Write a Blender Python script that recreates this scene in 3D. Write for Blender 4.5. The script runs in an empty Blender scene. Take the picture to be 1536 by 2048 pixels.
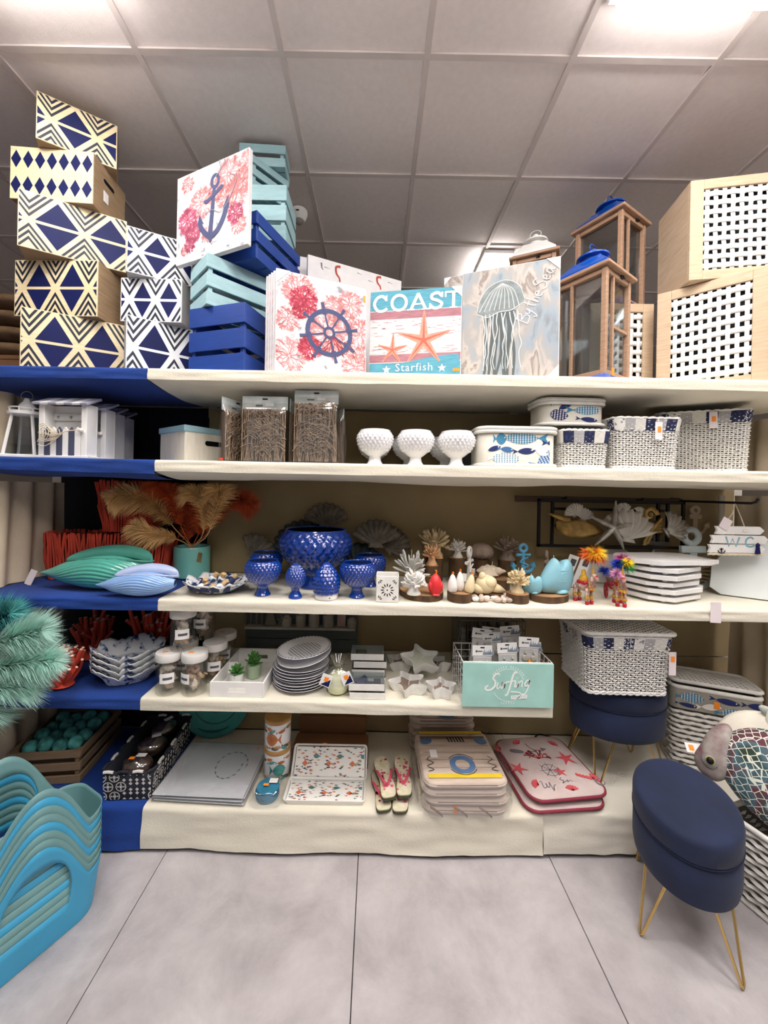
import bpy, bmesh, math, random
from mathutils import Vector, Matrix, Euler, noise
PI = math.pi
rnd = random.Random(7)
C = bpy.context.scene.collection
scn = bpy.context.scene
# ---------------------------------------------------------------- camera
F, CX, CY, ROLL = 763.0, 752.0, 982.0, 0.0192
EYE = 1.5
cam = bpy.data.objects.new('camera', bpy.data.cameras.new('camera'))
C.objects.link(cam)
cam.data.sensor_fit = 'AUTO'; cam.data.sensor_width = 36.0
cam.data.lens = 36.0 * F / 2048.0
cam.data.clip_start = 0.05
cam.location = (0, 0, EYE)
cam.matrix_world = Matrix.Translation((0, 0, EYE)) @ Euler((PI/2, 0, 0)).to_matrix().to_4x4() @ Matrix.Rotation(ROLL, 4, 'Z')
cam.data.shift_x = (768-CX)/2048.0
cam.data.shift_y = -(1024-CY)/2048.0
scn.camera = cam
# ---------------------------------------------------------------- world, exposure
w = bpy.data.worlds.new('world'); scn.world = w; w.use_nodes = True
w.node_tree.nodes['Background'].inputs[0].default_value = (1, .98, .96, 1)
w.node_tree.nodes['Background'].inputs[1].default_value = 0.32
vs = scn.view_settings
vs.view_transform = 'Standard'; vs.look = 'None'; vs.gamma = 1.0; vs.use_curve_mapping = False
vs.exposure = -0.12
LAMP = 26.0          # emission strength of the ceiling lamps
# ---------------------------------------------------------------- helpers
def uv(x, y):
    dx, dy = x-CX, CY-y; c, s = math.cos(ROLL), math.sin(ROLL)
    return dx*c - dy*s, dx*s + dy*c
def at(x, y, Y):
    u, v = uv(x, y); return Vector((u*Y/F, Y, EYE + v*Y/F))
def on(x, y, z):
    u, v = uv(x, y); return at(x, y, (z-EYE)*F/v)
def lin(h):
    if isinstance(h, tuple): return h if len(h) == 4 else (*h, 1)
    h = h.lstrip('#'); o = []
    for i in (0, 2, 4):
        c = int(h[i:i+2], 16)/255
        o.append(c/12.92 if c <= .04045 else ((c+.055)/1.055)**2.4)
    return (*o, 1)
MATS = {}
def mat(name, col, rough=.6, metal=0., var=.08, scale=8., bump=0., bscale=60., kind='plain', col2=None, spec=.5, stretch=(1,1,1), sheen=0., emit=0., coat=0., alpha=None):
    if name in MATS: return MATS[name]
    m = bpy.data.materials.new(name); MATS[name] = m; m.use_nodes = True
    nt = m.node_tree; N = nt.nodes; L = nt.links; b = N['Principled BSDF']
    c = lin(col)
    b.inputs['Roughness'].default_value = rough; b.inputs['Metallic'].default_value = metal
    b.inputs['Specular IOR Level'].default_value = spec
    if sheen: b.inputs['Sheen Weight'].default_value = sheen
    if coat: b.inputs['Coat Weight'].default_value = coat; b.inputs['Coat Roughness'].default_value = .08
    m.diffuse_color = c
    tc = N.new('ShaderNodeTexCoord'); mp = N.new('ShaderNodeMapping'); L.new(tc.outputs['Object'], mp.inputs[0])
    mp.inputs['Scale'].default_value = stretch
    if kind == 'film':
        out = N['Material Output']; tr = N.new('ShaderNodeBsdfTransparent'); gl = N.new('ShaderNodeBsdfGlossy'); mx = N.new('ShaderNodeMixShader')
        tr.inputs[0].default_value = c; gl.inputs['Roughness'].default_value = rough; gl.inputs[0].default_value = (1,1,1,1)
        mx.inputs[0].default_value = alpha or .12
        nz = N.new('ShaderNodeTexNoise'); nz.inputs['Scale'].default_value = bscale; bp = N.new('ShaderNodeBump'); bp.inputs['Strength'].default_value = bump
        L.new(mp.outputs[0], nz.inputs[0]); L.new(nz.outputs[0], bp.inputs['Height']); L.new(bp.outputs[0], gl.inputs['Normal'])
        L.new(tr.outputs[0], mx.inputs[1]); L.new(gl.outputs[0], mx.inputs[2]); L.new(mx.outputs[0], out.inputs[0]); return m
    nz = N.new('ShaderNodeTexNoise'); nz.inputs['Scale'].default_value = scale; nz.inputs['Detail'].default_value = 4
    L.new(mp.outputs[0], nz.inputs[0])
    rp = N.new('ShaderNodeValToRGB'); L.new(nz.outputs[0], rp.inputs[0])
    d = lin(col2) if col2 else tuple(max(0, x*(1-var*2)) for x in c[:3])+(1,)
    e = c if col2 else tuple(min(1, x*(1+var)) for x in c[:3])+(1,)
    rp.color_ramp.elements[0].color = d; rp.color_ramp.elements[0].position = .3
    rp.color_ramp.elements[1].color = e; rp.color_ramp.elements[1].position = .7
    L.new(rp.outputs[0], b.inputs['Base Color'])
    if bump:
        n2 = N.new('ShaderNodeTexNoise'); n2.inputs['Scale'].default_value = bscale; L.new(mp.outputs[0], n2.inputs[0])
        bp = N.new('ShaderNodeBump'); bp.inputs['Strength'].default_value = bump; bp.inputs['Distance'].default_value = .004
        L.new(n2.outputs[0], bp.inputs['Height']); L.new(bp.outputs[0], b.inputs['Normal'])
    if emit:
        b.inputs['Emission Color'].default_value = c; b.inputs['Emission Strength'].default_value = emit
    return m
def smooth_path(pts, k=6, closed=False):
    P = [Vector(p) for p in pts]; n = len(P); out = []
    rng = range(n if closed else n-1)
    for i in rng:
        if closed: a, b, c, d = P[(i-1) % n], P[i], P[(i+1) % n], P[(i+2) % n]
        else: a, b, c, d = P[max(i-1, 0)], P[i], P[i+1], P[min(i+2, n-1)]
        for j in range(k):
            t = j/k
            out.append(.5*((2*b)+(c-a)*t+(2*a-5*b+4*c-d)*t*t+(3*b-a-3*c+d)*t**3))
    if not closed: out.append(P[-1])
    return out
class MB:
    def __init__(s): s.v = []; s.f = []
    def add(s, vs, fs, M=None):
        o = len(s.v); s.v += [tuple(M @ Vector(p)) if M else tuple(p) for p in vs]; s.f += [tuple(i+o for i in f) for f in fs]; return s
    def box(s, c, d, ch=0., M=None):
        x, y, z = (a/2 for a in d)
        if ch <= 0:
            vs = [(sx*x, sy*y, sz*z) for sx in (-1,1) for sy in (-1,1) for sz in (-1,1)]
            fs = [(0,1,3,2),(4,6,7,5),(0,4,5,1),(2,3,7,6),(0,2,6,4),(1,5,7,3)]
        else:
            ch = min(ch, x*.9, y*.9, z*.9); vs = []; idx = {}
            for sx in (-1,1):
                for sy in (-1,1):
                    for sz in (-1,1):
                        for a in range(3):
                            q = [x-ch, y-ch, z-ch]; q[a] += ch; idx[sx,sy,sz,a] = len(vs); vs.append((sx*q[0], sy*q[1], sz*q[2]))
            fs = []; I = idx
            for g in (-1, 1):
                fs.append(tuple(I[g,p,q,0] for p,q in ((-1,-1),(1,-1),(1,1),(-1,1))[::g]))
                fs.append(tuple(I[q,g,p,1] for p,q in ((-1,-1),(1,-1),(1,1),(-1,1))[::g]))
                fs.append(tuple(I[p,q,g,2] for p,q in ((-1,-1),(1,-1),(1,1),(-1,1))[::g]))
            for p in (-1,1):
                for q in (-1,1):
                    fs.append((I[-1,p,q,1],I[1,p,q,1],I[1,p,q,2],I[-1,p,q,2])[::(-1 if p*q > 0 else 1)][::-1])
                    fs.append((I[p,-1,q,2],I[p,1,q,2],I[p,1,q,0],I[p,-1,q,0])[::(-1 if p*q > 0 else 1)][::-1])
                    fs.append((I[p,q,-1,0],I[p,q,1,0],I[p,q,1,1],I[p,q,-1,1])[::(-1 if p*q > 0 else 1)][::-1])
                    for r in (-1,1): fs.append((I[p,q,r,0],I[p,q,r,1],I[p,q,r,2])[::(1 if p*q*r > 0 else -1)])
        T = Matrix.Translation(c)
        return s.add(vs, fs, (M @ T) if M else T)
    def prism(s, pts, z0, z1, M=None):
        n = len(pts); vs = [(p[0], p[1], z0) for p in pts]+[(p[0], p[1], z1) for p in pts]
        fs = [tuple(range(n))[::-1], tuple(range(n, 2*n))]+[(i, (i+1) % n, n+(i+1) % n, n+i) for i in range(n)]
        return s.add(vs, fs, M)
    def tube(s, pts, r, n=6, closed=False, M=None, cap=True, flat=1.):
        P = [Vector(p) for p in pts]; m = len(P); vs = []; up = None
        for i in range(m):
            t = (P[(i+1) % m]-P[i-1]) if closed else (P[min(i+1, m-1)]-P[max(i-1, 0)])
            if t.length < 1e-9: t = Vector((0,0,1))
            t.normalize()
            if up is None:
                up = Vector((0,0,1)) if abs(t.z) < .9 else Vector((1,0,0))
            up = up - t*up.dot(t)
            if up.length < 1e-6: up = t.orthogonal()
            up.normalize(); sd = t.cross(up); rr = r[i] if isinstance(r, (list, tuple)) else r
            for k in range(n):
                a = 2*PI*k/n; vs.append(P[i]+(up*math.cos(a)*flat+sd*math.sin(a))*rr)
        fs = []
        for i in range(m if closed else m-1):
            j = (i+1) % m
            for k in range(n): fs.append((i*n+k, i*n+(k+1) % n, j*n+(k+1) % n, j*n+k))
        if cap and not closed: fs += [tuple(range(n))[::-1], tuple(range((m-1)*n, m*n))]
        return s.add(vs, fs, M)
    def lathe(s, prof, n=24, M=None, sx=1., sy=1., fn=None):
        vs = []; fs = []; m = len(prof)
        for i, (r, z) in enumerate(prof):
            for k in range(n):
                a = 2*PI*k/n; q = r if not fn else fn(r, z, a, i); vs.append((q*math.cos(a)*sx, q*math.sin(a)*sy, z))
        for i in range(m-1):
            for k in range(n): fs.append((i*n+k, i*n+(k+1) % n, (i+1)*n+(k+1) % n, (i+1)*n+k))
        if prof[0][0] > 1e-6: fs.append(tuple(range(n))[::-1])
        if prof[-1][0] > 1e-6: fs.append(tuple(range((m-1)*n, m*n)))
        return s.add(vs, fs, M)
    def grid(s, fn, nu, nv, cu=False, cv=False, M=None):
        a, b = (nu if cu else nu+1), (nv if cv else nv+1)
        vs = [fn(i/nu, j/nv) for i in range(a) for j in range(b)]
        fs = [(i*b+j, ((i+1) % a)*b+j, ((i+1) % a)*b+(j+1) % b, i*b+(j+1) % b) for i in range(nu) for j in range(nv)]
        return s.add(vs, fs, M)
    def ball(s, c, r, nu=12, nv=8, M=None):
        r = (r,)*3 if isinstance(r, (int, float)) else r
        T = Matrix.Translation(c)
        prof = [(math.sin(PI*i/nv), -math.cos(PI*i/nv)) for i in range(nv+1)]
        K = T @ Matrix.Diagonal((*r, 1))
        return s.lathe(prof, nu, (M @ K) if M else K)
    def build(s, name, m, parent=None, smooth=None, solid=0., sub=0):
        me = bpy.data.meshes.new(name); me.from_pydata(s.v, [], s.f); me.materials.append(m)
        bm = bmesh.new(); bm.from_mesh(me)
        if smooth is not None: bmesh.ops.remove_doubles(bm, verts=bm.verts, dist=1e-6)
        bmesh.ops.recalc_face_normals(bm, faces=bm.faces); bm.to_mesh(me); bm.free()
        if smooth is not None:
            me.shade_smooth()
            if smooth < 180: me.set_sharp_from_angle(angle=math.radians(smooth))
        me.update()
        o = bpy.data.objects.new(name, me); C.objects.link(o)
        if parent is not None: o.parent = parent
        if solid: q = o.modifiers.new('solid', 'SOLIDIFY'); q.thickness = solid; q.offset = 0
        if sub: q = o.modifiers.new('sub', 'SUBSURF'); q.levels = sub; q.render_levels = sub
        return o
def tag(o, label, cat, group=None):
    o['label'] = label; o['category'] = cat
    if group: o['group'] = group
    return o
def thing(name, label, cat, loc=(0,0,0), rz=0., group=None, rx=0., ry=0.):
    o = bpy.data.objects.new(name, None); C.objects.link(o); o.empty_display_size = .05
    o.location = loc; o.rotation_euler = (rx, ry, rz); return tag(o, label, cat, group)
def struct(o): o['kind'] = 'structure'; return o
def stuff(o): o['kind'] = 'stuff'; return o
KIDS = {}
def dup(root, loc, rz=None, label=None, scale=None, rx=None, ry=None):
    def cp(o, par):
        n = o.copy(); C.objects.link(n)
        if par is not None: n.parent = par
        for ch in o.children: cp(ch, n)
        return n
    r = cp(root, None); r.location = loc
    if rz is not None: r.rotation_euler[2] = rz
    if rx is not None: r.rotation_euler[0] = rx
    if ry is not None: r.rotation_euler[1] = ry
    if scale is not None: r.scale = scale if isinstance(scale, tuple) else (scale,)*3
    if label: r['label'] = label
    return r
def share(o, loc=(0,0,0), parent=None, rot=None):   # a further piece with the same mesh
    n = o.copy(); C.objects.link(n); n.location = loc
    if parent is not None: n.parent = parent
    if rot is not None: n.rotation_euler = rot
    return n
def face(o, x, y, z, ax='x'):   # matrix that lays 2-D art (u right, v up) on an upright plane at o
    return Matrix.Translation((x, y, z)) @ Euler((PI/2, 0, 0)).to_matrix().to_4x4()
FRONT = Euler((PI/2, 0, 0)).to_matrix().to_4x4()     # (u, v, w) -> (u, -w, v)
def clip(poly, x0, x1, y0, y1):
    for ax, lim, sg in ((0, x0, 1), (0, x1, -1), (1, y0, 1), (1, y1, -1)):
        out = []; n = len(poly)
        for i in range(n):
            a, b = poly[i], poly[(i+1) % n]; da, db = (a[ax]-lim)*sg, (b[ax]-lim)*sg
            if da >= 0: out.append(a)
            if da*db < 0: t = da/(da-db); out.append((a[0]+(b[0]-a[0])*t, a[1]+(b[1]-a[1])*t))
        poly = out
        if len(poly) < 3: return []
    return poly
class Art:
    """flat print: polygons in a plane, lifted a hair off the face; each lift keeps later marks above earlier ones"""
    def __init__(s, M, rect=None): s.M = M; s.rect = rect; s.mb = MB(); s.w = .0006
    def poly(s, pts):
        if s.rect: pts = clip([tuple(p[:2]) for p in pts], *s.rect)
        if len(pts) >= 3: s.mb.add([(p[0], p[1], s.w) for p in pts], [tuple(range(len(pts)))], s.M)
    def stroke(s, pts, wd, k=0):
        if k: pts = [tuple(p) for p in smooth_path([(p[0], p[1], 0) for p in pts], k)]
        n = len(pts); L = []; Rr = []
        for i in range(n):
            a, b = pts[max(i-1, 0)], pts[min(i+1, n-1)]; dx, dy = b[0]-a[0], b[1]-a[1]; l = math.hypot(dx, dy) or 1
            w_ = (wd[0]+(wd[1]-wd[0])*i/max(1, n-1) if isinstance(wd, tuple) else wd)/2
            L.append((pts[i][0]-dy/l*w_, pts[i][1]+dx/l*w_)); Rr.append((pts[i][0]+dy/l*w_, pts[i][1]-dx/l*w_))
        for i in range(n-1): s.poly([L[i], Rr[i], Rr[i+1], L[i+1]])
    def disc(s, c, rx, ry=None, n=12, rot=0.):
        ry = ry or rx; ca, sa = math.cos(rot), math.sin(rot)
        s.poly([(c[0]+rx*math.cos(2*PI*i/n)*ca-ry*math.sin(2*PI*i/n)*sa, c[1]+rx*math.cos(2*PI*i/n)*sa+ry*math.sin(2*PI*i/n)*ca) for i in range(n)])
    def ring(s, c, r, wd, n=24, a0=0., a1=2*PI, sy=1.):
        s.stroke([(c[0]+r*math.cos(a0+(a1-a0)*i/n), c[1]+r*sy*math.sin(a0+(a1-a0)*i/n)) for i in range(n+1)], wd)
    def star(s, c, r, n=5, inner=.42, rot=PI/2):
        for i in range(n):
            a = rot+2*PI*i/n; q = PI/n
            s.poly([c, (c[0]+r*inner*math.cos(a-q), c[1]+r*inner*math.sin(a-q)), (c[0]+r*math.cos(a), c[1]+r*math.sin(a)), (c[0]+r*inner*math.cos(a+q), c[1]+r*inner*math.sin(a+q))])
    def coral(s, c, a, ln, wd, depth, rg, spread=.55):
        b = (c[0]+ln*math.cos(a), c[1]+ln*math.sin(a)); s.stroke([c, b], (wd, wd*.75))
        if depth:
            for k in range(rg.choice((2, 2, 3))): s.coral(b, a+rg.uniform(-spread, spread)*1.6, ln*rg.uniform(.68, .92), wd*.78, depth-1, rg, spread)
    def text(s, body, size, x, y, align='CENTER', shear=0., rot=0., spacing=1.):
        cu = bpy.data.curves.new('t', 'FONT'); cu.body = body; cu.size = size; cu.align_x = align; cu.shear = shear; cu.resolution_u = 2; cu.space_character = spacing
        o = bpy.data.objects.new('t', cu); C.objects.link(o); bpy.context.view_layer.update()
        me = bpy.data.meshes.new_from_object(o.evaluated_get(bpy.context.evaluated_depsgraph_get()))
        R = Matrix.Translation((x, y, s.w)) @ Matrix.Rotation(rot, 4, 'Z')
        s.mb.add([v.co for v in me.vertices], [tuple(p.vertices) for p in me.polygons], s.M @ R)
        bpy.data.objects.remove(o); bpy.data.curves.remove(cu); bpy.data.meshes.remove(me)
    def done(s, name, m, parent, stuffy=True):
        if not s.mb.f: return None
        o = s.mb.build(name, m, parent); return stuff(o) if stuffy else o
def at_w(z): return z
# ---------------------------------------------------------------- common materials
cream = mat('cream cloth', '#e2dccb', .9, bump=.25, bscale=120, var=.04, scale=3, sheen=.1)
royal = mat('royal blue cloth', '#0c3a8a', .9, bump=.3, bscale=140, var=.12, scale=5, sheen=.04)
beige = mat('beige drape', '#a08e6a', .95, var=.08, bump=.2, bscale=90, scale=3)
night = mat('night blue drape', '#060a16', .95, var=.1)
white = mat('white paint', '#f1f0ee', .45, var=.03)
chalk = mat('matt white', '#eceae4', .8, var=.05, scale=20)
navy = mat('navy ink', '#121a50', .6, var=.08, spec=.2)
ink = mat('dark ink', '#12182e', .6, var=.05)
black = mat('black metal', '#0b0b0d', .45, metal=.3, var=.1)
kraft = mat('kraft board', '#7d5738', .85, var=.08, scale=5)
paperw = mat('white paper', '#f3f2f2', .7, var=.02)
orange = mat('orange sticker', '#ff9426', .6, var=.02)
pink_tag = mat('pale pink tag', '#eadfe2', .7, var=.03)
film = mat('clear plastic film', '#f6f6f6', .12, kind='film', bump=.6, bscale=30, alpha=.17)
glass = mat('clear glass', '#eef2f2', .03, kind='film', alpha=.10)
gold = mat('brass gold', '#d8b878', .25, metal=1., var=.03)
# ---------------------------------------------------------------- room
ZC = 3.3
X0, X1, Y0, Y1 = -4.6, 4.6, -4.2, 6.0
ceil_m = mat('ceiling tile', '#efe6e3', .9, var=.02, scale=40, bump=.12, bscale=300)
grid_m = mat('ceiling grid bar', '#d6ccc8', .6, var=.03)
ceiling = struct(MB().box(((X0+X1)/2, (Y0+Y1)/2, ZC+.09), (X1-X0+.2, Y1-Y0+.2, .06)).build('ceiling', ceil_m))
tile = None; bar_x = MB(); bar_y = MB()
gx0, gy0 = .177, 1.575
xs = [gx0+.6*k for k in range(-8, 8) if X0 < gx0+.6*k < X1]; ys = [gy0+.6*k for k in range(-10, 8) if Y0 < gy0+.6*k < Y1]
LIT = []
for gx in xs:
    bar_x.box((gx, (Y0+Y1)/2, ZC-.001), (.024, Y1-Y0, .01)).box((gx, (Y0+Y1)/2, ZC+.02), (.006, Y1-Y0, .034))
for gy in ys: bar_y.box(((X0+X1)/2, gy, ZC-.0005), (X1-X0, .024, .009))
bar_x.build('ceiling_grid_rail', grid_m, ceiling); bar_y.build('ceiling_grid_rail', grid_m, ceiling)
for gx in xs[:-1]:
    for gy in ys[:-1]:
        if gy+.6 < .9: continue
        p = (gx+.3, gy+.3, ZC+.012)
        if tile is None: tile = MB().box((0,0,0), (.588, .588, .015), .004).build('ceiling_tile', ceil_m, ceiling); tile.location = p
        else: share(tile, p, ceiling)
MB().box((.177, -1.65, ZC+.012), (8.4, 5.1, .014)).build('ceiling_board', ceil_m, ceiling)
wall_m = mat('wall paint', '#a89d94', .9, var=.03)
for nm, c, d in (('wall_back', (0, Y1+.05, ZC/2), (X1-X0, .1, ZC+.1)), ('wall_left', (X0-.05, (Y0+Y1)/2, ZC/2), (.1, Y1-Y0+.2, ZC+.1)), ('wall_right', (X1+.05, (Y0+Y1)/2, ZC/2), (.1, Y1-Y0+.2, ZC+.1))):
    struct(MB().box(c, d).build(nm, wall_m))
grout = mat('dark grout', '#3c3b3d', .9)
floor = struct(MB().box(((X0+X1)/2, (Y0+Y1)/2, -.03), (X1-X0+.2, Y1-Y0+.2, .04)).build('floor', grout))
floor_m = mat('grey stone tile', '#c9c4c6', .42, var=.02, scale=3.4, col2='#9c9698', bump=.05, bscale=30)
nt = floor_m.node_tree; nzn = [n for n in nt.nodes if n.type == 'TEX_NOISE'][0]; nzn.inputs['Detail'].default_value = 12; nzn.inputs['Roughness'].default_value = .68; nzn.inputs['Distortion'].default_value = .25
tcn = [n for n in nt.nodes if n.type == 'TEX_COORD'][0]; mpn = [n for n in nt.nodes if n.type == 'MAPPING'][0]
gn = nt.nodes.new('ShaderNodeNewGeometry'); nt.links.new(gn.outputs['Position'], mpn.inputs[0])
ft = None
for i in range(-5, 5):
    for j in range(-5, 3):
        p = (-.044+.79*i+.395, .86+.79*j+.395, -.006)
        if ft is None: ft = MB().box((0,0,0), (.787, .787, .012), .0012).build('floor_tile', floor_m, floor); ft.location = p
        else: share(ft, p, floor)
# unseen opening made up behind the viewer, lets world light fill ceiling and shelves
sf = struct(MB().box((0, Y0, ZC-.15), (X1-X0, .08, .3)).build('window_1', mat('shop front frame', '#8b8b8b', .5)))
for q in range(5): MB().box((X0+.1+q*(X1-X0-.2)/4, Y0, 1.55), (.07, .07, 3.05), .004).build('mullion', mat('shop front frame', '#8b8b8b', .5), sf)
# ceiling lamps: flat fluorescent boxes screwed under the grid
lamp_m = mat('lamp diffuser', '#fff9f4', .5, emit=LAMP, var=0)
lamp_f = mat('lamp housing', '#f2f2f0', .4, var=.02)
lamp0 = None
for k, (lx, ly, lb) in enumerate(((1.1, 1.08, 'white ceiling lamp at the picture top above the lattice boxes'), (.875, 3.05, 'white ceiling lamp behind the jellyfish canvas'),
        (-1.2, 1.05, None), (1.1, -.1, None), (-.1, .55, None), (-.1, -.8, None), (2.5, .9, None), (3.4, -.6, None))):
    if lamp0 is None:
        lamp0 = thing('ceiling_lamp', lb, 'lamp', (lx, ly, ZC-.006))
        MB().box((0,0,-.012), (.60, .60, .024), .004).build('housing', lamp_f, lamp0)
        MB().box((0,0,-.043), (.57, .57, .036), .012).build('diffuser', lamp_m, lamp0)
    else: dup(lamp0, (lx, ly, ZC-.006), 0, scale=(.36, .8, 1) if ly == 3.05 else None, label=lb or 'white square ceiling lamp behind the viewer, outside the picture')
_n = 0
for o in list(C.objects):
    if o.get('category') == 'lamp' and 'outside' in o['label']: o['label'] = 'white square ceiling lamp overhead, '+('above the stacked patterned boxes', 'over the aisle on the lantern side', 'straight above the middle of the aisle', 'over the aisle behind the viewer', 'over the next aisle past the lattice boxes', 'far off beyond the velvet stool')[_n]; _n += 1
# ---------------------------------------------------------------- shelving
ZT, Z2, Z3, Z4, Z5 = 1.992, 1.612, 1.034, .622, .175
YF, YB = 1.58, 2.10
XL, XR = -1.69, 1.93
board_m = mat('shelf board', '#d8d4cc', .6)
unit = thing('shelving_unit', 'long five-level shop shelving covered in blue and cream cloth', 'shelf', (0, 0, 0))
for z, a, b in ((ZT, XL-.62, XR), (Z2, XL, XR), (Z3, XL, XR), (Z4, XL, .745)):
    MB().box(((a+b)/2, (YF+.012+YB)/2, z-.022), (b-a-.004, YB-YF-.02, .030), .003).build('shelf_board', board_m, unit)
MB().box(((XL+XR)/2, (YF+.03+YB)/2, Z5/2-.004), (XR-XL, YB-YF-.06, Z5-.012), .003).build('base_plinth', mat('plinth', '#2a2624', .8), unit)
for ux in (XL-.02, -.92, .76, XR+.02):
    MB().box((ux, YB+.045, 1.0), (.05, .03, 1.98), .004).build('upright', board_m, unit)
MB().box((0.12, YB+.076, 1.0), (XR-XL+.3, .02, 1.97), .002).build('back_panel', board_m, unit)
def shelf_cloth(label, m, x0, x1, z, sag=.004, yf=YF, wob=.004, seed=0., yend=YB-.004, hang=.0):
    n = 48
    def fn(u, t):
        x = x0+(x1-x0)*u
        nz = noise.noise(Vector((x*3+seed, 3*t, seed)))
        if t < .30: return (x, yend-(yend-yf-.012)*(t/.30), z+max(0, .0012+.0008*nz))
        if t < .40:
            a = (t-.30)/.10*PI/2; return (x, yf+.012-.012*math.sin(a), z+.001-.008*(1-math.cos(a)))
        if t < .55:
            q = (t-.40)/.15; return (x, yf-.001+wob*noise.noise(Vector((x*9+seed, q*2, 1))), z-.008-.037*q-hang*(.5+.5*math.sin(x*2.1+seed))*q)
        q = (t-.55)/.45; y = yf+(yend-yf)*q
        s_ = sag*math.sin(PI*min(1, q*1.02))**.8*(.75+.5*noise.noise(Vector((x*1.3+seed, q*1.5, 4.)))) + .004*noise.noise(Vector((x*5, y*6, seed)))
        return (x, y, z-.047-hang*(.5+.5*math.sin(x*2.1+seed))*(1-q)-max(0, s_))
    return tag(MB().grid(fn, n, 40).build('shelf_cloth', m, None, 60), label, 'cloth', None)
shelf_cloth('royal blue cloth over the blue end of the top shelf', royal, XL-.6, -.957, ZT, .022, seed=1, hang=.012)
shelf_cloth('cream cloth over the top shelf under the canvases', cream, -.956, XR-.005, ZT, .022, seed=2)
shelf_cloth('royal blue cloth over the second shelf under the white key cabinets', royal, XL+.01, -.919, Z2, .03, seed=3, hang=.012)
shelf_cloth('cream cloth over the second shelf under the white goblets and wicker baskets', cream, -.918, XR-.005, Z2, .035, seed=4)
shelf_cloth('royal blue cloth under the teal and blue ceramic shells', royal, XL+.01, -.895, Z3, .006, seed=5)
shelf_cloth('cream cloth under the blue pots and candles on the third shelf', cream, -.894, XR-.005, Z3, .006, seed=6)
shelf_cloth('royal blue cloth under the red corals on the fourth shelf', royal, XL+.01, -.96, Z4, .006, seed=7)
shelf_cloth('cream cloth under the shell jars and plates on the fourth shelf', cream, -.959, .749, Z4, .006, seed=8)
def skirt(label, m, x0, x1, yf, seed, zh):
    def fn(u, t):
        x = x0+(x1-x0)*u; nz = noise.noise(Vector((x*2.2+seed, t*2, seed)))
        if t < .4: return (x, YB-.005-(YB-yf-.02)*(t/.4), Z5+.001)
        if t < .5:
            a = (t-.4)/.1*PI/2; return (x, yf+.015-.015*math.sin(a), Z5+.001-.012*(1-math.cos(a)))
        q = (t-.5)/.5
        hem = zh+.008*noise.noise(Vector((x*4, seed, 0)))+.004*noise.noise(Vector((x*17, seed, 3)))
        return (x, yf-.002-.012*q*(1+nz)+.006*math.sin(x*9+seed)*q-.004*noise.noise(Vector((x*6, q*4, seed))), Z5-.011-(Z5-.011-hem)*q)
    return tag(MB().grid(fn, 90, 36).build('platform_cloth', m, None, 60), label, 'cloth')
skirt('royal blue cloth hanging over the bottom platform beside the turquoise tubs', royal, XL+.01, -.936, YF, 1.3, .010)
skirt('cream cloth hanging over the bottom platform under trays and cushions', cream, -.937, .715, YF-.006, 2.1, .016)
skirt('cream cloth on the bottom platform behind the front stool', mat('pale cream cloth', '#ddd8cb', .9, bump=.25, bscale=120, var=.04, scale=3), .7165, XR-.005, YF+.006, 5.2, .018)
# back drapes
def drape(label, m, x0, x1, z0, z1, y, amp, seed):
    def fn(u, t):
        x = x0+(x1-x0)*u; z = z0+(z1-z0)*t
        return (x, y-.018-amp*(1+noise.noise(Vector((x*2.6+z*3.5+seed, z*1.2-x*.6, seed)))+.5*abs(noise.noise(Vector((x*4+z*5, z*1.5-x, seed+4)))))-.004*noise.noise(Vector((x*9, z*9, seed))), z)
    return tag(MB().grid(fn, 90, 60).build('back_drape', m, None, 180), label, 'drape')
for z0, z1, sd, sl, lb in ((Z5, Z4, 1, .745, 'bottom platform'), (Z4, Z3, 2, XR, 'fourth shelf'), (Z3, Z2, 3, XR, 'third shelf'), (Z2, ZT, 4, XR, 'second shelf')):
    zt = z1-.055
    if sd < 3: 
        drape('brownish beige drape hung behind the '+lb, beige, -.93, XR+.04, z0+.003, zt if sd == 2 else z1-.001+.0, YB+.028, .008, sd)
    else: drape('brownish beige drape hung behind the '+lb, beige, -.93, XR+.04, z0+.003, zt, YB+.028, .008, sd)
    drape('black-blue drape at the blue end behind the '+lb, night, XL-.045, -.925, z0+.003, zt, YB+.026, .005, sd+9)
def curtain(label, x, z0, z1, sgn, seed):
    def fn(u, t):
        y = YF+.03+(YB-YF-.08)*u; z = z0+(z1-z0)*t
        return (x+sgn*(.016+.014*math.sin(y*52+seed+.8*math.sin(z*3))+.006*noise.noise(Vector((y*8, z*3, seed)))), y, z)
    return tag(MB().grid(fn, 60, 24).build('side_curtain', mat('curtain cloth', '#d6c6ac', .95, var=.05, bump=.2, bscale=100), None, 180), label, 'curtain')
curtain('beige curtain closing the blue end of the second shelf', XL, Z2+.005, ZT-.08, 1, 0)
curtain('beige curtain closing the blue end beside the red twig baskets', XL, Z3+.005, Z2-.10, 1, 1)
curtain('beige curtain closing the blue end behind the pale turquoise plume', XL, Z4+.005, Z3-.06, 1, 2)
curtain('beige curtain closing the blue end behind the crate of teal balls', XL, Z5+.005, Z4-.06, 1, 3)
curtain('beige curtain closing the wicker end of the second shelf', XR, Z2+.005, ZT-.10, -1, 4)
curtain('beige curtain closing the shelf end behind the hanging sign', XR, Z3+.005, Z2-.10, -1, 5)
curtain('beige curtain closing the shelf end behind the fish-print hamper', XR, Z5+.005, Z3-.06, -1, 6)
tag(MB().tube([(1.83, 2.02, Z3+.005), (1.83, 2.02, Z2-.10)], .014, 12).build('metal_pole', mat('pale metal pole', '#cfc8bb', .5), None, 40), 'pale upright pole at the shelf corner behind the hanging sign', 'pole')
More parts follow.
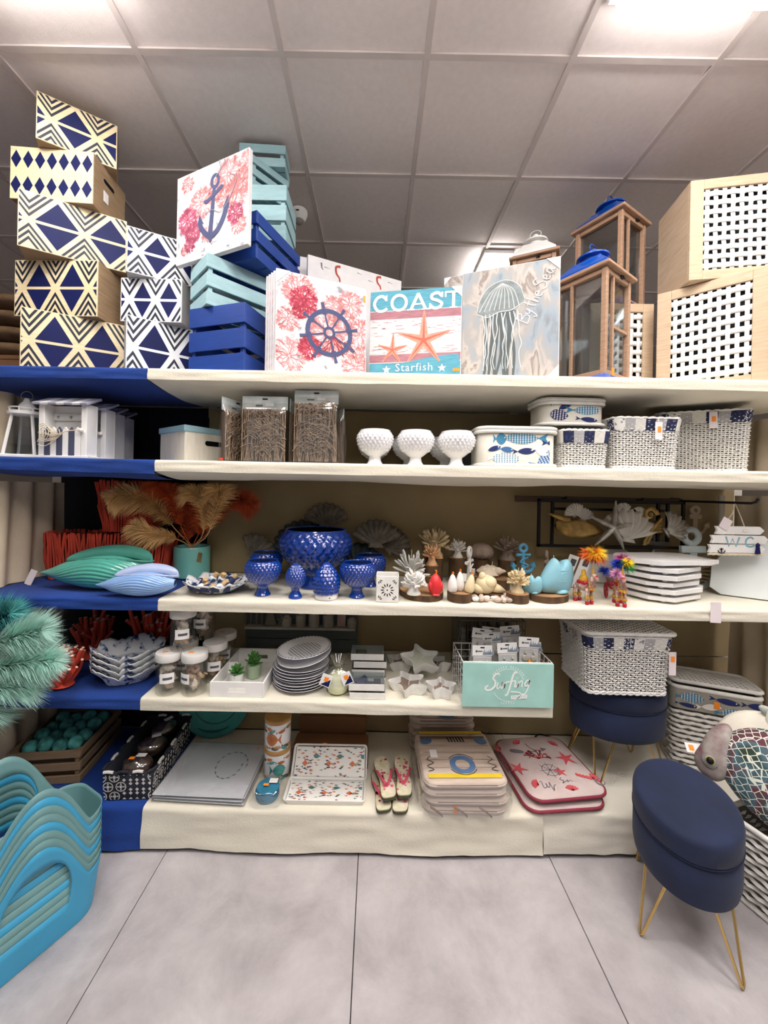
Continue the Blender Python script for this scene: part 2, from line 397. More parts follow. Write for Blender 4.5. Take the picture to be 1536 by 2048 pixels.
# ================================================================ top shelf
back_b = MB().box(((XL+XR)/2-.3, 2.42, ZT-.022), (XR-XL+.6, .6, .03), .003).build('shelf_board', board_m, unit)
for ux in (-1.9, .2, 1.8): MB().box((ux, 2.68, .985), (.05, .03, 1.96), .004).build('upright', board_m, unit)
# ---- patterned wooden storage boxes
pale = mat('pale paulownia wood', '#eadbb6', .6, col2='#dcc69a', scale=6, stretch=(1, 1, 14), bump=.05)
brownw = mat('raw wood side', '#a88e70', .7, col2='#8f7558', scale=6, stretch=(2, 2, 26), bump=.1)
pwhite = mat('white box paint', '#eef0f2', .5, var=.02)
greyside = mat('grey box side', '#b6b4b2', .6, var=.03)
def geo_print(root, W, H, D, p, ph, kind, kb):
    M = Matrix.Translation((-W/2, -D/2, 0)) @ FRONT; m_ = .004
    A = Art(M, (m_, W-m_, m_, H-m_)); B = Art(M, (m_, W-m_, m_, H-m_)); B.w = .0009
    if kind == 'rhomb':
        for r in (.27, .76):
            for i in range(7):
                cx = W*(i+.5)/7; cy = H*r; A.poly([(cx-W*.062, cy), (cx, cy-H*.17), (cx+W*.062, cy), (cx, cy+H*.17)])
        A.done('print', kb[0], root); return
    h = H/2; s = h/(p/2); g = .012
    n = int(W/p)+3
    for i in range(-1, n):
        x0 = (i+ph)*p; xc = x0+p/2           # diamond centre xc, crossings at x0
        k = .015
        for sg in (1, -1):
            A.poly([(x0+k*1.35, h+sg*g*.55), (x0+p-k*1.35, h+sg*g*.55), (xc, h+sg*(h-k*1.25))])
            for d in (.012, .037, .062):
                a = .0125
                for dr in (1, -1):
                    B.poly([(x0, h+sg*(d*s*.9)), (x0+dr*p, h+sg*(d*s*.9+p*s)), (x0+dr*p, h+sg*(d*s*.9+a*s*.9+p*s)), (x0, h+sg*(d*s*.9+a*s*.9))])
    # chevrons stay inside their own V, so cut what runs past the half period
    A.done('print', kb[0], root); B.done('chevron_print', kb[1], root)
def geo_chev_fix(W, H, p, ph): pass
def storage_box(TL, TR, zb, Yl, D, label, style, BL=None, p=.17, ph=.3, slot=False, tagged=False, W=None, ztop=None):
    vL = uv(*TL)[1]; vR = uv(*TR)[1]
    if BL: Yl = (zb-EYE)*F/uv(*BL)[1]
    zt = EYE+vL*Yl/F; Yr = (zt-EYE)*F/vR
    a = at(*TL, Yl); b = at(*TR, Yr); d = Vector((b.x-a.x, b.y-a.y, 0)); W = W or d.length; d.normalize(); n = Vector((-d.y, d.x, 0))
    c = Vector((a.x, a.y, 0))+d*W/2+n*D/2; H = zt-zb
    r = thing('storage_box', label, 'box', (c.x, c.y, zb), math.atan2(d.y, d.x), 'geometric storage boxes stacked on the top shelf')
    fm, sm = (pale, brownw) if style != 'w' else (pwhite, greyside)
    MB().box((0, .003, H/2), (W, D-.006, H), .002).build('body', sm, r)
    MB().box((0, -D/2+.0025, H/2), (W, .005, H), .0012).build('front_board', fm, r)
    MB().box((0, .003, H-.0075), (W-.016, D-.02, .016), .001).build('lid', fm, r)
    if style == 'r': geo_print(r, W, H, D, p, ph, 'rhomb', (navy, ink))
    else: geo_print(r, W, H, D, p, ph, 'geo', (navy, ink))
    if slot:
        q = [(math.cos(t)*.012+(.028 if math.cos(t) > 0 else -.028), math.sin(t)*.010) for t in [2*PI*i/16 for i in range(16)]]
        MB().prism(q, 0, .0012, Matrix.Translation((W/2, -.01 if D > .18 else 0, H*.72)) @ Matrix.Rotation(PI/2, 4, 'Z') @ FRONT).build('handle_slot', black, r)
    if tagged:
        MB().box((W/2+.003, -D*.14, H*.40), (.0015, .034, .05), 0, None).build('price_tag', paperw, r)
    return zt
z = storage_box((41, 612), (253, 652), ZT+.002, 1.66, .24, 'navy geometric natural-wood box at the very bottom of its stack, turned sideways', 'n', ph=.17, p=.175)
z = storage_box((30, 520), (196, 520), z+.001, 0, .19, 'square-on natural-wood box with navy diamonds, second from bottom of its stack', 'n', BL=(31, 632), ph=.24, p=.157)
z = storage_box((36, 375), (254, 443), z+.001, 0, .20, 'turned natural-wood box with navy triangles in the middle of its stack', 'n', BL=(38, 490), ph=.19, p=.196)
z = storage_box((21, 291), (187, 304), z+.001, 0, .25, 'natural-wood box with two rows of small navy rhombs and a side handle slot', 'r', BL=(22, 396), slot=True, tagged=True)
z = storage_box((73, 180), (235, 252), z+.001, 0, .20, 'smallest navy chevron box on top of the natural-wood stack near the ceiling', 'n', BL=(75, 275), ph=.31, p=.166)
z = storage_box((253, 628), (382, 660), ZT+.002, 1.715, .12, 'white and navy triangle box at the bottom beside the blue crate', 'w', ph=.16, p=.168, W=.29)
z = storage_box((242, 555), (364, 558), z+.001, 0, .18, 'square-on white and navy triangle box in the middle of the white stack', 'w', BL=(243, 642), ph=.34, p=.122)
z = storage_box((254, 450), (385, 488), z+.001, 0, .16, 'top white and navy chevron box half behind the anchor canvas', 'w', BL=(256, 542), ph=.31, p=.150, W=.27)
# ---- slatted crates
sky = mat('pale blue crate paint', '#9fc4cb', .6, var=.06, scale=12, stretch=(1, 1, 6), bump=.06)
roy = mat('royal blue crate paint', '#0d3a8c', .55, var=.1, scale=12, stretch=(1, 1, 6), bump=.06)
def crate(corner, yaw, W, D, H, m, label, ns=3, zb=0, name='slatted_crate'):
    """corner: near-left end of the front face (x, y)"""
    d = Vector((math.cos(yaw), math.sin(yaw))); n = Vector((-d.y, d.x)); c = Vector(corner)+d*W/2+n*D/2
    r = thing(name, label, 'crate', (c.x, c.y, zb), yaw, 'painted slatted crates on the top shelf')
    t = .009; sh = (H-.022*(ns-1))/ns
    a = MB().box((0,0,0), (W, t, sh), .0015).build('slat', m, r); b = MB().box((0,0,0), (t, D-2*t, sh), .0015).build('slat', m, r)
    first = True
    for k in range(ns):
        zz = sh/2+k*(sh+.022)
        for sg in (-1, 1):
            p = (0, sg*(D/2-t/2), zz); q = (sg*(W/2-t/2), 0, zz)
            if first: a.location = p; b.location = q; first = False
            else: share(a, p, r); share(b, q, r)
    po = MB().box((0,0,0), (.018, .018, H-.004), .001).build('corner_post', m, r); po.location = (-W/2+t+.010, -D/2+t+.010, H/2)
    for sx, sy in ((1,-1),(1,1),(-1,1)): share(po, (sx*(W/2-t-.010), sy*(D/2-t-.010), H/2), r)
    nb = max(3, int(D/.085)); bb = MB().box((0,0,0), (W-.02, D/nb-.008, .007), .001).build('bottom_slat', m, r)
    for k in range(nb):
        p = (0, -D/2+D/nb*(k+.5), .008)
        if k == 0: bb.location = p
        else: share(bb, p, r)
    return zb+H
z = crate((-.847, 1.70), -.282, .287, .36, .30, roy, 'royal blue slatted crate standing on the shelf beside the wheel canvases', zb=ZT+.002)
z = crate((-.746, 1.645), .785, .37, .20, .222, sky, 'pale blue slatted crate below the anchor canvas', zb=z+.001)
z2 = z
z = crate((-.80, 1.775), -.364, .27, .36, .21, roy, 'royal blue slatted crate tilted behind the anchor canvas', zb=z+.001)
z = crate((-.77, 1.885), 0, .30, .22, .275, sky, 'large pale blue slatted crate behind the anchor canvas', zb=z+.001)
z = crate((-.645, 1.89), .86, .22, .14, .155, sky, 'turned small pale blue slatted crate above the anchor canvas corner', zb=z+.001)
z = crate((-.735, 1.955), .05, .235, .13, .112, sky, 'smallest pale blue slatted crate at the very top of the crates', ns=2, zb=z+.001)
# ---- canvases
cv = mat('canvas white', '#d9d7d9', .8, var=.03, scale=30, bump=.1, bscale=400)
cvg = mat('canvas pale grey', '#bdbcc4', .8, var=.1, scale=14, col2='#d4d3d6')
c_pink = mat('coral pink ink', '#e59a9b', .8, var=.05); c_red = mat('coral red ink', '#dc5a70', .8, var=.05); c_mag = mat('magenta pink ink', '#d9708f', .8, var=.08)
c_dkred = mat('dark coral ink', '#b23a41', .8, var=.05); c_slate = mat('slate blue ink', '#474e75', .8, var=.08)
def canvas(TL, TR, Y, near, zb, T, label, lean=0., back=0., shiftx=0., H=None, m=None, name='canvas_print'):
    vL = uv(*TL)[1]; vR = uv(*TR)[1]
    if near == 'L': Yl = Y; zt = EYE+vL*Yl/F; Yr = (zt-EYE)*F/vR
    else: Yr = Y; zt = EYE+vR*Yr/F; Yl = (zt-EYE)*F/vL
    a = at(*TL, Yl); b = at(*TR, Yr); d = Vector((b.x-a.x, b.y-a.y, 0)); W = d.length; d.normalize(); n = Vector((-d.y, d.x, 0))
    H = H or zt-zb
    c = Vector((a.x, a.y, 0))+d*(W/2+shiftx)+n*(T/2+back)
    r = thing(name, label, 'canvas', (c.x, c.y, zb), math.atan2(d.y, d.x), None, rx=-lean)
    MB().box((0, 0, H/2), (W, T, H), .002).build('stretched_canvas', m or cv, r)
    return r, W, H, Matrix.Translation((-W/2, -T/2, 0)) @ FRONT
def patch_coral(A, c, R, n, rg, wd=.0035, depth=3):
    n = int(n*1.5)
    for i in range(n):
        a = 2*PI*i/n+rg.uniform(-.3, .3); A.coral((c[0]+R*.06*math.cos(a), c[1]+R*.06*math.sin(a)), a, R*.27, wd*.85, depth, rg, .6)
        p = (c[0]+R*.55*math.cos(a+.4), c[1]+R*.55*math.sin(a+.4)); A.coral(p, a+rg.uniform(-.6, .6), R*.17, wd*.85, depth-1, rg, .7)
def corners(r, M, W, H, which='tl tr bl br', s=.05):
    for k in which.split():
        a = MB(); x = 0 if 'l' in k else W; y = 0 if 'b' in k else H; sx = 1 if x == 0 else -1; sy = 1 if y == 0 else -1
        a.add([(x, y, .0016), (x+sx*s, y, .0016), (x, y+sy*s, .0016), (x, y, .003), (x+sx*s, y, .003), (x, y+sy*s, .003)], [(0,1,2),(3,4,5),(0,1,4,3),(1,2,5,4),(2,0,3,5)], M)
        a.build('card_corner', paperw, r)
# ship's wheel canvases (a row of five leaning one behind the other)
rg = random.Random(3)
def wheel_art(r, W, H, M):
    A0 = Art(M, (.003, W-.003, .003, H-.003)); A0.w = .0003
    for i in range(130): A0.disc((rg.uniform(0, W), rg.uniform(0, H)), rg.uniform(.005, .018), rg.uniform(.004, .012), 8, rg.uniform(0, 3))
    A0.done('mottled_print', cvg, r)
    A = Art(M, (.003, W-.003, .003, H-.003)); A.w = .0008
    for c, R, n in (((.10, .37), .085, 13), ((.06, .08), .09, 12), ((.36, .07), .075, 12), ((.385, .23), .08, 13), ((.33, .36), .07, 12), ((.25, .33), .06, 9), ((.22, .20), .10, 16), ((.30, .28), .06, 10), ((.39, .13), .05, 9), ((.05, .24), .06, 10)): patch_coral(A, (c[0]*W/.41, c[1]*H/.45), R, n, rg, .0042)
    A.done('coral_print', c_pink, r)
    A = Art(M, (.003, W-.003, .003, H-.003)); A.w = .0011
    for c, R, n in (((.12, .335), .07, 14), ((.15, .13), .06, 13), ((.105, .285), .04, 10)): patch_coral(A, (c[0]*W/.41, c[1]*H/.45), R, n, rg, .0065)
    A.disc((.11*W/.41, .33*H/.45), .042, .03, 12); A.disc((.13*W/.41, .14*H/.45), .022, .028, 10)
    A.done('coral_print', c_red, r)
    A = Art(M, (.003, W-.003, .003, H-.003)); A.w = .0013
    for k in range(7): A.coral((.25*W/.41, .20*H/.45), -PI/2+.25+(k-3)*.28, .035, .005, 3, rg, .5)
    A.done('coral_print', c_dkred, r)
    A = Art(M, (.003, W-.003, .003, H-.003)); A.w = .0017; c = (.235*W/.41, .21*H/.45); R = .098
    A.ring(c, R, .020, 36); A.w += .0003; A.ring(c, .022, .012, 20)
    for i in range(8):
        a = .25+i*PI/4; cs, sn = math.cos(a), math.sin(a)
        A.w = .0022; A.stroke([(c[0]+.026*cs, c[1]+.026*sn), (c[0]+(R-.006)*cs, c[1]+(R-.006)*sn)], .007)
        A.w = .0025; A.stroke([(c[0]+R*cs, c[1]+R*sn), (c[0]+(R+.038)*cs, c[1]+(R+.038)*sn)], (.010, .015))
        A.w = .0028; A.stroke([(c[0]+(R-.012)*cs-.010*sn, c[1]+(R-.012)*sn+.010*cs), (c[0]+(R-.012)*cs+.010*sn, c[1]+(R-.012)*sn-.010*cs)], .007)
    A.done('wheel_print', c_slate, r)
r, W_, H_, M_ = canvas((553, 533), (735, 575), 1.615, 'L', ZT+.002, .016, 'front canvas with slate ship wheel over pink corals', lean=.03)
wheel_art(r, W_, H_, M_); corners(r, M_, W_, H_, 'tl bl', .06); MB().box((W_*.475, -.0095, H_*.885), (.010, .0015, .03)).build('price_sticker', orange, r)
for k in range(1, 5):
    q, *_r = canvas((553, 533), (735, 575), 1.615, 'L', ZT+.002, .016, ('second', 'third', 'fourth', 'rearmost')[k-1]+' of the wheel canvases, only its white edge shows behind the front one', lean=.03, back=.019*k, shiftx=-.008*k)
    e = Art(Matrix.Translation((-_r[0]/2, 0, 0)) @ Matrix.Rotation(-PI/2, 4, 'Z') @ FRONT)
    for j in range(9): e.poly([(-.006, .03+j*.04), (.006, .03+j*.04+rg.uniform(-.01, .01)), (.006, .045+j*.04), (-.006, .05+j*.04)])
    e.done('edge_print', c_pink, q)
# anchor canvas
r, W_, H_, M_ = canvas((355, 358), (499, 293), 1.605, 'R', z2+.012, .022, 'tilted canvas with slate anchor over pink corals, leaning on the crates')
A = Art(M_, (.003, W_-.003, .003, H_-.003)); A.w = .0003
for i in range(150): A.disc((rg.uniform(0, W_), rg.uniform(0, H_)), rg.uniform(.005, .018), rg.uniform(.004, .012), 8, rg.uniform(0, 3))
A.done('mottled_print', cvg, r)
A = Art(M_, (.003, W_-.003, .003, H_-.003)); A.w = .0008
for c, R, n in (((.32, .33), .085, 14), ((.37, .24), .08, 12), ((.16, .25), .085, 13), ((.07, .36), .045, 9), ((.42, .35), .06, 10), ((.06, .06), .03, 7), ((.30, .24), .06, 11), ((.25, .29), .06, 10), ((.38, .10), .05, 9), ((.40, .28), .07, 11), ((.20, .10), .04, 8)): patch_coral(A, c, R, n, rg, .0045)
A.done('coral_print', c_pink, r)
A = Art(M_, (.003, W_-.003, .003, H_-.003)); A.w = .0012
for c, R, n in (((.075, .19), .07, 14), ((.11, .13), .055, 12), ((.09, .08), .04, 10), ((.36, .15), .05, 12)): patch_coral(A, c, R, n, rg, .007)
A.done('coral_print', c_mag, r)
A = Art(M_, (.003, W_-.003, .003, H_-.003)); A.w = .0016; kx = .225
A.stroke([(kx-.01, .09), (kx+.012, .30)], (.026, .018)); A.w += .0003; A.ring((kx+.016, .325), .021, .015, 18, sy=1.25); A.w += .0003
A.stroke([(kx-.045, .255), (kx-.03, .247), (kx+.045, .283), (kx+.058, .296)], .017, 4); A.w += .0003
A.stroke([(kx-.075, .165), (kx-.055, .125), (kx-.012, .088), (kx+.03, .10), (kx+.066, .145), (kx+.09, .205)], .024, 5); A.w += .0003
A.poly([(kx-.03, .10), (kx-.008, .055), (kx+.02, .10)]); A.poly([(kx-.085, .16), (kx-.075, .20), (kx-.05, .155)]); A.poly([(kx+.065, .19), (kx+.095, .24), (kx+.10, .185)])
A.done('anchor_print', c_slate, r)
A = Art(M_, (.003, W_-.003, .003, H_-.003)); A.w = .003
A.stroke([(kx+.02, .34), (kx+.05, .37), (kx+.04, .40), (kx+.06, .41), (kx+.075, .39), (kx+.06, .375)], .004, 6); A.stroke([(kx-.05, .19), (kx, .20), (kx+.05, .18), (kx+.10, .22), (kx+.14, .30), (kx+.10, .33)], .003, 6)
A.done('rope_print', mat('grey ink', '#8d8f9c', .8), r)
# coast starfish canvas
t_blue = mat('teal blue plank ink', '#5aa2b8', .8, var=.1, scale=20, stretch=(1, 1, 8)); t_rose = mat('rose plank ink', '#b07a84', .8, var=.12, scale=20, stretch=(1, 1, 8)); t_white = mat('weathered white ink', '#e4dcdc', .8, var=.1, scale=24, stretch=(1, 1, 8))
r, W_, H_, M_ = canvas((740, 583), (925, 570), 1.735, 'R', ZT+.002, .016, 'canvas with blue and rose planks, two starfish and the word COAST', lean=.02)
def rect(A, x0, y0, x1, y1): A.poly([(x0, y0), (x1, y0), (x1, y1), (x0, y1)])
e = .003; bt = .062
for nm, m, y0, y1 in (('plank_print', t_blue, .79, 1.), ('plank_print', t_rose, .70, .785), ('plank_print', t_white, .335, .695), ('plank_print', t_rose, .245, .33), ('plank_print', t_blue, 0, .24)):
    A = Art(M_); rect(A, e, H_*y0+e*.3, W_-e, H_*y1-e*.3); A.done(nm, m, r)
A = Art(M_, (e, W_-e, e, H_-e)); A.w = .0009
for i in range(70):
    x, y = rg.uniform(0, W_), H_*rg.choice((rg.uniform(.34, .42), rg.uniform(.5, .69), rg.uniform(.6, .69))); A.stroke([(x, y), (x+rg.uniform(.01, .04), y+.001)], rg.uniform(.001, .003))
A.done('plank_wear_print', t_rose, r)
A = Art(M_, (e, W_-e, e, H_-e)); A.w = .0012
A.poly([(W_*.28, H_*.225), (W_*.4, H_*.24), (W_*.75, H_*.3), (W_*.97, H_*.31), (W_*.99, H_*.2), (W_*.5, H_*.15)])
A.done('plank_print', t_blue, r)
def sea_star(A, B, c, R, rot):
    for i in range(5):
        a = rot+2*PI*i/5; q = .5; cs, sn = math.cos(a), math.sin(a); L_ = R*(1.0 if i else 1.1)
        A.stroke([c, (c[0]+L_*.5*cs, c[1]+L_*.5*sn), (c[0]+L_*cs, c[1]+L_*sn)], (R*.36, R*.06)); A.w += .0001
        B.stroke([c, (c[0]+L_*.85*cs, c[1]+L_*.85*sn)], (R*.09, R*.02)); B.w += .0001
A = Art(M_, (e, W_-e, e, H_-e)); B = Art(M_, (e, W_-e, e, H_-e)); A.w = .0015; B.w = .0026
sea_star(A, B, (W_*.60, H_*.465), .125, PI/2); sea_star(A, B, (W_*.26, H_*.375), .072, PI/2-.05)
A.done('starfish_print', mat('starfish coral ink', '#ee9c88', .8, var=.1, scale=60), r); B.done('starfish_rib_print', mat('starfish red ink', '#e06a55', .8), r)
L = Art(M_, (e, W_-e, e, H_-e)); L.w = .002; y0, y1 = H_*.78, H_*.955; hh = y1-y0; lw = .014
def serif(x, y, w_=.034): L.stroke([(x-w_/2, y), (x+w_/2, y)], .007); 
cx_ = W_*.115; L.stroke([(cx_+.030, y1-.022), (cx_+.012, y1-.005), (cx_-.012, y1-.010), (cx_-.028, y0+hh*.5), (cx_-.012, y0+.008), (cx_+.014, y0+.004), (cx_+.034, y0+.016)], lw, 5); L.stroke([(cx_+.030, y1), (cx_+.030, y1-.028)], .008)
cx_ = W_*.325; L.ring((cx_, y0+hh*.5), .034, lw, 24, sy=1.05)
cx_ = W_*.535; L.stroke([(cx_, y1), (cx_-.034, y0+.004)], lw); L.w += .0002; L.stroke([(cx_-.002, y1), (cx_+.034, y0+.004)], lw); L.stroke([(cx_-.02, y0+hh*.36), (cx_+.02, y0+hh*.36)], .008); serif(cx_-.034, y0+.003); serif(cx_+.034, y0+.003)
L.w += .0002; cx_ = W_*.725; L.stroke([(cx_+.026, y1-.02), (cx_+.008, y1-.004), (cx_-.018, y1-.012), (cx_-.018, y0+hh*.62), (cx_+.006, y0+hh*.5), (cx_+.026, y0+hh*.32), (cx_+.016, y0+.008), (cx_-.008, y0+.004), (cx_-.028, y0+.02)], lw, 5); L.stroke([(cx_+.028, y1), (cx_+.028, y1-.026)], .008); L.stroke([(cx_-.028, y0), (cx_-.028, y0+.028)], .008)
cx_ = W_*.91; L.stroke([(cx_, y1), (cx_, y0)], lw); L.w += .0002; L.stroke([(cx_-.038, y1-.004), (cx_+.038, y1-.004)], .010); L.stroke([(cx_-.036, y1), (cx_-.036, y1-.026)], .008); L.stroke([(cx_+.036, y1), (cx_+.036, y1-.026)], .008); serif(cx_, y0+.003)
L.text('Starfish', .052, W_*.50, H_*.148, spacing=1.12); L.star((W_*.20, H_*.168), .021); L.star((W_*.80, H_*.168), .021)
L.done('lettering', mat('white lettering', '#f4f2f0', .8, var=.02), r)
corners(r, M_, W_, H_, 'tr', .05); MB().box((W_*.45, -.010, H_*.145), (.03, .002, .014), 0, None).build('price_sticker', orange, r)
# jellyfish canvas
g1 = mat('stormy grey canvas', '#b9b2ac', .8, col2='#85898c', scale=9, stretch=(1.5, 1, .7), bump=.05)
_n = g1.node_tree; _r = [n for n in _n.nodes if n.type == 'VALTORGB'][0].color_ramp; _z = [n for n in _n.nodes if n.type == 'TEX_NOISE'][0]; _z.inputs['Detail'].default_value = 10; _z.inputs['Distortion'].default_value = .6
for p_, c_ in ((.42, '#9aa7b2'), (.5, '#a9a6a3'), (.58, '#c3bcb5'), (.63, '#91857f')): _r.elements.new(p_).color = lin(c_)
r, W_, H_, M_ = canvas((925, 545), (1122, 510), 1.61, 'R', ZT+.002, .018, 'tall grey canvas with a pale jellyfish and handwritten words', lean=.02, m=cv)
A = Art(M_); rect(A, e, e, W_-e, H_-e); A.done('background_print', g1, r)
jx, jy = W_*.40, H_*.665
A = Art(M_, (e, W_-e, e, H_-e)); A.w = .0014
A.poly([(jx-.095, jy-.028), (jx-.09, jy+.02), (jx-.06, jy+.075), (jx-.01, jy+.105), (jx+.05, jy+.10), (jx+.092, jy+.06), (jx+.105, jy+.02), (jx+.098, jy-.005), (jx+.05, jy-.025), (jx, jy-.03), (jx-.05, jy-.045)]); A.done('bell_print', mat('jelly grey ink', '#8d9799', .8, var=.15, scale=30), r)
A = Art(M_, (e, W_-e, e, H_-e)); A.w = .0012
for i in range(9): x = jx-.05+.014*i; A.stroke([(x, jy-.03), (x+rg.uniform(-.012, .012), jy-.12), (x+rg.uniform(-.012, .012), jy-.22), (x+rg.uniform(-.02, .02), max(.01, jy-.32))], (.018, .010), 5); A.w += .00005
A.done('tentacle_shade_print', mat('jelly dark ink', '#5c6668', .8, var=.1), r)
A = Art(M_, (e, W_-e, e, H_-e)); A.w = .0022
for i in range(9): a = -.9+.225*i; A.stroke([(jx+.012, jy+.098), (jx+.01+.055*a, jy+.06), (jx+.095*a, jy-.02)], (.0022, .0035), 5)
A.stroke([(jx-.095, jy-.028), (jx-.05, jy-.048), (jx, jy-.03), (jx+.05, jy-.028), (jx+.10, jy-.002)], .004, 5); A.stroke([(jx-.095, jy-.02), (jx-.085, jy+.03), (jx-.05, jy+.085), (jx+.02, jy+.11), (jx+.08, jy+.08), (jx+.105, jy+.015)], .003, 5)
for i in range(10):
    x = jx-.075+.017*i; q = x; pts = [(x, jy-.035)]
    for k in range(1, 8): q += rg.uniform(-.010, .010); pts.append((q, jy-.035-.036*k))
    A.stroke([p for p in pts if p[1] > .012], (.005, .003), 4); A.w += .00004
A.done('tentacle_print', mat('jelly pale ink', '#d4d8d6', .8), r)
A = Art(M_, (e, W_-e, e, H_-e)); A.w = .0028; Rm = Matrix.Rotation(1.02, 2); ox, oy, sc = W_*.69, H_*.475, .054
def script(A, pts, ox, oy, sc, ang, wd, k=5):
    c_, s_ = math.cos(ang), math.sin(ang); A.stroke([(ox+sc*(p[0]*c_-p[1]*s_), oy+sc*(p[0]*s_+p[1]*c_)) for p in pts], wd, k); A.w += .00012
HW = [[(0,0),(.05,.6),(.1,1.1)], [(0.05,1),(.5,1.1),(.55,.8),(.15,.6),(.6,.5),(.6,.1),(.0,.0)], [(.75,.6),(.8,.3),(1.0,.3),(1.15,.65),(1.0,-.1),(.8,-.45),(.7,-.2)],
      [(1.6,1.1),(1.55,.4),(1.65,.05)], [(1.4,.7),(1.85,.75)], [(1.95,1.1),(1.95,.0),(2.05,.5),(2.25,.5),(2.25,.0)], [(2.4,.3),(2.75,.35),(2.65,.6),(2.42,.4),(2.5,.05),(2.8,.05)],
      [(3.75,1.0),(3.4,1.15),(3.2,.85),(3.6,.55),(3.65,.15),(3.3,-.05),(3.05,.15)], [(3.9,.3),(4.2,.35),(4.1,.6),(3.9,.4),(4.0,.05),(4.3,.1)], [(4.8,.5),(4.55,.55),(4.45,.15),(4.65,.05),(4.85,.5),(4.85,.05),(5.0,.05)]]
for wds in HW: script(A, wds, ox, oy, sc*.93, 1.13, .0042)
A.done('handwriting', mat('handwriting ink', '#e3dbdb', .8, var=.02), r)
corners(r, M_, W_, H_, 'tr br', .055)
r, W_, H_, M_ = canvas((889, 557), (1010, 532), 1.76, 'R', ZT+.002, .016, 'second grey canvas whose corner peeks out behind the jellyfish canvas', m=cv)
A = Art(M_); rect(A, e, e, W_-e, H_-e); A.done('background_print', g1, r); corners(r, M_, W_, H_, 'tl', .035)
# white board with red seahorse-like dashes, plain board behind it
r, W_, H_, M_ = canvas((616, 508), (803, 562), 1.93, 'L', ZT+.002, .022, 'white weathered wooden wall board with small red curls behind the wheel canvases', name='wall_board')
A = Art(M_, (e, W_-e, e, H_-e))
for x, y, s in ((.29, .93, 1.), (.73, .945, .85)):
    x *= W_; y *= H_; A.stroke([(x+.018, y+.03*s), (x-.006, y+.022*s), (x-.004, y-.01*s), (x+.012, y-.03*s), (x+.016, y-.05*s)], (.014, .008), 5)
A.done('curl_print', mat('brick red ink', '#a8473c', .8, var=.1), r)
A = Art(M_, (e, W_-e, e, H_-e))
for x, y in ((.16, .94), (.5, .965), (.62, .93), (.84, .96)): A.stroke([(x*W_, y*H_), (x*W_+.03, y*H_-.004)], (.004, .001))
A.stroke([(.13*W_, .965*H_), (.135*W_, .93*H_), (.15*W_, .915*H_)], (.010, .004)); A.done('wear_print', mat('dark grey wear', '#6b6461', .8), r)
r, W_, H_, M_ = canvas((590, 510), (640, 520), 2.0, 'L', ZT+.002, .02, 'plain white board edge between the blue crate and the red-curl board', name='wall_board')
# ---- lanterns
lw_m = mat('lantern wood', '#b08d73', .65, col2='#94735a', scale=8, stretch=(2, 2, 18))
lblue = mat('blue enamel', '#0a48a4', .25, var=.04, coat=.6); lwhite = mat('white enamel', '#e9e7e4', .35, var=.03)
gl_d = mat('lantern glass', '#dfe4e6', .03, kind='film', alpha=.16)
def lantern(c, zb, s, h, yaw, rm, label, bars=True, base_m=None, wood=lw_m, rh=1.):
    r = thing('candle_lantern', label, 'lantern', (c[0], c[1], zb), yaw, 'candle lanterns on the top shelf')
    MB().box((0, 0, .014), (s*1.10, s*1.10, .028), .004).build('base', base_m or wood, r)
    p = MB().box((0,0,0), (.022, .022, h-.06), .002).build('post', wood, r); a = s/2-.011; p.location = (-a, -a, .028+(h-.06)/2)
    for sx, sy in ((1,-1),(1,1),(-1,1)): share(p, (sx*a, sy*a, .028+(h-.06)/2), r)
    rl = MB().box((0,0,0), (s-.046, .016, .022), .002).build('rail', wood, r); rl.location = (0, -a, .04)
    for k in range(4):
        for zz in (.04, h-.045):
            if k == 0 and zz == .04: continue
            an = k*PI/2; share(rl, (a*math.sin(an), -a*math.cos(an), zz), r, (0, 0, an))
    st = MB().box((0,0,0), (.013, .013, h-.10), .0015).build('door_stile', wood, r); st.location = (-s*.16, -a, h/2-.005)
    if bars: share(st, (-a, s*.16, h/2-.005), r); cb = MB().box((0,0,0), (s*.62, .012, .014), .001).build('crossbar', wood, r); cb.location = (s*.17, -a, h*.48)
    pn = MB().box((0,0,0), (s-.046, .003, h-.11)).build('glass_pane', gl_d, r); pn.location = (0, -a+.009, h/2-.005)
    for k in range(1, 4): an = k*PI/2; q = a-.009; share(pn, (q*math.sin(an), -q*math.cos(an), h/2-.005), r, (0, 0, an))
    MB().box((0, 0, h-.024), (s*1.16, s*1.16, .016), .003).build('eave_board', wood, r)
    def sq(q, z): return [(q*sx, q*sy, z) for sx, sy in ((-1,-1),(1,-1),(1,1),(-1,1))]
    b = s*.5; L_ = [(b*1.02, h-.016), (b*.98, h+.004*rh), (b*.62, h+.05*rh), (b*.56, h+.062*rh)]
    vs = []; fs = []
    for q, zz in L_: vs += sq(q, zz)
    for i in range(3):
        for k in range(4): fs.append((i*4+k, i*4+(k+1) % 4, i*4+4+(k+1) % 4, i*4+4+k))
    fs += [(3,2,1,0), (12,13,14,15)]
    MB().add(vs, fs).build('roof', rm, r)
    ch = MB().lathe([(b*.40, h+.061*rh), (b*.40, h+.085*rh), (b*.60, h+.087*rh), (b*.60, h+.094*rh), (b*.42, h+.105*rh), (b*.18, h+.118*rh), (b*.14, h+.13*rh), (0, h+.134*rh)], 20).build('chimney_cap', rm, r, 40)
    MB().tube([(.030*math.cos(t), 0, h+.128*rh+.022*math.sin(t)+.008) for t in [2*PI*i/20 for i in range(20)]], .0025, 6, True).build('ring_handle', rm, r, 60)
    MB().box((s*.10, -a-.012, h-.04), (.02, .006, .012), .001).tube([(s*.10, -a-.016, h-.04), (s*.15, -a-.018, h-.043)], .004, 6).build('latch', black, r)
    return r
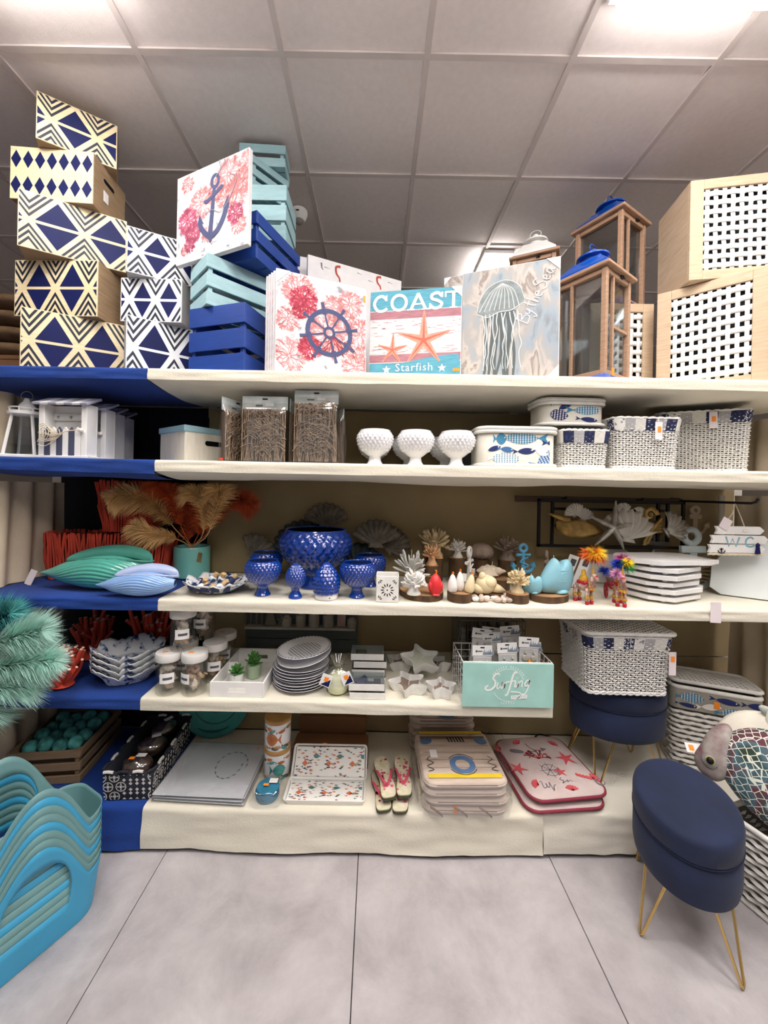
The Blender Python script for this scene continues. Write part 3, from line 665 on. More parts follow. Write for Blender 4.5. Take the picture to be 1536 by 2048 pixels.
ln = lantern((.999, 1.795), ZT+.002, .235, .525, .603, lblue, 'blue-roofed wooden glass lantern at the shelf edge beside the jellyfish canvas', base_m=mat('blue washed base', '#7f8fc9', .5, var=.2, col2='#2b4cb0', scale=12))
MB().box((-.082, -.134, .036), (.02, .003, .03)).build('price_sticker', orange, ln)
lantern((1.285, 2.14), 2.493, .25, .525, .545, lblue, 'larger blue-roofed wooden lantern standing on a lattice box behind', bars=False, base_m=lblue)
lantern((.90, 2.22), ZT+.002, .225, .86, -.45, lwhite, 'white-roofed wooden lantern behind the jellyfish canvas', bars=False, rh=1.15)
# ---- lattice boxes
lwood = mat('pale limed wood', '#cdb69c', .7, col2='#bba284', scale=6, stretch=(2, 2, 14), bump=.06)
strip_m = mat('white woven strip', '#f4f3f1', .6, var=.03)
def lattice_box(a, yaw, W, D, H, zb, label, slot=False, nx=9, nz=9):
    d = Vector((math.cos(yaw), math.sin(yaw))); n = Vector((-d.y, d.x)); c = Vector(a)+d*W/2+n*D/2
    r = thing('lattice_box', label, 'box', (c.x, c.y, zb), yaw, 'wooden boxes with white woven lattice fronts')
    t = .012; fw = .055
    MB().box((0, D/2-t/2, H/2), (W, t, H), .002).build('back_panel', lwood, r)
    for sx in (-1, 1): MB().box((sx*(W/2-t/2), -.002+.004, H/2), (t, D-t*2, H), .002).build('side_panel', lwood, r)
    MB().box((0, 0, t/2), (W-2*t, D-2*t, t), .001).build('bottom_panel', lwood, r); MB().box((0, 0, H-t/2), (W-2*t, D-2*t, t), .001).build('lid', lwood, r)
    fr = MB().box((0,0,0), (fw, .016, H), .002).build('stile', lwood, r); fr.location = (-W/2+fw/2, -D/2+.008, H/2); share(fr, (W/2-fw/2, -D/2+.008, H/2), r)
    rl = MB().box((0,0,0), (W-2*fw, .016, fw*.8), .002).build('rail', lwood, r); rl.location = (0, -D/2+.008, fw*.4); share(rl, (0, -D/2+.008, H-fw*.4), r)
    iw, ih = W-2*fw, H-1.6*fw; px, pz = iw/nx, ih/nz; am = .0022
    MB().box((0, -D/2+.045, H/2), (W-2*t, .004, H-2*t)).build('dark_lining', black, r)
    for par in (0, 1):
        o1 = None
        for i in range(par, nz, 2):
            zz = fw*.8+pz*(i+.5); loc = (0, -D/2+.009, zz)
            if o1 is None:
                N_ = nx*4; hw = pz*.275
                def fh(u, v, par=par): x = -iw/2+iw*u; return (x, am*math.cos(PI*(u*nx-.5)+PI*par)-.0012, hw*(2*v-1))
                o1 = MB().grid(fh, N_, 1).build('lattice_strip', strip_m, r, 180, solid=.0018); o1.location = loc
            else: share(o1, loc, r)
        o2 = None
        for j in range(par, nx, 2):
            xx = -iw/2+px*(j+.5); loc = (xx, -D/2+.009, fw*.8)
            if o2 is None:
                hw2 = px*.255
                def fv(u, v, par=par): return (hw2*(2*v-1), -am*math.cos(PI*(u*nz-.5)+PI*par)-.0012, ih*u)
                o2 = MB().grid(fv, nz*4, 1).build('lattice_strip', strip_m, r, 180, solid=.0018); o2.location = loc
            else: share(o2, loc, r)
    if slot:
        q = [(math.cos(k)*.014+(.032 if math.cos(k) > 0 else -.032), math.sin(k)*.012) for k in [2*PI*i/16 for i in range(16)]]
        MB().prism(q, -.001, .0012, Matrix.Translation((-W/2, .0, H*.70)) @ Matrix.Rotation(-PI/2, 4, 'Z') @ FRONT).build('handle_slot', black, r)
    return r
lattice_box((1.085, 1.965), 0, .33, .36, .497, ZT+.002, 'lattice-front box behind the blue lantern, carrying the larger lantern', nx=6)
lattice_box((1.362, 1.872), -.72, .39, .30, .497, ZT+.002, 'turned lattice-front box standing on the shelf at the wicker end')
lattice_box((1.418, 1.751), -.18, .42, .27, .458, ZT+.502, 'upper lattice-front box with a side handle slot, on top of another')
# ---- burlap bundle and kraft box at the far blue end
burl = mat('burlap', '#7b6043', .95, col2='#5e4730', scale=14, bump=.6, bscale=160)
bs = thing('burlap_bundle', 'folded brown burlap bundle behind the patterned boxes', 'fabric', (-1.98, 2.12, ZT+.172))
for k in range(4): MB().ball((.01*math.sin(k*3), 0, .05+.085*k), (.175, .15, .048), 20, 10).build('fold', burl, bs, 180)
kb = thing('kraft_box', 'brown kraft box under the burlap bundle', 'box', (-1.98, 2.12, ZT+.002)); MB().box((0, 0, .085), (.36, .3, .17), .003).build('carton', kraft, kb); MB().box((0, 0, .16), (.366, .306, .022), .002).build('lid', kraft, kb)
# ---- ceiling camera
cm = thing('dome_camera', 'white dome camera fixed to the ceiling above the wheel canvases', 'camera', (-.53, 2.46, ZC-.006))
MB().lathe([(.052, 0), (.054, -.008), (.054, -.022), (.046, -.045), (.034, -.062)], 24).build('housing', white, cm, 40)
MB().ball((0, 0, -.062), (.026, .026, .026), 16, 10).build('dome', mat('smoked dome', '#8d8783', .1, var=.02), cm, 180)
MB().box((0, -.053, -.030), (.02, .004, .006)).build('vent', black, cm)
# ================================================================ second shelf
slate = mat('slate paint', '#4a5068', .6, var=.05); offw = mat('cream net cord', '#ddd0b8', .9)
steel = mat('brushed steel', '#b9b9bb', .3, metal=1., var=.03)
def rrect(W, D, r, n=6, z=0):
    o = []
    for cx, cy, a0 in ((W/2-r, -D/2+r, -PI/2), (W/2-r, D/2-r, 0), (-W/2+r, D/2-r, PI/2), (-W/2+r, -D/2+r, PI)):
        for i in range(n+1): a = a0+PI/2*i/n; o.append((cx+r*math.cos(a), cy+r*math.sin(a), z))
    return o
def resample(pts, m):
    P = [Vector(p) for p in pts]; P.append(P[0]); L = [0]
    for i in range(1, len(P)): L.append(L[-1]+(P[i]-P[i-1]).length)
    out = []; j = 0
    for k in range(m):
        s = L[-1]*k/m
        while L[j+1] < s: j += 1
        t = (s-L[j])/max(1e-9, L[j+1]-L[j]); out.append(P[j].lerp(P[j+1], t))
    return out, L[-1]
# lighthouse lantern
r = thing('lighthouse_lantern', 'white metal lighthouse-shaped lantern beside the beach-hut key cabinets', 'lantern', (-1.562, 1.70, Z2+.003), .3); r.scale = (.9, .9, .92)
MB().box((0, 0, .008), (.145, .145, .016), .003).build('base', white, r)
for sx, sy in ((-1,-1),(1,-1),(1,1),(-1,1)): MB().tube([(sx*.062, sy*.062, .016), (sx*.040, sy*.040, .205)], .007, 6).build('post', white, r)
for k in range(4):
    an = k*PI/2; M = Matrix.Rotation(an, 4, 'Z'); MB().add([(-.056, -.058, .02), (.056, -.058, .02), (.036, -.038, .2), (-.036, -.038, .2)], [(0,1,2,3)], M).build('glass_pane', gl_d, r)
MB().lathe([(.062, .205), (.072, .208), (.072, .222), (.05, .226), (.03, .228), (.030, .242), (.036, .246), (.026, .262), (.014, .275), (.010, .29), (0, .293)], 24).build('gallery_dome', white, r, 40)
for k in range(8): a = 2*PI*k/8; MB().tube([(.066*math.cos(a), .066*math.sin(a), .222), (.066*math.cos(a), .066*math.sin(a), .238)], .003, 5).build('railing_post', white, r)
MB().tube([(.066*math.cos(t), .066*math.sin(t), .238) for t in [2*PI*i/24 for i in range(24)]], .0035, 5, True).build('railing', white, r, 60)
MB().tube([(.024*math.cos(t), 0, .300+.024*math.sin(t)) for t in [2*PI*i/24 for i in range(24)]], .0025, 6, True).build('ring_handle', mat('grey wire', '#8e8f95', .4, metal=.6), r, 60)
# beach-hut key cabinets
def key_cabinet():
    r = thing('key_cabinet', 'x', 'key cabinet', (0,0,0), 0, 'white beach-hut key cabinets in a row'); W, D, H = .205, .065, .232
    MB().box((0, D/2-.004, H/2), (W, .008, H), .001).build('back_panel', white, r)
    a = MB().box((0,0,0), (.024, D-.008, H), .0015).build('side_panel', white, r); a.location = (-W/2+.012, -.004, H/2); share(a, (W/2-.012, -.004, H/2), r)
    MB().box((0, 0, .005), (W+.02, D+.012, .010), .001).build('bottom_board', white, r)
    MB().box((0, D/2-.014, H-.05), (W-.05, .010, .03), .001).build('hook_rail', white, r)
    for k in (-1, 0, 1): MB().tube([(k*.055, D/2-.019, H-.045), (k*.055, D/2-.028, H-.052), (k*.055+.008, D/2-.030, H-.058), (k*.055+.012, D/2-.030, H-.048)], .0018, 5).build('hook', steel, r, 60)
    tl = Matrix.Translation((0, -.008, H+.014)) @ Matrix.Rotation(.42, 4, 'X')
    for k in range(7): w_ = (W+.03)/7; MB().box((-W/2-.015+w_*(k+.5), 0, 0), (w_-.0008, D+.03, .010), .001, tl).build('roof_stripe', white if k % 2 else mat('lilac grey paint', '#a9a9bb', .6), r)
    for k in range(6):
        w_ = (W-.05)/6; x = -W/2+.025+w_*(k+.5); h = .105
        MB().prism([(-w_*.46, 0), (w_*.46, 0), (w_*.46, h), (0, h+.018), (-w_*.46, h)], 0, .006, Matrix.Translation((x, -D/2+.005, .010)) @ FRONT).build('picket', white if k % 2 else slate, r)
    m = MB(); rq = random.Random(5)
    for k in range(9):
        x0, z0 = -.095+.004*rq.random(), .135-.010*k
        m.tube(smooth_path([(x0, -D/2-.010, z0), (-.06, -D/2-.016, z0+rq.uniform(-.012, .012)), (-.02, -D/2-.012, .10-.003*k), (.02, -D/2-.010, .112), (.07, -D/2-.008, .118)], 4), .0016, 4)
    for k in range(8): x = -.09+.012*k; m.tube(smooth_path([(x, -D/2-.012, .135-k*.002), (x+.010, -D/2-.017, .10), (x-.004, -D/2-.014, .065+.004*k)], 4), .0014, 4)
    stuff(m.build('net', offw, r, 60))
    MB().ball((.085, -D/2-.010, .118), (.012, .008, .009), 10, 6).build('shell', mat('net shell', '#efe8dc', .5), r, 180)
    return r
k0 = key_cabinet()
for k, (x, y, lb) in enumerate(((-1.338, 1.655, 'white beach-hut key cabinet at the front of its row, with hooks and net'), (-1.330, 1.757, 'second white key cabinet, directly behind the front one'),
    (-1.352, 1.858, 'third white key cabinet in the row'), (-1.372, 1.96, 'rearmost white key cabinet of the row'))):
    if k == 0: k0.location = (x, y, Z2+.003); k0['label'] = lb
    else: dup(k0, (x, y, Z2+.003), 0, lb)
# white wooden box with pale blue lid
r = thing('wooden_box', 'whitewashed wooden box with pale blue lid and handle slot on the second shelf', 'box', (-.865, 1.872, Z2+.003), .95)
wwash = mat('whitewashed wood', '#e9e4d8', .7, col2='#dad3c3', scale=6, stretch=(14, 14, 2), bump=.05)
MB().box((0, 0, .072), (.275, .225, .144), .002).build('body', wwash, r); MB().box((0, 0, .150), (.287, .237, .028), .003).build('lid', mat('pale blue lid', '#9cc3d2', .6, var=.04), r)
q = [(math.cos(t)*.012+(.03 if math.cos(t) > 0 else -.03), math.sin(t)*.012) for t in [2*PI*i/16 for i in range(16)]]
MB().prism(q, -.001, .0012, Matrix.Translation((.0, -.1125, .092)) @ FRONT).build('handle_slot', black, r)
MB().box((0,0,0), (.016, .004, .010), .001).build('tag_tip', mat('red tag', '#e2452f', .6), None); o = bpy.context.view_layer.objects.active
o = C.objects[-1]; o.name = 'red_tag'; o.location = (-.652, 1.60, Z2+.009); tag(o, 'tiny red tag lying by the raffia bags on the cloth', 'tag')
# raffia bags
raf = mat('brown raffia', '#ab957d', .85, col2='#75614d', scale=60); rafd = mat('shaded raffia', '#5d4b3b', .95); card = mat('printed header card', '#dfe3e3', .6, col2='#aebcbc', scale=18); dash = mat('grey print', '#55565a', .7)
def raffia_bag(W, H, T, label, seed):
    r = thing('raffia_bag', label, 'bag', (0,0,0), 0, 'clear bags of brown raffia fringe'); rq = random.Random(seed); hh = H-.055
    MB().grid(lambda u, v: ((W-.014)*(u-.5)*(1-.12*abs(2*v-1)**4), 0, hh*v), 1, 1)
    MB().box((0, 0, hh/2), (W-.02, T*.55, hh-.01), .006).build('raffia_core', rafd, r)
    m = MB(); n = int(W/.0042)
    for i in range(n):
        x = -W/2+.008+(W-.016)*i/(n-1); pts = []; q = 0
        for k in range(9): q += rq.uniform(-.007, .007); pts.append((max(-W/2+.006, min(W/2-.006, x+q)), -T*.33-.004*rq.random(), hh*(.99-k/8*.97)))
        m.tube(pts, rq.uniform(.0014, .0024), 4)
    for i in range(60):
        x, z = rq.uniform(-W*.35, W*.35), rq.uniform(.03, hh*.92); m.tube(smooth_path([(x-.03, -T*.42, z), (x, -T*.45, z+rq.uniform(.01, .03)), (x+.03, -T*.42, z+rq.uniform(-.02, .02))], 4), .0018, 4)
    stuff(m.build('fringe', raf, r, 60))
    MB().box((0, -.001, H-.029), (W, .006, .058), .001).build('header_card', card, r)
    MB().box((0, -.005, H-.012), (.022, .0015, .006)).build('hang_hole', black, r)
    for x, w_, z in ((-.025, .03, .040), (.02, .035, .036)): MB().box((x, -.005, H-z), (w_, .0012, .012 if w_ > .03 else .006)).build('printed_label', dash if w_ < .033 else paperw, r)
    def f(u, v): a = 2*PI*u; c_, s_ = math.cos(a), math.sin(a); return ((W/2+.001)*math.copysign(abs(c_)**.35, c_), T/2*math.copysign(abs(s_)**.6, s_)*(1-.75*max(0, v-.85)/.15)*(1+.06*noise.noise(Vector((c_*3, v*9, seed)))), (H-.03)*v)
    MB().grid(f, 28, 14, cu=True).build('plastic_sleeve', film, r, 180); return r
b0 = raffia_bag(.197, .285, .055, 'shorter clear bag of brown raffia facing forward beside the blue-lidded box', 1); b0.location = (-.487, 1.655, Z2+.003)
b1 = raffia_bag(.19, .312, .06, 'tallest clear bag of brown raffia, close under the top shelf', 2); b1.location = (-.263, 1.645, Z2+.003)
dup(b0, (-.625, 1.70, Z2+.003), 1.15, 'raffia bag turned edge-on beside the blue-lidded box', scale=(.9, 1, .96))
dup(b0, (-.585, 1.93, Z2+.003), .7, 'raffia bag leaning behind the edge-on raffia bag', scale=(.9, 1, .93))
dup(b0, (-.375, 1.735, Z2+.003), 1.5, 'thin raffia bag turned sideways between the two forward-facing bags', scale=(.8, .3, .98))
dup(b1, (-.205, 1.80, Z2+.003), -.9, 'raffia bag in shade behind the tallest raffia bag', scale=(.9, 1, .82))
# ---- diamond-knobbed goblets and pots
def knob(R, k, amp, z0, z1, row):
    def fn(r, z, a, i):
        if z < z0 or z > z1: return r
        p = (a*k/(2*PI)+(z-z0)/row) % 1; q = (a*k/(2*PI)-(z-z0)/row) % 1
        d = (1-abs(2*p-1))*(1-abs(2*q-1)); e = min(1, (z-z0)/(row*.6), (z1-z)/(row*.4)); return r+amp*R*d**.8*max(0, e)
    return fn
def goblet_prof(R, H, foot=.30, neck=.24):
    P = [(foot*1.55*R, 0), (foot*1.62*R, H*.012), (foot*1.55*R, H*.03), (foot*1.25*R, H*.10), (neck*1.35*R, H*.20), (neck*1.42*R, H*.25)]
    for i in range(1, 37): t = i/36; z = H*(.25+.75*t); r_ = R*(neck*1.42+(1-neck*1.42)*math.sin(min(1, t*1.45)*PI/2)**.75); r_ *= 1-.13*max(0, t-.72)/.28; P.append((r_, z))
    P += [(R*.845, H*1.0), (R*.82, H*.985), (R*.86, H*.9), (R*.8, H*.6), (R*.5, H*.38), (0, H*.34)]
    return P
gw = mat('white glazed ceramic', '#f0f0f4', .22, var=.02, coat=.5); gb = mat('cobalt glazed ceramic', '#033c9c', .12, var=.12, scale=5, coat=1., spec=.7)
def goblet(R, H, m, k=24, row=.026, amp=.13, name='knobbed_goblet', label='', grp=None, loc=(0,0,0), cat='bowl'):
    r = thing(name, label, cat, loc, 0, grp); pf = goblet_prof(R, H); nk = knob(R, k, amp, H*.33, H*.955, row)
    MB().lathe(pf[:41], k*5, fn=lambda r_, z, a, i: nk(r_, z, a, i) if i > 6 else r_).build('bowl', m, r, 180)
    MB().lathe(pf[40:], 48).build('inner_wall', m, r, 60); return r
g0 = goblet(.077, .152, gw, label='white diamond-knobbed goblet nearest the raffia bags, front row', grp='white knobbed goblets on the second shelf', loc=(-.008, 1.69, Z2+.003))
for x, y, lb in ((.172, 1.69, 'white diamond-knobbed goblet in the middle of the front row'), (.352, 1.69, 'white diamond-knobbed goblet beside the fish-print basket, front row'),
    (-.012, 1.885, 'white goblet in shade behind the first front goblet'), (.158, 1.885, 'white goblet in shade behind the middle front goblet'), (.338, 1.885, 'white goblet in shade behind the goblet by the fish basket')): dup(g0, (x, y, Z2+.003), 0, lb)
# ---- fish-print baskets
wrat = mat('white rattan', '#efede8', .55, var=.05, scale=30); lin_c = mat('linen fish fabric', '#d9d5c9', .85, var=.03, bump=.1, bscale=300)
fm = {'n': mat('navy fish ink', '#1d2c66', .8), 't': mat('teal fish ink', '#3f87ad', .8), 'b': mat('mid blue fish ink', '#3d6fa8', .8), 'w': mat('white fish ink', '#f4f2ee', .8)}
def fish_shape(A, c, L, h, a=0., tail=True):
    ca, sa = math.cos(a), math.sin(a); T = lambda p: (c[0]+p[0]*ca-p[1]*sa, c[1]+p[0]*sa+p[1]*ca)
    A.poly([T((L*.5-L*.78*t, h*.5*math.sin(PI*t)**.7)) for t in [i/8 for i in range(9)]]+[T((L*.5-L*.78*t, -h*.5*math.sin(PI*t)**.7)) for t in [i/8 for i in range(7, 0, -1)]])
    if tail: A.poly([T((-L*.26, 0)), T((-L*.5, h*.42)), T((-L*.43, 0))]); A.poly([T((-L*.26, 0)), T((-L*.43, 0)), T((-L*.5, -h*.42))])
    return T
def fish_art(root, M, items, rect_):
    L = {k: Art(M, rect_) for k in fm}; D = {k: Art(M, rect_) for k in fm}
    for i, k in enumerate('ntbw'): L[k].w = .0008+.0002*i; D[k].w = .0018
    for k, x, y, ln, h, a, dots in items:
        T = fish_shape(L[k], (x, y), ln, h, a)
        if dots:
            dk = 'w' if k != 'w' else 't'; n = int(ln/.014)
            for i in range(1, n):
                t = i/n; hh = h*.40*math.sin(PI*t)**.8; m = int(hh/.0055)
                for j in range(-m, m+1):
                    p = T((ln*.5-ln*.78*t, j*.0075)); D[dk].disc(p, .0036, .0026, 6)
        else: p = T((ln*.36, h*.10)); D['w' if k != 'w' else 'n'].disc(p, .003, None, 6)
    for k in fm: L[k].done('fish_print', fm[k], root); D[k].done('fish_scale_print', fm[k], root)
def fish_basket(W, D, H, label, items, loc, rz=0., cloth=lin_c):
    r = thing('fish_basket', label, 'basket', loc, rz, 'fabric baskets printed with fish')
    rad = .05; base = rrect(W-.012, D-.012, rad, 6); m = MB(); n = len(base)
    m.add([(x, y, .006) for x, y, _ in base]+[(x, y, H-.006) for x, y, _ in base], [(i, (i+1) % n, n+(i+1) % n, n+i) for i in range(n)]+[tuple(range(n))[::-1]]); m.build('fabric_wall', cloth, r, 40, solid=.003)
    for z, rr, gap in ((.008, .008, 0), (H-.006, .009, 0), (H-.020, .008, 0)): MB().tube(rrect(W, D, rad, 6, z), rr, 7, True).build('rattan_ring', wrat, r, 60)
    fish_art(r, Matrix.Translation((-W/2, -D/2+.0045, 0)) @ FRONT, items, (rad*.8, W-rad*.8, .016, H-.028)); return r
it1 = [('t', .205, .125, .19, .052, PI, 1), ('n', .06, .075, .075, .022, .3, 0), ('b', .115, .075, .075, .024, -.1, 0), ('n', .195, .068, .10, .028, .05, 0), ('w', .265, .070, .08, .034, -.35, 0), ('b', .29, .035, .15, .06, .5, 1), ('w', .10, .035, .16, .045, 0, 1), ('n', .32, .105, .10, .03, 0, 0), ('t', .09, .12, .06, .05, 0, 0)]
fish_basket(.345, .20, .172, 'white-rimmed basket printed with large blue fish, standing on the second shelf by the goblets', it1, (.610, 1.735, Z2+.003))
it2 = [('n', .065, .048, .11, .05, -.1, 1), ('n', .10, .085, .10, .028, .55, 0), ('t', .185, .070, .16, .038, 0, 1), ('n', .225, .11, .10, .03, -.15, 0), ('n', .20, .030, .10, .022, -.1, 0), ('n', .03, .10, .07, .03, .3, 1), ('b', .14, .115, .06, .014, 0, 0)]
fb2 = fish_basket(.295, .17, .120, 'small fish-print basket perched on top of the small wicker basket', it2, (.858, 1.745, Z2+.188), .03)
fish_basket(.26, .11, .15, 'dark fish-print basket in shade behind the large one', it2, (.575, 1.99, Z2+.003), 0, mat('dark linen', '#55565c', .9))  # linen darkened, shade behind the large basket put into its colour
# ---- wicker baskets
wick = mat('white wicker', '#eceae6', .6, var=.06, scale=40)
def ptn(name, kind, c1, c2, s):
    if name in MATS: return MATS[name]
    m = mat(name, c1, .85); nt = m.node_tree; N = nt.nodes; L = nt.links; tc = N.new('ShaderNodeTexCoord')
    if kind == 'stripe': t = N.new('ShaderNodeTexWave'); t.inputs['Scale'].default_value = s; t.bands_direction = 'Z'; o = t.outputs['Fac']
    elif kind == 'dot': t = N.new('ShaderNodeTexVoronoi'); t.inputs['Scale'].default_value = s; o = t.outputs['Distance']
    else: t = N.new('ShaderNodeTexChecker'); t.inputs['Scale'].default_value = s; o = t.outputs['Fac']
    L.new(tc.outputs['Object'], t.inputs['Vector']); rp = N.new('ShaderNodeValToRGB'); rp.color_ramp.interpolation = 'CONSTANT'
    rp.color_ramp.elements[0].color = lin(c1); rp.color_ramp.elements[1].color = lin(c2); rp.color_ramp.elements[1].position = .38 if kind == 'dot' else .5
    L.new(o, rp.inputs[0]); L.new(rp.outputs[0], N['Principled BSDF'].inputs['Base Color']); return m
PT = [ptn('navy patch', 'dot', '#29335e', '#1a2146', 60), ptn('ivory patch', 'check', '#dcdad2', '#d6d4cc', 60), ptn('navy dotted patch', 'dot', '#e4e4e4', '#1c244c', 150), ptn('striped patch', 'stripe', '#22284e', '#e8e6e0', 90), ptn('shell sketch patch', 'dot', '#8a8a98', '#e2e0da', 70)]
def weave(mb, W, D, H, tap, row, pitch, rad, th=.0030, z0=.0):
    nr = int(H/row); P0, per = resample(rrect(W, D, rad), 16); n = int(per/pitch)//2*2+1
    for i in range(nr):
        z = z0+row*(i+.5); s = tap+(1-tap)*(z-z0)/H; pts, _ = resample(rrect(W*s, D*s, rad*s), n*2); o = []
        for k, p in enumerate(pts):
            t = (pts[(k+1) % len(pts)]-pts[k-1]).normalized(); nn = Vector((t.y, -t.x, 0)); ph = (k//1) % 4
            am = (.0050, .0, -.0050, .0)[(ph+2*(i % 2)) % 4]; o.append(p+nn*am+Vector((0, 0, z+.0008*((k*7+i*3) % 5-2))))
        mb.tube(o, th, 4, True)
    return n
def wicker(W, D, H, label, loc, rz=0., row=.0094, pitch=.0145, tap=.90, liner=True, nP=None, tag_at=None, lid=False, rot0=0, braid=True):
    r = thing('wicker_basket', label, 'basket', loc, rz, 'white wicker baskets with patchwork cloth rims'); rad = .035
    m = MB(); n = weave(m, W, D, H-.008, tap, row, pitch, rad); stuff(m.build('weave', wick, r, 60))
    m = MB(); a, _ = resample(rrect(W*tap, D*tap, rad*tap), n); b, _ = resample(rrect(W, D, rad), n)
    for p, q in zip(a, b): m.tube([p+Vector((0,0,.002)), q+Vector((0,0,H-.004))], .0026, 4)
    stuff(m.build('stakes', wick, r, 60))
    MB().prism([(p[0], p[1]) for p in rrect(W*tap-.016, D*tap-.016, rad*.8)], .002, .006).build('bottom', wick, r)
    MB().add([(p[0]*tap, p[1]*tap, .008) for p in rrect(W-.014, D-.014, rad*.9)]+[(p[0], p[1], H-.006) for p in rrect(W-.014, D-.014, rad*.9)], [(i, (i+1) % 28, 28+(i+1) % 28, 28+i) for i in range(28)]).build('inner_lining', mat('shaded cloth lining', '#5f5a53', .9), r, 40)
    for dz, rr in ((0, .0065), (-.009, .0055)): 
        pts, _ = resample(rrect(W+.004, D+.004, rad), 90); MB().tube([p+Vector((0, 0, H-.004+dz+.002*math.sin(k*2.1))) for k, p in enumerate(pts)], rr, 6, True).build('rim', wick, r, 60)
    if braid:
        pts, _ = resample(rrect(W*tap+.008, D*tap+.008, rad), 120)
        for j in range(2): MB().tube([p+Vector((0, 0, .008+.005*math.sin(k*1.05+j*PI))) for k, p in enumerate(pts)], .0042, 5, True).build('base_braid', wick, r, 60)
    if liner:
        pts, per = resample(rrect(W+.016, D+.016, rad), 144); nP = nP or int(per/.045); 
        for j in range(nP):
            i0, i1 = int(144*j/nP), int(144*(j+1)/nP); m = MB(); k = i1-i0
            if k < 1: continue
            hh = .050
            def f(u, v): p = pts[(i0+min(k, int(round(u*k)))) % 144]; t = 1-.05*v; w_ = .002*math.sin(u*9+j); return (p.x*t*(1+w_), p.y*t*(1+w_), H-.008-hh*v)
            m.grid(f, k, 4); m.build('rim_patch', PT[(0, 1, 2, 4, 3, 1, 0, 3)[(j+rot0) % 8]], r, 60)
    if tag_at:
        x, z = tag_at; MB().box((x, -D/2-.017, z), (.030, .0016, .075), 0, None).build('price_tag', pink_tag, r); MB().box((x+.002, -D/2-.0185, z+.005), (.014, .0012, .024)).build('price_sticker', orange, r); MB().tube([(x, -D/2-.016, z+.035), (x, -D/2-.014, H-.005)], .0012, 4).build('tag_string', paperw, r)
    return r
wicker(.205, .20, .168, 'smallest white wicker basket, under the perched fish-print basket', (.905, 1.745, Z2+.003), 0)
wicker(.29, .25, .225, 'middle white wicker basket with a price tag on its second shelf rim', (1.168, 1.765, Z2+.003), 0, tag_at=(.03, .165), rot0=1)
wicker(.35, .18, .283, 'tallest white wicker basket at the end of the second shelf', (1.535, 1.835, Z2+.003), -.42, tag_at=(.03, .235), rot0=2, tap=.93)
# ================================================================ third shelf
# ---- red twig baskets
twig = mat('red painted twigs', '#c8432c', .7, var=.15, scale=10, bump=.2, bscale=80)
def twig_basket(W, D, H, label, loc, rz=0., tap=.92, seed=0, step=.0125):
    r = thing('twig_basket', label, 'basket', loc, rz, 'red twig baskets on the third shelf'); rq = random.Random(seed); rad = min(W, D)*.28
    pts, per = resample(rrect(W, D, rad), int(2*(W+D)/step)); m = MB()
    for p in pts:
        a = rq.uniform(.5, 1.2); q = []
        for k in range(6):
            t = k/5; s = tap+(1-tap)*t; q.append((p.x*s+.006*math.sin(5*t*a+p.x*60), p.y*s+.006*math.cos(4*t*a+p.y*70), .002+(H+rq.uniform(-.004, .004))*t))
        m.tube(q, [rq.uniform(.0036, .0062) for _ in range(6)], 6)
    for k in range(int(len(pts)*.2)):
        p = pts[rq.randrange(len(pts))]; m.tube([(p.x*tap*1.02, p.y*tap*1.02, .01), (p.x*1.0+.02*rq.uniform(-1, 1), p.y*1.01, H*.5), (p.x*1.01+.03*rq.uniform(-1, 1), p.y*1.01, H*.97)], .005, 5)
    stuff(m.build('twigs', twig, r, 60))
    b = rrect(W-.02, D-.02, rad*.9); n = len(b)
    MB().add([(p[0]*tap, p[1]*tap, .004) for p in b]+[(p[0], p[1], H-.012) for p in b], [(i, (i+1) % n, n+(i+1) % n, n+i) for i in range(n)]+[tuple(range(n))[::-1]]).build('lining', mat('dark red lining', '#5a1a12', .9), r, 40)  # dark inner sheet, paints the shade between the twigs
    return r
tb = twig_basket(.38, .18, .228, 'largest red twig basket behind the teal ceramic shell', (-1.435, 1.935, Z3+.003), .0, seed=1)
twig_basket(.165, .19, .225, 'red twig basket between the large red one and the feather vase', (-1.143, 1.955, Z3+.003), 0, seed=2)
twig_basket(.26, .18, .255, 'red twig basket stacked on top of the two lower red baskets', (-1.25, 1.965, Z3+.237), 0, tap=.84, seed=3)
r = thing('price_tag', 'pale pink tag leaning against the largest red twig basket', 'tag', (-1.60, 1.76, Z3+.003), -.1, rx=-.2, ry=.3); MB().box((0, 0, .035), (.034, .0016, .07), 0).build('tag', pink_tag, r)
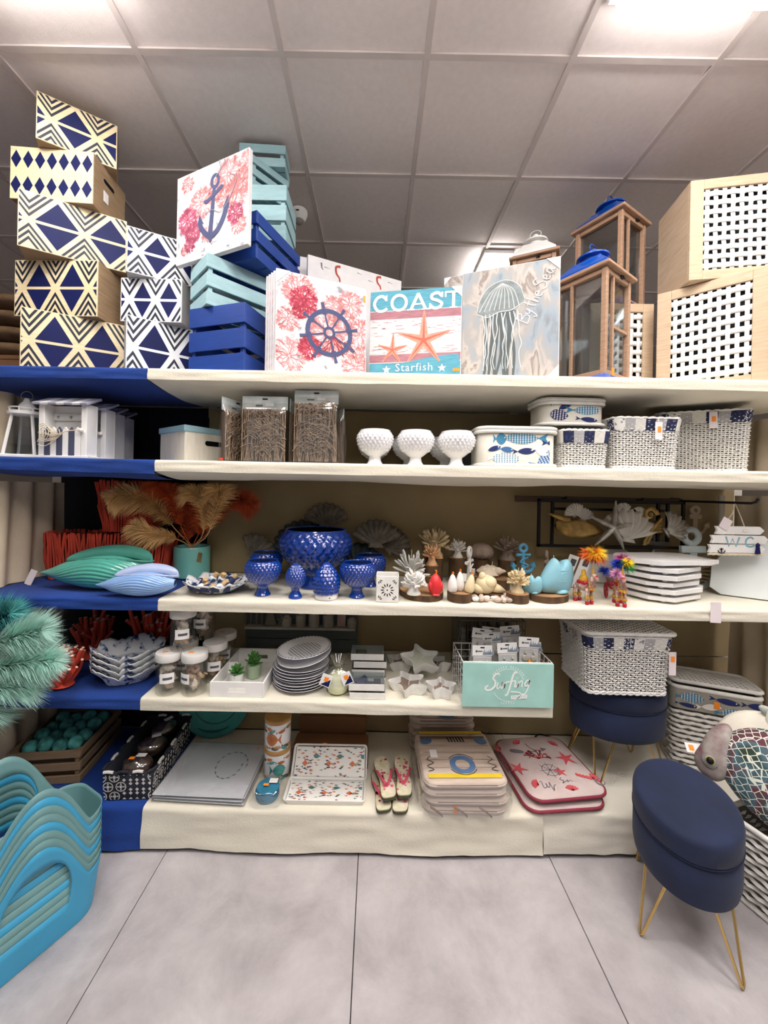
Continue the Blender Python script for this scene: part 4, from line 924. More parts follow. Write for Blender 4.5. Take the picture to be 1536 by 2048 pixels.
# ---- ceramic shells
def big_shell(L, m, m2, label, loc, rz, nr=26):
    r = thing('ceramic_shell', label, 'shell', loc, rz, 'glossy ceramic conch dishes'); R = L*.155
    def rad(t): return R*(math.sin(min(1, t/.62)*PI/2)**.95 if t < .62 else (.30+.70*math.cos((t-.62)/.38*PI/2)**.85))
    def body(u, v):
        t = u; a = 2*PI*v; sp = .6*math.sin(t*3); rr = rad(t)*(1+.075*(abs(math.sin((a+sp*2)*nr/2))-.3)*min(1, t*4))*(1+.05*math.cos(2*PI*t*(1/(.16+t*.3))) if t < .35 else 1)
        return (-L/2+L*t, rr*math.cos(a)*.85, R*.93+rr*math.sin(a)*.93+.18*R*t)
    MB().grid(body, 60, 156, cv=True).build('body', m, r, 180)
    def lip(u, v):
        x = -L*.27+L*.80*u; w = math.sin(PI*min(1, max(0, u)))**.55
        z = R*1.95+(R*.75*w+.02*L*u)*v**.8+R*.22*(1-v)*math.sin(PI*u)-R*.45*(1-w)*(1-v)*.3; y = .018*L+R*.25*w-R*1.1*w*math.sin(PI*v*.62)*.55+R*1.15*w*v
        return (x, y, z-R*.25)
    MB().grid(lip, 36, 12).build('flared_lip', m2, r, 180, solid=.007)
    def lip2(u, v):
        x = -L*.27+L*.80*u; w = math.sin(PI*u)**.55; return (x, .018*L+R*.25*w-R*.62*w*(1-v)*1.2+R*.2*v, R*1.70+R*.22*math.sin(PI*u)-.5*R*w*math.sin(PI*v)*.8)
    MB().grid(lip2, 30, 8).build('shell_mouth', m2, r, 180, solid=.006)
    return r
teal = mat('teal glaze', '#58b1a0', .18, var=.1, scale=4, coat=.8); pblue = mat('periwinkle glaze', '#8fb6ec', .22, var=.08, scale=4, coat=.7)
big_shell(.485, teal, mat('teal glaze inside', '#4f9c8d', .2, coat=.8), 'large teal glossy ceramic conch dish on the blue cloth', (-1.255, 1.705, Z3+.003), .0)
big_shell(.33, pblue, mat('periwinkle glaze inside', '#b4c3e6', .25, coat=.7), 'smaller periwinkle-blue ceramic conch dish beside the teal one', (-1.005, 1.605, Z3+.003), .04)
# ---- vase with dyed feather plumes
r = thing('vase', 'turquoise cylindrical vase holding the orange plumes', 'vase', (-.955, 1.995, Z3+.003))
MB().lathe([(.080, 0), (.088, .006), (.088, .150), (.084, .158), (.080, .150), (.078, .02), (0, .018)], 40).build('vase_wall', mat('turquoise glaze', '#7cc7bf', .3, var=.05, coat=.4), r, 50)
MB().add([(.055, -.070, .09), (.075, -.048, .13), (.062, -.064, .135), (.072, -.053, .08)], [(0, 3, 1, 2)]).build('decal', gold, r)
def plume(pts, rad, n, m, label, seed, zmax=9., droop=.5, nm='pampas_plume', ln=(.06, .125), taper0=.4, grp='dyed plumes in the turquoise vase', frac=.45, hw=.0013):
    rq = random.Random(seed); P = smooth_path(pts, 10); base = P[0].copy()
    r = thing(nm, label, 'plume', base, 0, grp); P = [p-base for p in P]
    MB().tube(P[::3]+[P[-1]], .0028, 5).build('stem', m, r, 60)
    n = int(n*1.9); m_ = MB(); N_ = len(P); s0 = int(N_*frac)
    for i in range(n):
        t = rq.random()**.8; k = s0+(N_-1-s0)*t; a = int(min(N_-2, k)); p = P[a].lerp(P[a+1], k-a); tg = (P[a+1]-P[a]).normalized()
        rv = Vector((rq.gauss(0, 1), rq.gauss(0, 1), rq.gauss(0, 1))); rv = (rv-tg*rv.dot(tg)).normalized()
        prof = (taper0+(1-taper0)*min(1, t*3))*(1-.55*max(0, t-.6)/.4); l_ = rq.uniform(*ln)*prof*1.0; d = (tg*.75+rv*rad/.075*.85).normalized()
        b1 = p+d*l_*.5; e = p+d*l_-Vector((0, 0, droop*l_*.45))+rv*l_*.05; sd = d.cross(Vector((rq.gauss(0, 1), rq.gauss(0, 1), rq.gauss(0, 1)))).normalized()*hw
        zc = zmax-base.z
        for q_ in (b1, e): q_.z = min(q_.z, zc-.012*rq.random())
        m_.add([p-sd, p+sd, b1-sd*.8, b1+sd*.8, e], [(0, 1, 3, 2), (2, 3, 4)])
    stuff(m_.build('plume', m, r, 180)); return r
p_or = mat('orange plume', '#f5763f', .8, var=.2, scale=20); p_cr = mat('peach cream plume', '#f7c98a', .8, var=.15, scale=20); p_ru = mat('rust plume', '#dc6a40', .8, var=.2, scale=20)
vm = Vector((-.955, 1.995, Z3+.145))
def vpath(*px): return [vm+Vector((0, 0, -.10))]+[vm]+[at(*q) for q in px]
for k, (pp, rad, n, m, lb) in enumerate((
    (vpath((352, 1060, 1.95), (310, 1012, 1.88), (258, 992, 1.82), (222, 1000, 1.78)), .085, 1500, p_cr, 'peach cream plume arching far out over the red baskets'),
    (vpath((345, 1075, 1.90), (305, 1070, 1.85), (268, 1052, 1.83)), .06, 800, p_cr, 'short peach cream plume low beside the red baskets'),
    (vpath((365, 1060, 1.95), (345, 1000, 1.92), (318, 970, 1.88), (296, 962, 1.86)), .085, 1500, p_or, 'bright orange plume rising under the second shelf'),
    (vpath((400, 1060, 1.96), (415, 1005, 1.93), (425, 978, 1.90)), .085, 1300, p_or, 'orange plume at the back of the vase, standing upright'),
    (vpath((420, 1060, 1.96), (450, 1010, 1.95), (480, 1000, 1.93), (505, 1012, 1.92)), .07, 1200, p_ru, 'rust plume bending towards the grey scallop shells'),
    (vpath((405, 1070, 1.90), (410, 1020, 1.86), (395, 990, 1.84), (374, 988, 1.83)), .055, 900, p_cr, 'peach cream plume curling over in the middle of the vase'),
    (vpath((415, 1070, 1.88), (432, 1015, 1.84), (440, 988, 1.82), (424, 984, 1.81)), .05, 800, p_cr, 'peach cream plume with a hooked tip next to the rust plume'),
    (vpath((375, 1075, 1.98), (380, 1010, 1.99), (372, 975, 1.99)), .08, 900, p_ru, 'rust plume standing at the very back of the vase'))): plume(pp, rad*1.15, n, m, lb, 20+k, zmax=Z2-.085)
# ---- crumpled dish with corked bundles
news = mat('crumpled print', '#dfe1e4', .6, var=.1, scale=26, bump=.4, bscale=30)
_r = [n for n in news.node_tree.nodes if n.type == 'VALTORGB'][0].color_ramp; _r.elements[0].color = lin('#e2e3e4'); _r.elements[0].position = .52; _r.elements[1].color = lin('#232d55'); _r.elements[1].position = .62; _r.elements.new(.57).color = lin('#8f9fb8'); denim = mat('navy newsprint', '#27335f', .7, var=.25, scale=40)
cork = mat('cork', '#cfae7c', .85, var=.12, scale=60)
def crumple(R, H, seed, flat=.55, n=56, nr=9):
    def f(u, v):
        a = 2*PI*u; nz = noise.noise(Vector((math.cos(a)*2.2, math.sin(a)*2.2, seed))); n2 = noise.noise(Vector((math.cos(a)*5, math.sin(a)*5, seed+v)))
        rr = R*(flat*min(1, v*2)+(1-flat)*max(0, v*2-1))*(1+.10*nz+.05*n2); z = (0 if v < .5 else H*((v-.5)*2)**.8*(1+.5*nz+.4*n2)); return (rr*math.cos(a), rr*math.sin(a)*.85, z+.004)
    return MB().grid(f, n, nr, cu=True)
r = thing('crumpled_dish', 'crumpled newsprint-pattern dish full of small corked bundles', 'dish', (-.705, 1.715, Z3+.003)); crumple(.142, .045, 1.).build('dish_wall', news, r, 35, solid=.003)
rq = random.Random(4)
for k in range(16):
    a = 2*PI*k/16+rq.uniform(-.15, .15); R_ = .108; z = .018; MB().add([(R_*math.cos(a)-.02*math.sin(a), R_*.85*math.sin(a)-.004, z), (R_*math.cos(a)+.02*math.sin(a), R_*.85*math.sin(a)-.004, z), (1.16*R_*math.cos(a)+.014*math.sin(a), 1.16*R_*.85*math.sin(a)-.006, z+.024), (1.16*R_*math.cos(a)-.016*math.sin(a), 1.16*R_*.85*math.sin(a)-.006, z+.026)], [(0, 1, 2, 3)]).build('navy_print', denim, r)
bund = None
for k, (dx, dy, dz, rz, tilt, c) in enumerate(((-.06, -.05, .022, .3, 1.1, 0), (-.02, -.06, .024, -.4, 1.2, 1), (.03, -.05, .022, .9, 1.0, 0), (.07, -.03, .024, 2.4, .9, 1), (-.07, .0, .03, -.8, .8, 1), (-.03, .01, .045, .2, .6, 0), (.02, .0, .046, -.5, .5, 0), (.06, .02, .04, .6, .8, 1), (0, .05, .03, 1.8, .6, 0))):
    b = thing('corked_bundle', '', 'bottle', (-.705+dx*.9, 1.715+dy*.9, Z3+.006+dz), rz, 'corked bundles in the crumpled dish', ry=tilt)
    MB().lathe([(.014, -.022), (.017, -.02), (.017, .010), (.012, .016)], 14).build('wrapped_body', (news, denim)[c], b, 50); MB().lathe([(.0095, .0165), (.011, .036)], 12).build('cork', cork, b, 50)
    b['label'] = ('short corked bundle in white print, lying in the crumpled dish', 'short corked bundle in navy print, lying in the crumpled dish')[c]
# ---- grey scallop shells at the back
shg = mat('grey carved wood', '#7d7466', .85, col2='#544d43', scale=30, bump=.3, bscale=120); shd = mat('dark teal carved shell', '#3d4a4a', .8, col2='#2b3333', scale=20)
def scallop(R, m, label, loc, rot=0., nr=9, depth=.25, name='scallop_shell', lean=-.25, grp='grey scallop shells on the back drape', rzz=0., back=True):
    r = thing(name, label, 'shell', loc, rzz, grp, rx=lean)
    M = FRONT @ Matrix.Rotation(rot, 4, 'Z'); sp = 1.25
    def f(u, v):
        a = -sp+2*sp*u; rib = math.cos(a/sp*PI*nr); q = v; rr = R*(1.0+.035*rib)*(q*.96+.04); return (rr*math.sin(a)*1.0, rr*math.cos(a)-R*.45, R*depth*math.sin(PI*min(1, .15+q*.75))*(1-.35*(a/sp)**2)+R*.045*rib*q)
    MB().grid(f, nr*8, 10, M=M).build('fan', m, r, 180, solid=R*.05)
    MB().prism([(-R*.30, -R*.52), (R*.30, -R*.52), (R*.2, -R*.34), (-R*.2, -R*.34)], 0, R*.14, M).build('hinge', m, r)
    return r
for px, py, Y, R, m, rot, lb in ((520, 1098, 2.03, .122, shg, -.7, 'grey fan shell tilted beside the rust plume'), (598, 1075, 2.06, .16, shd, .35, 'dark teal shell half hidden above the large blue pot'),
    (652, 1032, 2.035, .125, shg, 0, 'grey fan shell standing highest, above the large blue pot'), (752, 1068, 2.0, .135, shg, .0, 'upright grey fan shell with speckled ribs beside the large blue pot'), (790, 1085, 2.055, .125, shg, -.9, 'grey fan shell tilted behind the white coral candle'), (722, 1118, 2.06, .15, shd, -.3, 'dark teal shell behind the rear small blue goblet')):
    p = at(px, py, Y); scallop(R, m, lb, p, rot, lean=-.10, depth=.16)
# ---- blue knobbed pots
p = on(628, 1196, Z3)
goblet(.165, .275, gb, k=26, row=.046, amp=.10, label='large cobalt blue diamond-knobbed pot behind the small blue ones', grp='cobalt blue knobbed ceramics', loc=(-.285, 1.845, Z3+.003), cat='pot')
g0 = goblet(.073, .152, gb, k=26, row=.022, amp=.13, label='small cobalt blue knobbed goblet at the front, beside the crumpled dish', grp='cobalt blue knobbed ceramics', loc=(-.488, 1.672, Z3+.003), cat='pot')
for x, y, lb in ((-.535, 1.885, 'small cobalt goblet behind the front one, beside the large pot'), (-.075, 1.668, 'small cobalt goblet at the front, beside the white cutout lantern'), (-.022, 1.865, 'small cobalt goblet in shade behind the one by the white lantern')): dup(g0, (x, y, Z3+.003), 0, lb)
r = thing('egg_finial', 'small cobalt blue knobbed egg on a foot', 'ornament', (-.338, 1.64, Z3+.003), 0, 'cobalt blue knobbed ceramics')
MB().lathe([(.030, 0), (.031, .004), (.026, .012), (.016, .028), (.019, .038)], 28).build('foot', gb, r, 60)
pf = [(.019, .038)]+[(max(.0001, .0415*math.sin(PI*(.1+.9*i/40))**.75*(1-.12*(i/40))), .038+.110*i/40) for i in range(1, 41)]; nk = knob(.0415, 18, .18, .044, .142, .020)
MB().lathe(pf, 120, fn=lambda r_, z, a, i: nk(r_, z, a, i)).build('egg', gb, r, 180)
r = thing('diffuser', 'cobalt blue pine-cone aroma diffuser on a white base', 'diffuser', (-.205, 1.64, Z3+.003))
MB().lathe([(.047, 0), (.049, .003), (.049, .022), (.046, .026)], 32).build('base', white, r, 50); MB().box((.02, -.049, .012), (.006, .002, .003)).build('button', black, r)
def cone(r_, z, a, i): p = (a*8/PI+(int(z/.0145) % 2)*.5) % 1; t = (z % .0145)/.0145; return r_*(1+.12*(1-t)*math.sin(PI*p)**.6)
pf = [(.050, .026)]+[(max(.0001, .056*(math.cos((i/48)**1.5*PI/2)**.62)*(.90+.25*math.sin(PI*min(1, i/48*1.1))*.5)), .026+.128*i/48) for i in range(1, 49)]
MB().lathe(pf, 128, fn=lambda r_, z, a, i: cone(r_, z-.026, a, i) if r_ > .01 else r_).build('pine_cone_cover', gb, r, 180)
r = thing('tealight_lantern', 'white square tealight lantern with flower cutouts', 'lantern', (.057, 1.64, Z3+.003), -.04); s = .094; h = .108
for k, (M, d) in enumerate(((Matrix.Identity(4), 1), (Matrix.Rotation(PI/2, 4, 'Z'), 0), (Matrix.Rotation(PI, 4, 'Z'), 0), (Matrix.Rotation(-PI/2, 4, 'Z'), 0))): MB().box((0, -s/2+.0015, h/2), (s-.001, .003, h), .001, M).build('wall', chalk, r)
MB().box((0, 0, .003), (s-.008, s-.008, .004)).build('floor_plate', chalk, r); MB().tube([(-.047, -.01, h-.012), (-.047, 0, h+.004), (.047, 0, h+.004), (.047, -.01, h-.012)], .0018, 5).build('wire_handle', chalk, r, 60)
A = Art(Matrix.Translation((0, -s/2, 0)) @ FRONT)
for k in range(12): a = 2*PI*k/12; A.disc((.021*math.cos(a), h/2-.004+.021*math.sin(a)), .0075, .0024, 8, a)
A.disc((0, h/2-.004), .003)
for sx in (-1, 1):
    for sy in (-1, 1):
        for q in (.35, .8, 1.25): a = math.atan2(-sy*math.sin(q), -sx*math.cos(q)); A.disc((sx*(s/2-.006)+.016*math.cos(a), (h/2-.003)+sy*(h/2-.010)+.016*math.sin(a)), .006, .002, 8, a)
A.done('cutout', black, r)
# ---- candles on wood slices
bark = mat('tree bark', '#6d5237', .9, col2='#43301f', scale=26, stretch=(1, 1, .3), bump=.7, bscale=60); cutw = mat('cut wood', '#b98e64', .75, col2='#8f6a48', scale=10, bump=.1)
def slice_(px, py, r_, h, label, z=Z3+.003, Y=None, ry=None, dark=False, loc=None, grp='wood slices under the candles'):
    p = Vector(loc) if loc else at(px, py, Y); r = thing('wood_slice', label, 'wood slice', (p.x, p.y, z), rnd.random()*6, grp); sd = rnd.random()*9; ry = ry or 1.
    def rr(a, k): return r_*(1+.05*noise.noise(Vector((math.cos(a)*1.6, math.sin(a)*1.6, sd)))+.012*noise.noise(Vector((math.cos(a)*9, math.sin(a)*9, sd+k))))
    n = 40; MB().lathe([(r_, 0), (r_*1.01, h*.3), (r_, h*.9), (r_*.985, h)], n, fn=lambda q, zz, a, i: rr(a, i), sy=ry).build('bark_edge', bark, r, 50)
    MB().lathe([(r_, h+.0006), (r_*.5, h+.0008), (0, h+.0008)], n, fn=lambda q, zz, a, i: q*rr(a, 3)/r_*(.975), sy=ry).build('cut_face', cutw, r, 50); return z+h+.0012
wax_w = mat('white wax', '#eceae6', .45, var=.03); wax_g = mat('translucent grey wax', '#d3d3cd', .4, var=.04); wax_c = mat('cream wax', '#ecd9b0', .45, var=.05); wax_o = mat('peach wax', '#f0bd8d', .45, var=.08); wax_r = mat('red wax', '#dc2f34', .4, var=.06); wax_b = mat('pale blue wax', '#8cc3d3', .5, var=.05); wax_t = mat('taupe wax', '#9b887a', .6, var=.1); wax_y = mat('ivory wax', '#e3cfa6', .45, var=.05)
def coral_candle(p, R, H, m, label, seed, n=26, fl=1.8, grp='coral-shaped candles'):
    r = thing('coral_candle', label, 'candle', p, 0, grp); rq = random.Random(seed)
    mb = MB(); mb.lathe([(R*.52, 0), (R*.55, H*.05), (R*.34, H*.22), (R*.30, H*.42), (R*.2, H*.62), (0, H*.68)], 18)
    for i in range(n):
        a = i*2.4+rq.uniform(-.3, .3); el = (i/(n-1))**.8*1.25+.05; b = Vector((R*.2*math.cos(a), R*.2*math.sin(a), H*(.34+.25*i/n))); d = Vector((math.cos(a)*math.cos(el), math.sin(a)*math.cos(el), math.sin(el)))
        ln = R*.95*rq.uniform(.75, 1.05)*(1-.0*el) if el < .9 else H*.42*rq.uniform(.8, 1); tip = b+d*ln; tip.z = min(tip.z, H*.97)
        mb.tube([b, b.lerp(tip, .55), b.lerp(tip, .85), tip], [R*.10, R*.15, R*.17, R*.07], 6, flat=1/fl)
        if rq.random() < .6: c2 = b.lerp(tip, .6); s_ = Vector((-d.y, d.x, .35)).normalized()*rq.choice((-1, 1)); mb.tube([c2, c2+s_*R*.22+d*R*.12, c2+s_*R*.26+d*R*.28], [R*.08, R*.10, R*.05], 5)
    mb.build('wax_body', m, r, 60); MB().tube([(0, 0, H*.62), (.001, 0, H*.8), (.003, -.001, H*1.02)], .0016, 5).build('wick', wax_y, r, 60); return r
def puff(outline, T, m, name, parent, M=None, k=3, rings=(1, .93, .78, .5, .2)):
    P = [Vector((*p, 0)) for p in smooth_path([(a, b, 0) for a, b in outline], k, True)] if False else [Vector((q.x, q.y)) for q in smooth_path([(a, b, 0) for a, b in outline], k, True)]
    c = sum(P, Vector((0, 0)))/len(P); n = len(P); vs = []; fs = []
    for sg in (1, -1):
        o = len(vs)
        for s in rings: vs += [(c.x+(q.x-c.x)*s, c.y+(q.y-c.y)*s, sg*T*math.sqrt(max(0, 1-s**2.2))) for q in P]
        vs.append((c.x, c.y, sg*T)); L = len(rings)
        for i in range(L-1): fs += [(o+i*n+j, o+i*n+(j+1) % n, o+(i+1)*n+(j+1) % n, o+(i+1)*n+j) for j in range(n)]
        fs += [(o+(L-1)*n+j, o+(L-1)*n+(j+1) % n, o+L*n) for j in range(n)]
    return MB().add(vs, fs, (M or Matrix.Identity(4)) @ FRONT).build(name, m, parent, 180)
zA = slice_(0, 0, .112, .024, 'wide thin wood slice under the white coral candles', loc=(.212, 1.715, 0), ry=.85)
slice_(0, 0, .055, .055, 'small thick wood slice behind the red candle', loc=(.262, 1.885, 0)); 
zC0 = slice_(0, 0, .036, .045, 'short log under the peach coral candle, on another slice', z=Z3+.0595, loc=(.282, 1.885, 0), grp='short logs under the rear candles')
zC = slice_(0, 0, .052, .036, 'thick wood slice under the slim white candles', loc=(.368, 1.645, 0)); zF = slice_(0, 0, .047, .036, 'thick wood slice under the ivory coral candle at the front', loc=(.618, 1.645, 0))
zG = slice_(0, 0, .092, .026, 'oval wood slice under the pale blue fish candles', loc=(.775, 1.69, 0), ry=.75); zE = slice_(0, 0, .085, .018, 'thin wide wood slice under the cream snail candle', loc=(.502, 1.735, 0), ry=.6)
zD = slice_(0, 0, .06, .05, 'dark wood slice under the conch candle', loc=(.60, 1.865, 0))
lg = []
for x, y, h, lb in ((.312, 2.005, .125, 'dark log under the big rear ivory coral candle'), (.432, 1.985, .125, 'dark log under the small rear white coral candle'), (.555, 2.01, .12, 'dark log under the sea urchin candle'), (.695, 2.0, .115, 'dark log under the taupe coral candle'), (.495, 1.89, .055, 'low dark log behind the white anchor candle'), (.735, 1.89, .06, 'low dark log under the blue anchor candle'), (.842, 1.87, .05, 'low dark log under the taupe ring anchor candle')):
    lg.append(slice_(0, 0, .045, h, lb, loc=(x, y, 0), grp='short logs under the rear candles'))
coral_candle((.168, 1.765, zA), .078, .165, wax_g, 'large translucent white coral candle on the widest wood slice', 1, 24, 2.6)
coral_candle((.170, 1.632, zA), .055, .105, wax_w, 'small white coral candle in front of the large white coral candle', 2, 30)
coral_candle((.282, 1.885, zC0), .052, .105, wax_o, 'peach coral candle standing on a short log', 3, 24)
coral_candle((.312, 2.005, lg[0]), .085, .155, wax_y, 'big ivory coral candle at the back, nearest the grey shells', 4, 30, 2.2)
coral_candle((.432, 1.985, lg[1]), .048, .095, wax_w, 'small white coral candle at the back beside the sea urchin', 5, 24)
coral_candle((.695, 2.0, lg[3]), .075, .12, wax_t, 'taupe coral candle at the back behind the blue anchor', 6, 22)
coral_candle((.618, 1.645, zF), .050, .105, wax_y, 'ivory coral candle on the thick slice at the shelf front', 7, 36)
wick_o = mat('orange wick', '#f2832c', .6)
def cone_candle(p, R, H, m, label, tilt=0.):
    r = thing('cone_candle', label, 'candle', p, 0, 'slim cone candles', ry=tilt); MB().lathe([(R*.6, 0), (R*.95, H*.10), (R, H*.3), (R*.85, H*.6), (R*.5, H*.85), (R*.2, H*.97), (0, H)], 18).build('wax_body', m, r, 60); MB().tube([(-.002, 0, H*.97), (.003, 0, H*1.03), (.0, 0, H*1.10)], .004, 6).build('wick', wick_o, r, 60); return r
cone_candle((.335, 1.632, zC), .021, .078, wax_w, 'slim white cone candle, first on the thick slice'); cone_candle((.372, 1.655, zC), .019, .085, wax_w, 'slim white cone candle, middle one and a little taller'); cone_candle((.404, 1.630, zC), .020, .080, wax_c, 'slim cream cone candle leaning beside the white ones', .18)
r = thing('parrot_candle', 'red bird-shaped candle on the widest wood slice', 'candle', (.262, 1.632, zA)); MB().lathe([(.018, 0), (.026, .015), (.029, .035), (.026, .058), (.016, .078), (.006, .088), (0, .09)], 20).build('wax_body', wax_r, r, 60)
for sx in (-1, 1): MB().ball((sx*.022, -.006, .036), (.010, .015, .022), 10, 8).build('wing', wax_r, r, 180)
MB().box((0, -.018, .004), (.030, .022, .008), .003).build('feet', wax_r, r); MB().tube([(0, 0, .086), (.004, 0, .10), (.0, -.003, .104)], .0035, 6).build('wick', wick_o, r, 60)
def anchor_candle(p, H, m, label, rz=0., T=.010, grp='anchor-shaped candles'):
    r = thing('anchor_candle', label, 'candle', p, rz, grp); mb = MB(); R = H*.115
    mb.tube([(R*math.cos(t), 0, H-R+R*math.sin(t)) for t in [2*PI*i/18 for i in range(18)]], T*.8, 8, True); mb.tube([(0, 0, H-R*1.9), (0, 0, H*.06)], [T*.9, T*1.25], 8); mb.tube([(-H*.24, 0, H*.66), (-H*.2, 0, H*.66), (H*.2, 0, H*.66), (H*.24, 0, H*.66)], [T*.9, T*.7, T*.7, T*.9], 8)
    mb.tube(smooth_path([(-H*.36, 0, H*.34), (-H*.26, 0, H*.14), (0, 0, T*1.2), (H*.26, 0, H*.14), (H*.36, 0, H*.34)], 6), T, 8)
    for sx in (-1, 1): mb.add([(sx*H*.36, -T, H*.44), (sx*H*.24, -T, H*.30), (sx*H*.42, -T, H*.27), (sx*H*.36, T, H*.44), (sx*H*.24, T, H*.30), (sx*H*.42, T, H*.27)], [(0,1,2), (5,4,3), (0,1,4,3), (1,2,5,4), (2,0,3,5)])
    mb.build('wax_body', m, r, 60); m2 = MB(); m2.tube([(.02*math.cos(t*1.0)*(1-.3*math.sin(t)), -T*1.1-.002*math.cos(t*2), H*(.60-.045*t)) for t in [i*.5 for i in range(18)]], .004, 5); m2.build('wax_rope', m, r, 60)
    MB().tube([(0, 0, H-.004), (.002, 0, H+.010)], .002, 5).build('wick', wick_o, r, 60); return r
anchor_candle((.455, 1.835, Z3+.003), .20, wax_w, 'white anchor-shaped candle standing tall between the cone candles and the conch', 1.05)
anchor_candle((.735, 1.89, lg[5]), .15, mat('anchor blue wax', '#5fa9cf', .5, var=.05), 'blue anchor-shaped candle with a wax rope', .1)
anchor_candle((.842, 1.87, lg[6]), .13, wax_t, 'taupe anchor-shaped candle half hidden behind the blue fish candle', 1.1)
r = thing('urchin_candle', 'brown sea urchin candle on a dark log at the back', 'candle', (.555, 2.0, lg[2]), 0); nb = 22
def urch(q, z, a, i): return q*(1+.05*max(0, math.sin(a*nb/2))**2*(.5+.5*math.cos(i*2.4)))
MB().lathe([(.03, 0), (.056, .012), (.064, .032), (.058, .055), (.040, .072), (.016, .080), (.010, .076), (0, .070)], 88, fn=urch).build('wax_body', wax_t, r, 60)
rq = random.Random(2); m = MB()
for k in range(150): a = rq.random()*2*PI; t = rq.random(); q = Vector((.062*math.sin(.4+t*2.0)*math.cos(a), .062*math.sin(.4+t*2)*math.sin(a), .034+.042*math.cos(.4+t*2.0))); m.ball(q, .0036, 5, 4)
stuff(m.build('bumps', wax_t, r, 180))
def conch(p, L, m, label, rz=0., name='conch_candle'):
    r = thing(name, label, 'candle', p, rz, None); mb = MB()
    def f(u, v): a = 2*PI*v; rr = L*.24*math.sin(PI*min(1, u*1.05))**.7*(1-.35*u)*(1+.09*math.cos(u*34))*(1+.16*max(0, math.cos(a*5))*math.exp(-((u-.35)/.2)**2)); return (-L/2+L*u, rr*math.cos(a)*.9, L*.20+rr*math.sin(a)*.85)
    mb.grid(f, 40, 30, cv=True); mb.build('wax_body', m, r, 180)
    def g(u, v): return (-L*.40+L*.55*u, -L*.16-.10*L*math.sin(PI*u)*v, L*(.08+.22*math.sin(PI*u)*(1-v)))
    MB().grid(g, 16, 6).build('flared_lip', m, r, 180, solid=.006); MB().tube([(0, 0, L*.38), (.002, 0, L*.5)], .0016, 5).build('wick', wax_y, r, 60); return r
conch((.575, 1.868, zD), .155, mat('shell peach wax', '#e9d8c0', .45, var=.08), 'cream conch-shaped candle lying on a dark slice')
r = thing('snail_candle', 'cream round snail-shell candle in front of the conch', 'candle', (.496, 1.695, zE), 0)
def sn(u, v): a = 2*PI*v; t = u*4.2*PI; R_ = .040*math.exp(-t*.10); q = .033*math.exp(-t*.09); return ((R_*.6)*math.cos(t)*.4+q*math.cos(a)*.8*math.cos(t*.2), -.0+q*math.sin(a)*.75, .040+(R_*.4)*math.sin(t)+q*math.cos(a)*.9)
MB().ball((0, 0, .040), (.046, .038, .042), 24, 14).ball((.012, -.018, .052), (.030, .026, .028), 18, 10).ball((-.030, -.004, .022), (.028, .026, .024), 16, 10).lathe([(.022, 0), (.018, .025), (.006, .055), (0, .06)], 14, Matrix.Translation((.032, -.008, .028)) @ Matrix.Rotation(1.9, 4, 'Y')).ball((-.02, -.01, .076), (.016, .014, .02), 12, 8).build('wax_body', wax_c, r, 180)
def fish_candle(p, s, m, label, rz=0.):
    r = thing('fish_candle', label, 'candle', p, rz, 'pale blue fish candles'); T = s*.24
    puff([(-.48*s, .10*s), (-.50*s, .28*s), (-.42*s, .50*s), (-.28*s, .76*s), (-.10*s, .98*s), (.02*s, .94*s), (.10*s, .80*s), (.20*s, .92*s), (.36*s, .94*s), (.46*s, .78*s), (.50*s, .48*s), (.44*s, .20*s), (.30*s, .02*s), (-.10*s, .0*s), (-.36*s, .02*s)], T, m, 'wax_body', r)
    mb = MB()
    for k in range(5): z = s*(.36+.075*k); mb.tube(smooth_path([(-.05*s, -T*.90, z), (.15*s, -T*.93, z+.02*s), (.34*s, -T*.62, z+.01*s)], 4), s*.012, 5)
    mb.build('gill_ridges', m, r, 60); MB().ball((-.26*s, -T*.72, .34*s), (s*.045, s*.03, s*.045), 10, 8).build('eye', m, r, 180)
    puff([(-.05*s, .0), (.22*s, .0), (.30*s, .10*s), (.14*s, .16*s), (-.02*s, .10*s)], T*1.05, m, 'fin', r); MB().tube([(-.08*s, 0, .95*s), (-.075*s, 0, 1.06*s)], .0016, 5).build('wick', wax_y, r, 60); return r
fish_candle((.802, 1.685, zG), .158, wax_b, 'large pale blue fish-shaped candle with raised tail', .1); fish_candle((.694, 1.672, zG), .082, wax_b, 'small pale blue fish candle beside the large one', -.4)
peb = [mat('pebble wax '+c, c, .5, var=.04) for c in ('#efece6', '#c9b5a6', '#dccabd', '#b7a294')]; pb = None; rq = random.Random(9)
for cl, (cx_, cy_) in enumerate(((.455, 1.640), (.548, 1.632))):
    for k in range(7):
        a = 2*PI*k/7+.3; rr = .026; c = (k+cl) % 4; o = thing('wax_pebble', '', 'pebble', (cx_+rr*1.15*math.cos(a), cy_+rr*.8*math.sin(a), Z3+.003+(.002 if k % 2 else 0)), a*.9, 'petal-shaped pebbles at the shelf front', ry=-.15)
        MB().ball((0, 0, .0105), (.021, .0105, .0105), 12, 8).build('pebble', peb[c], o, 180); o['label'] = ('white', 'tan', 'pale pinkish', 'taupe')[c]+' petal-shaped pebble in the '+('ring nearer the cone candles' if cl == 0 else 'ring under the ivory coral candle')
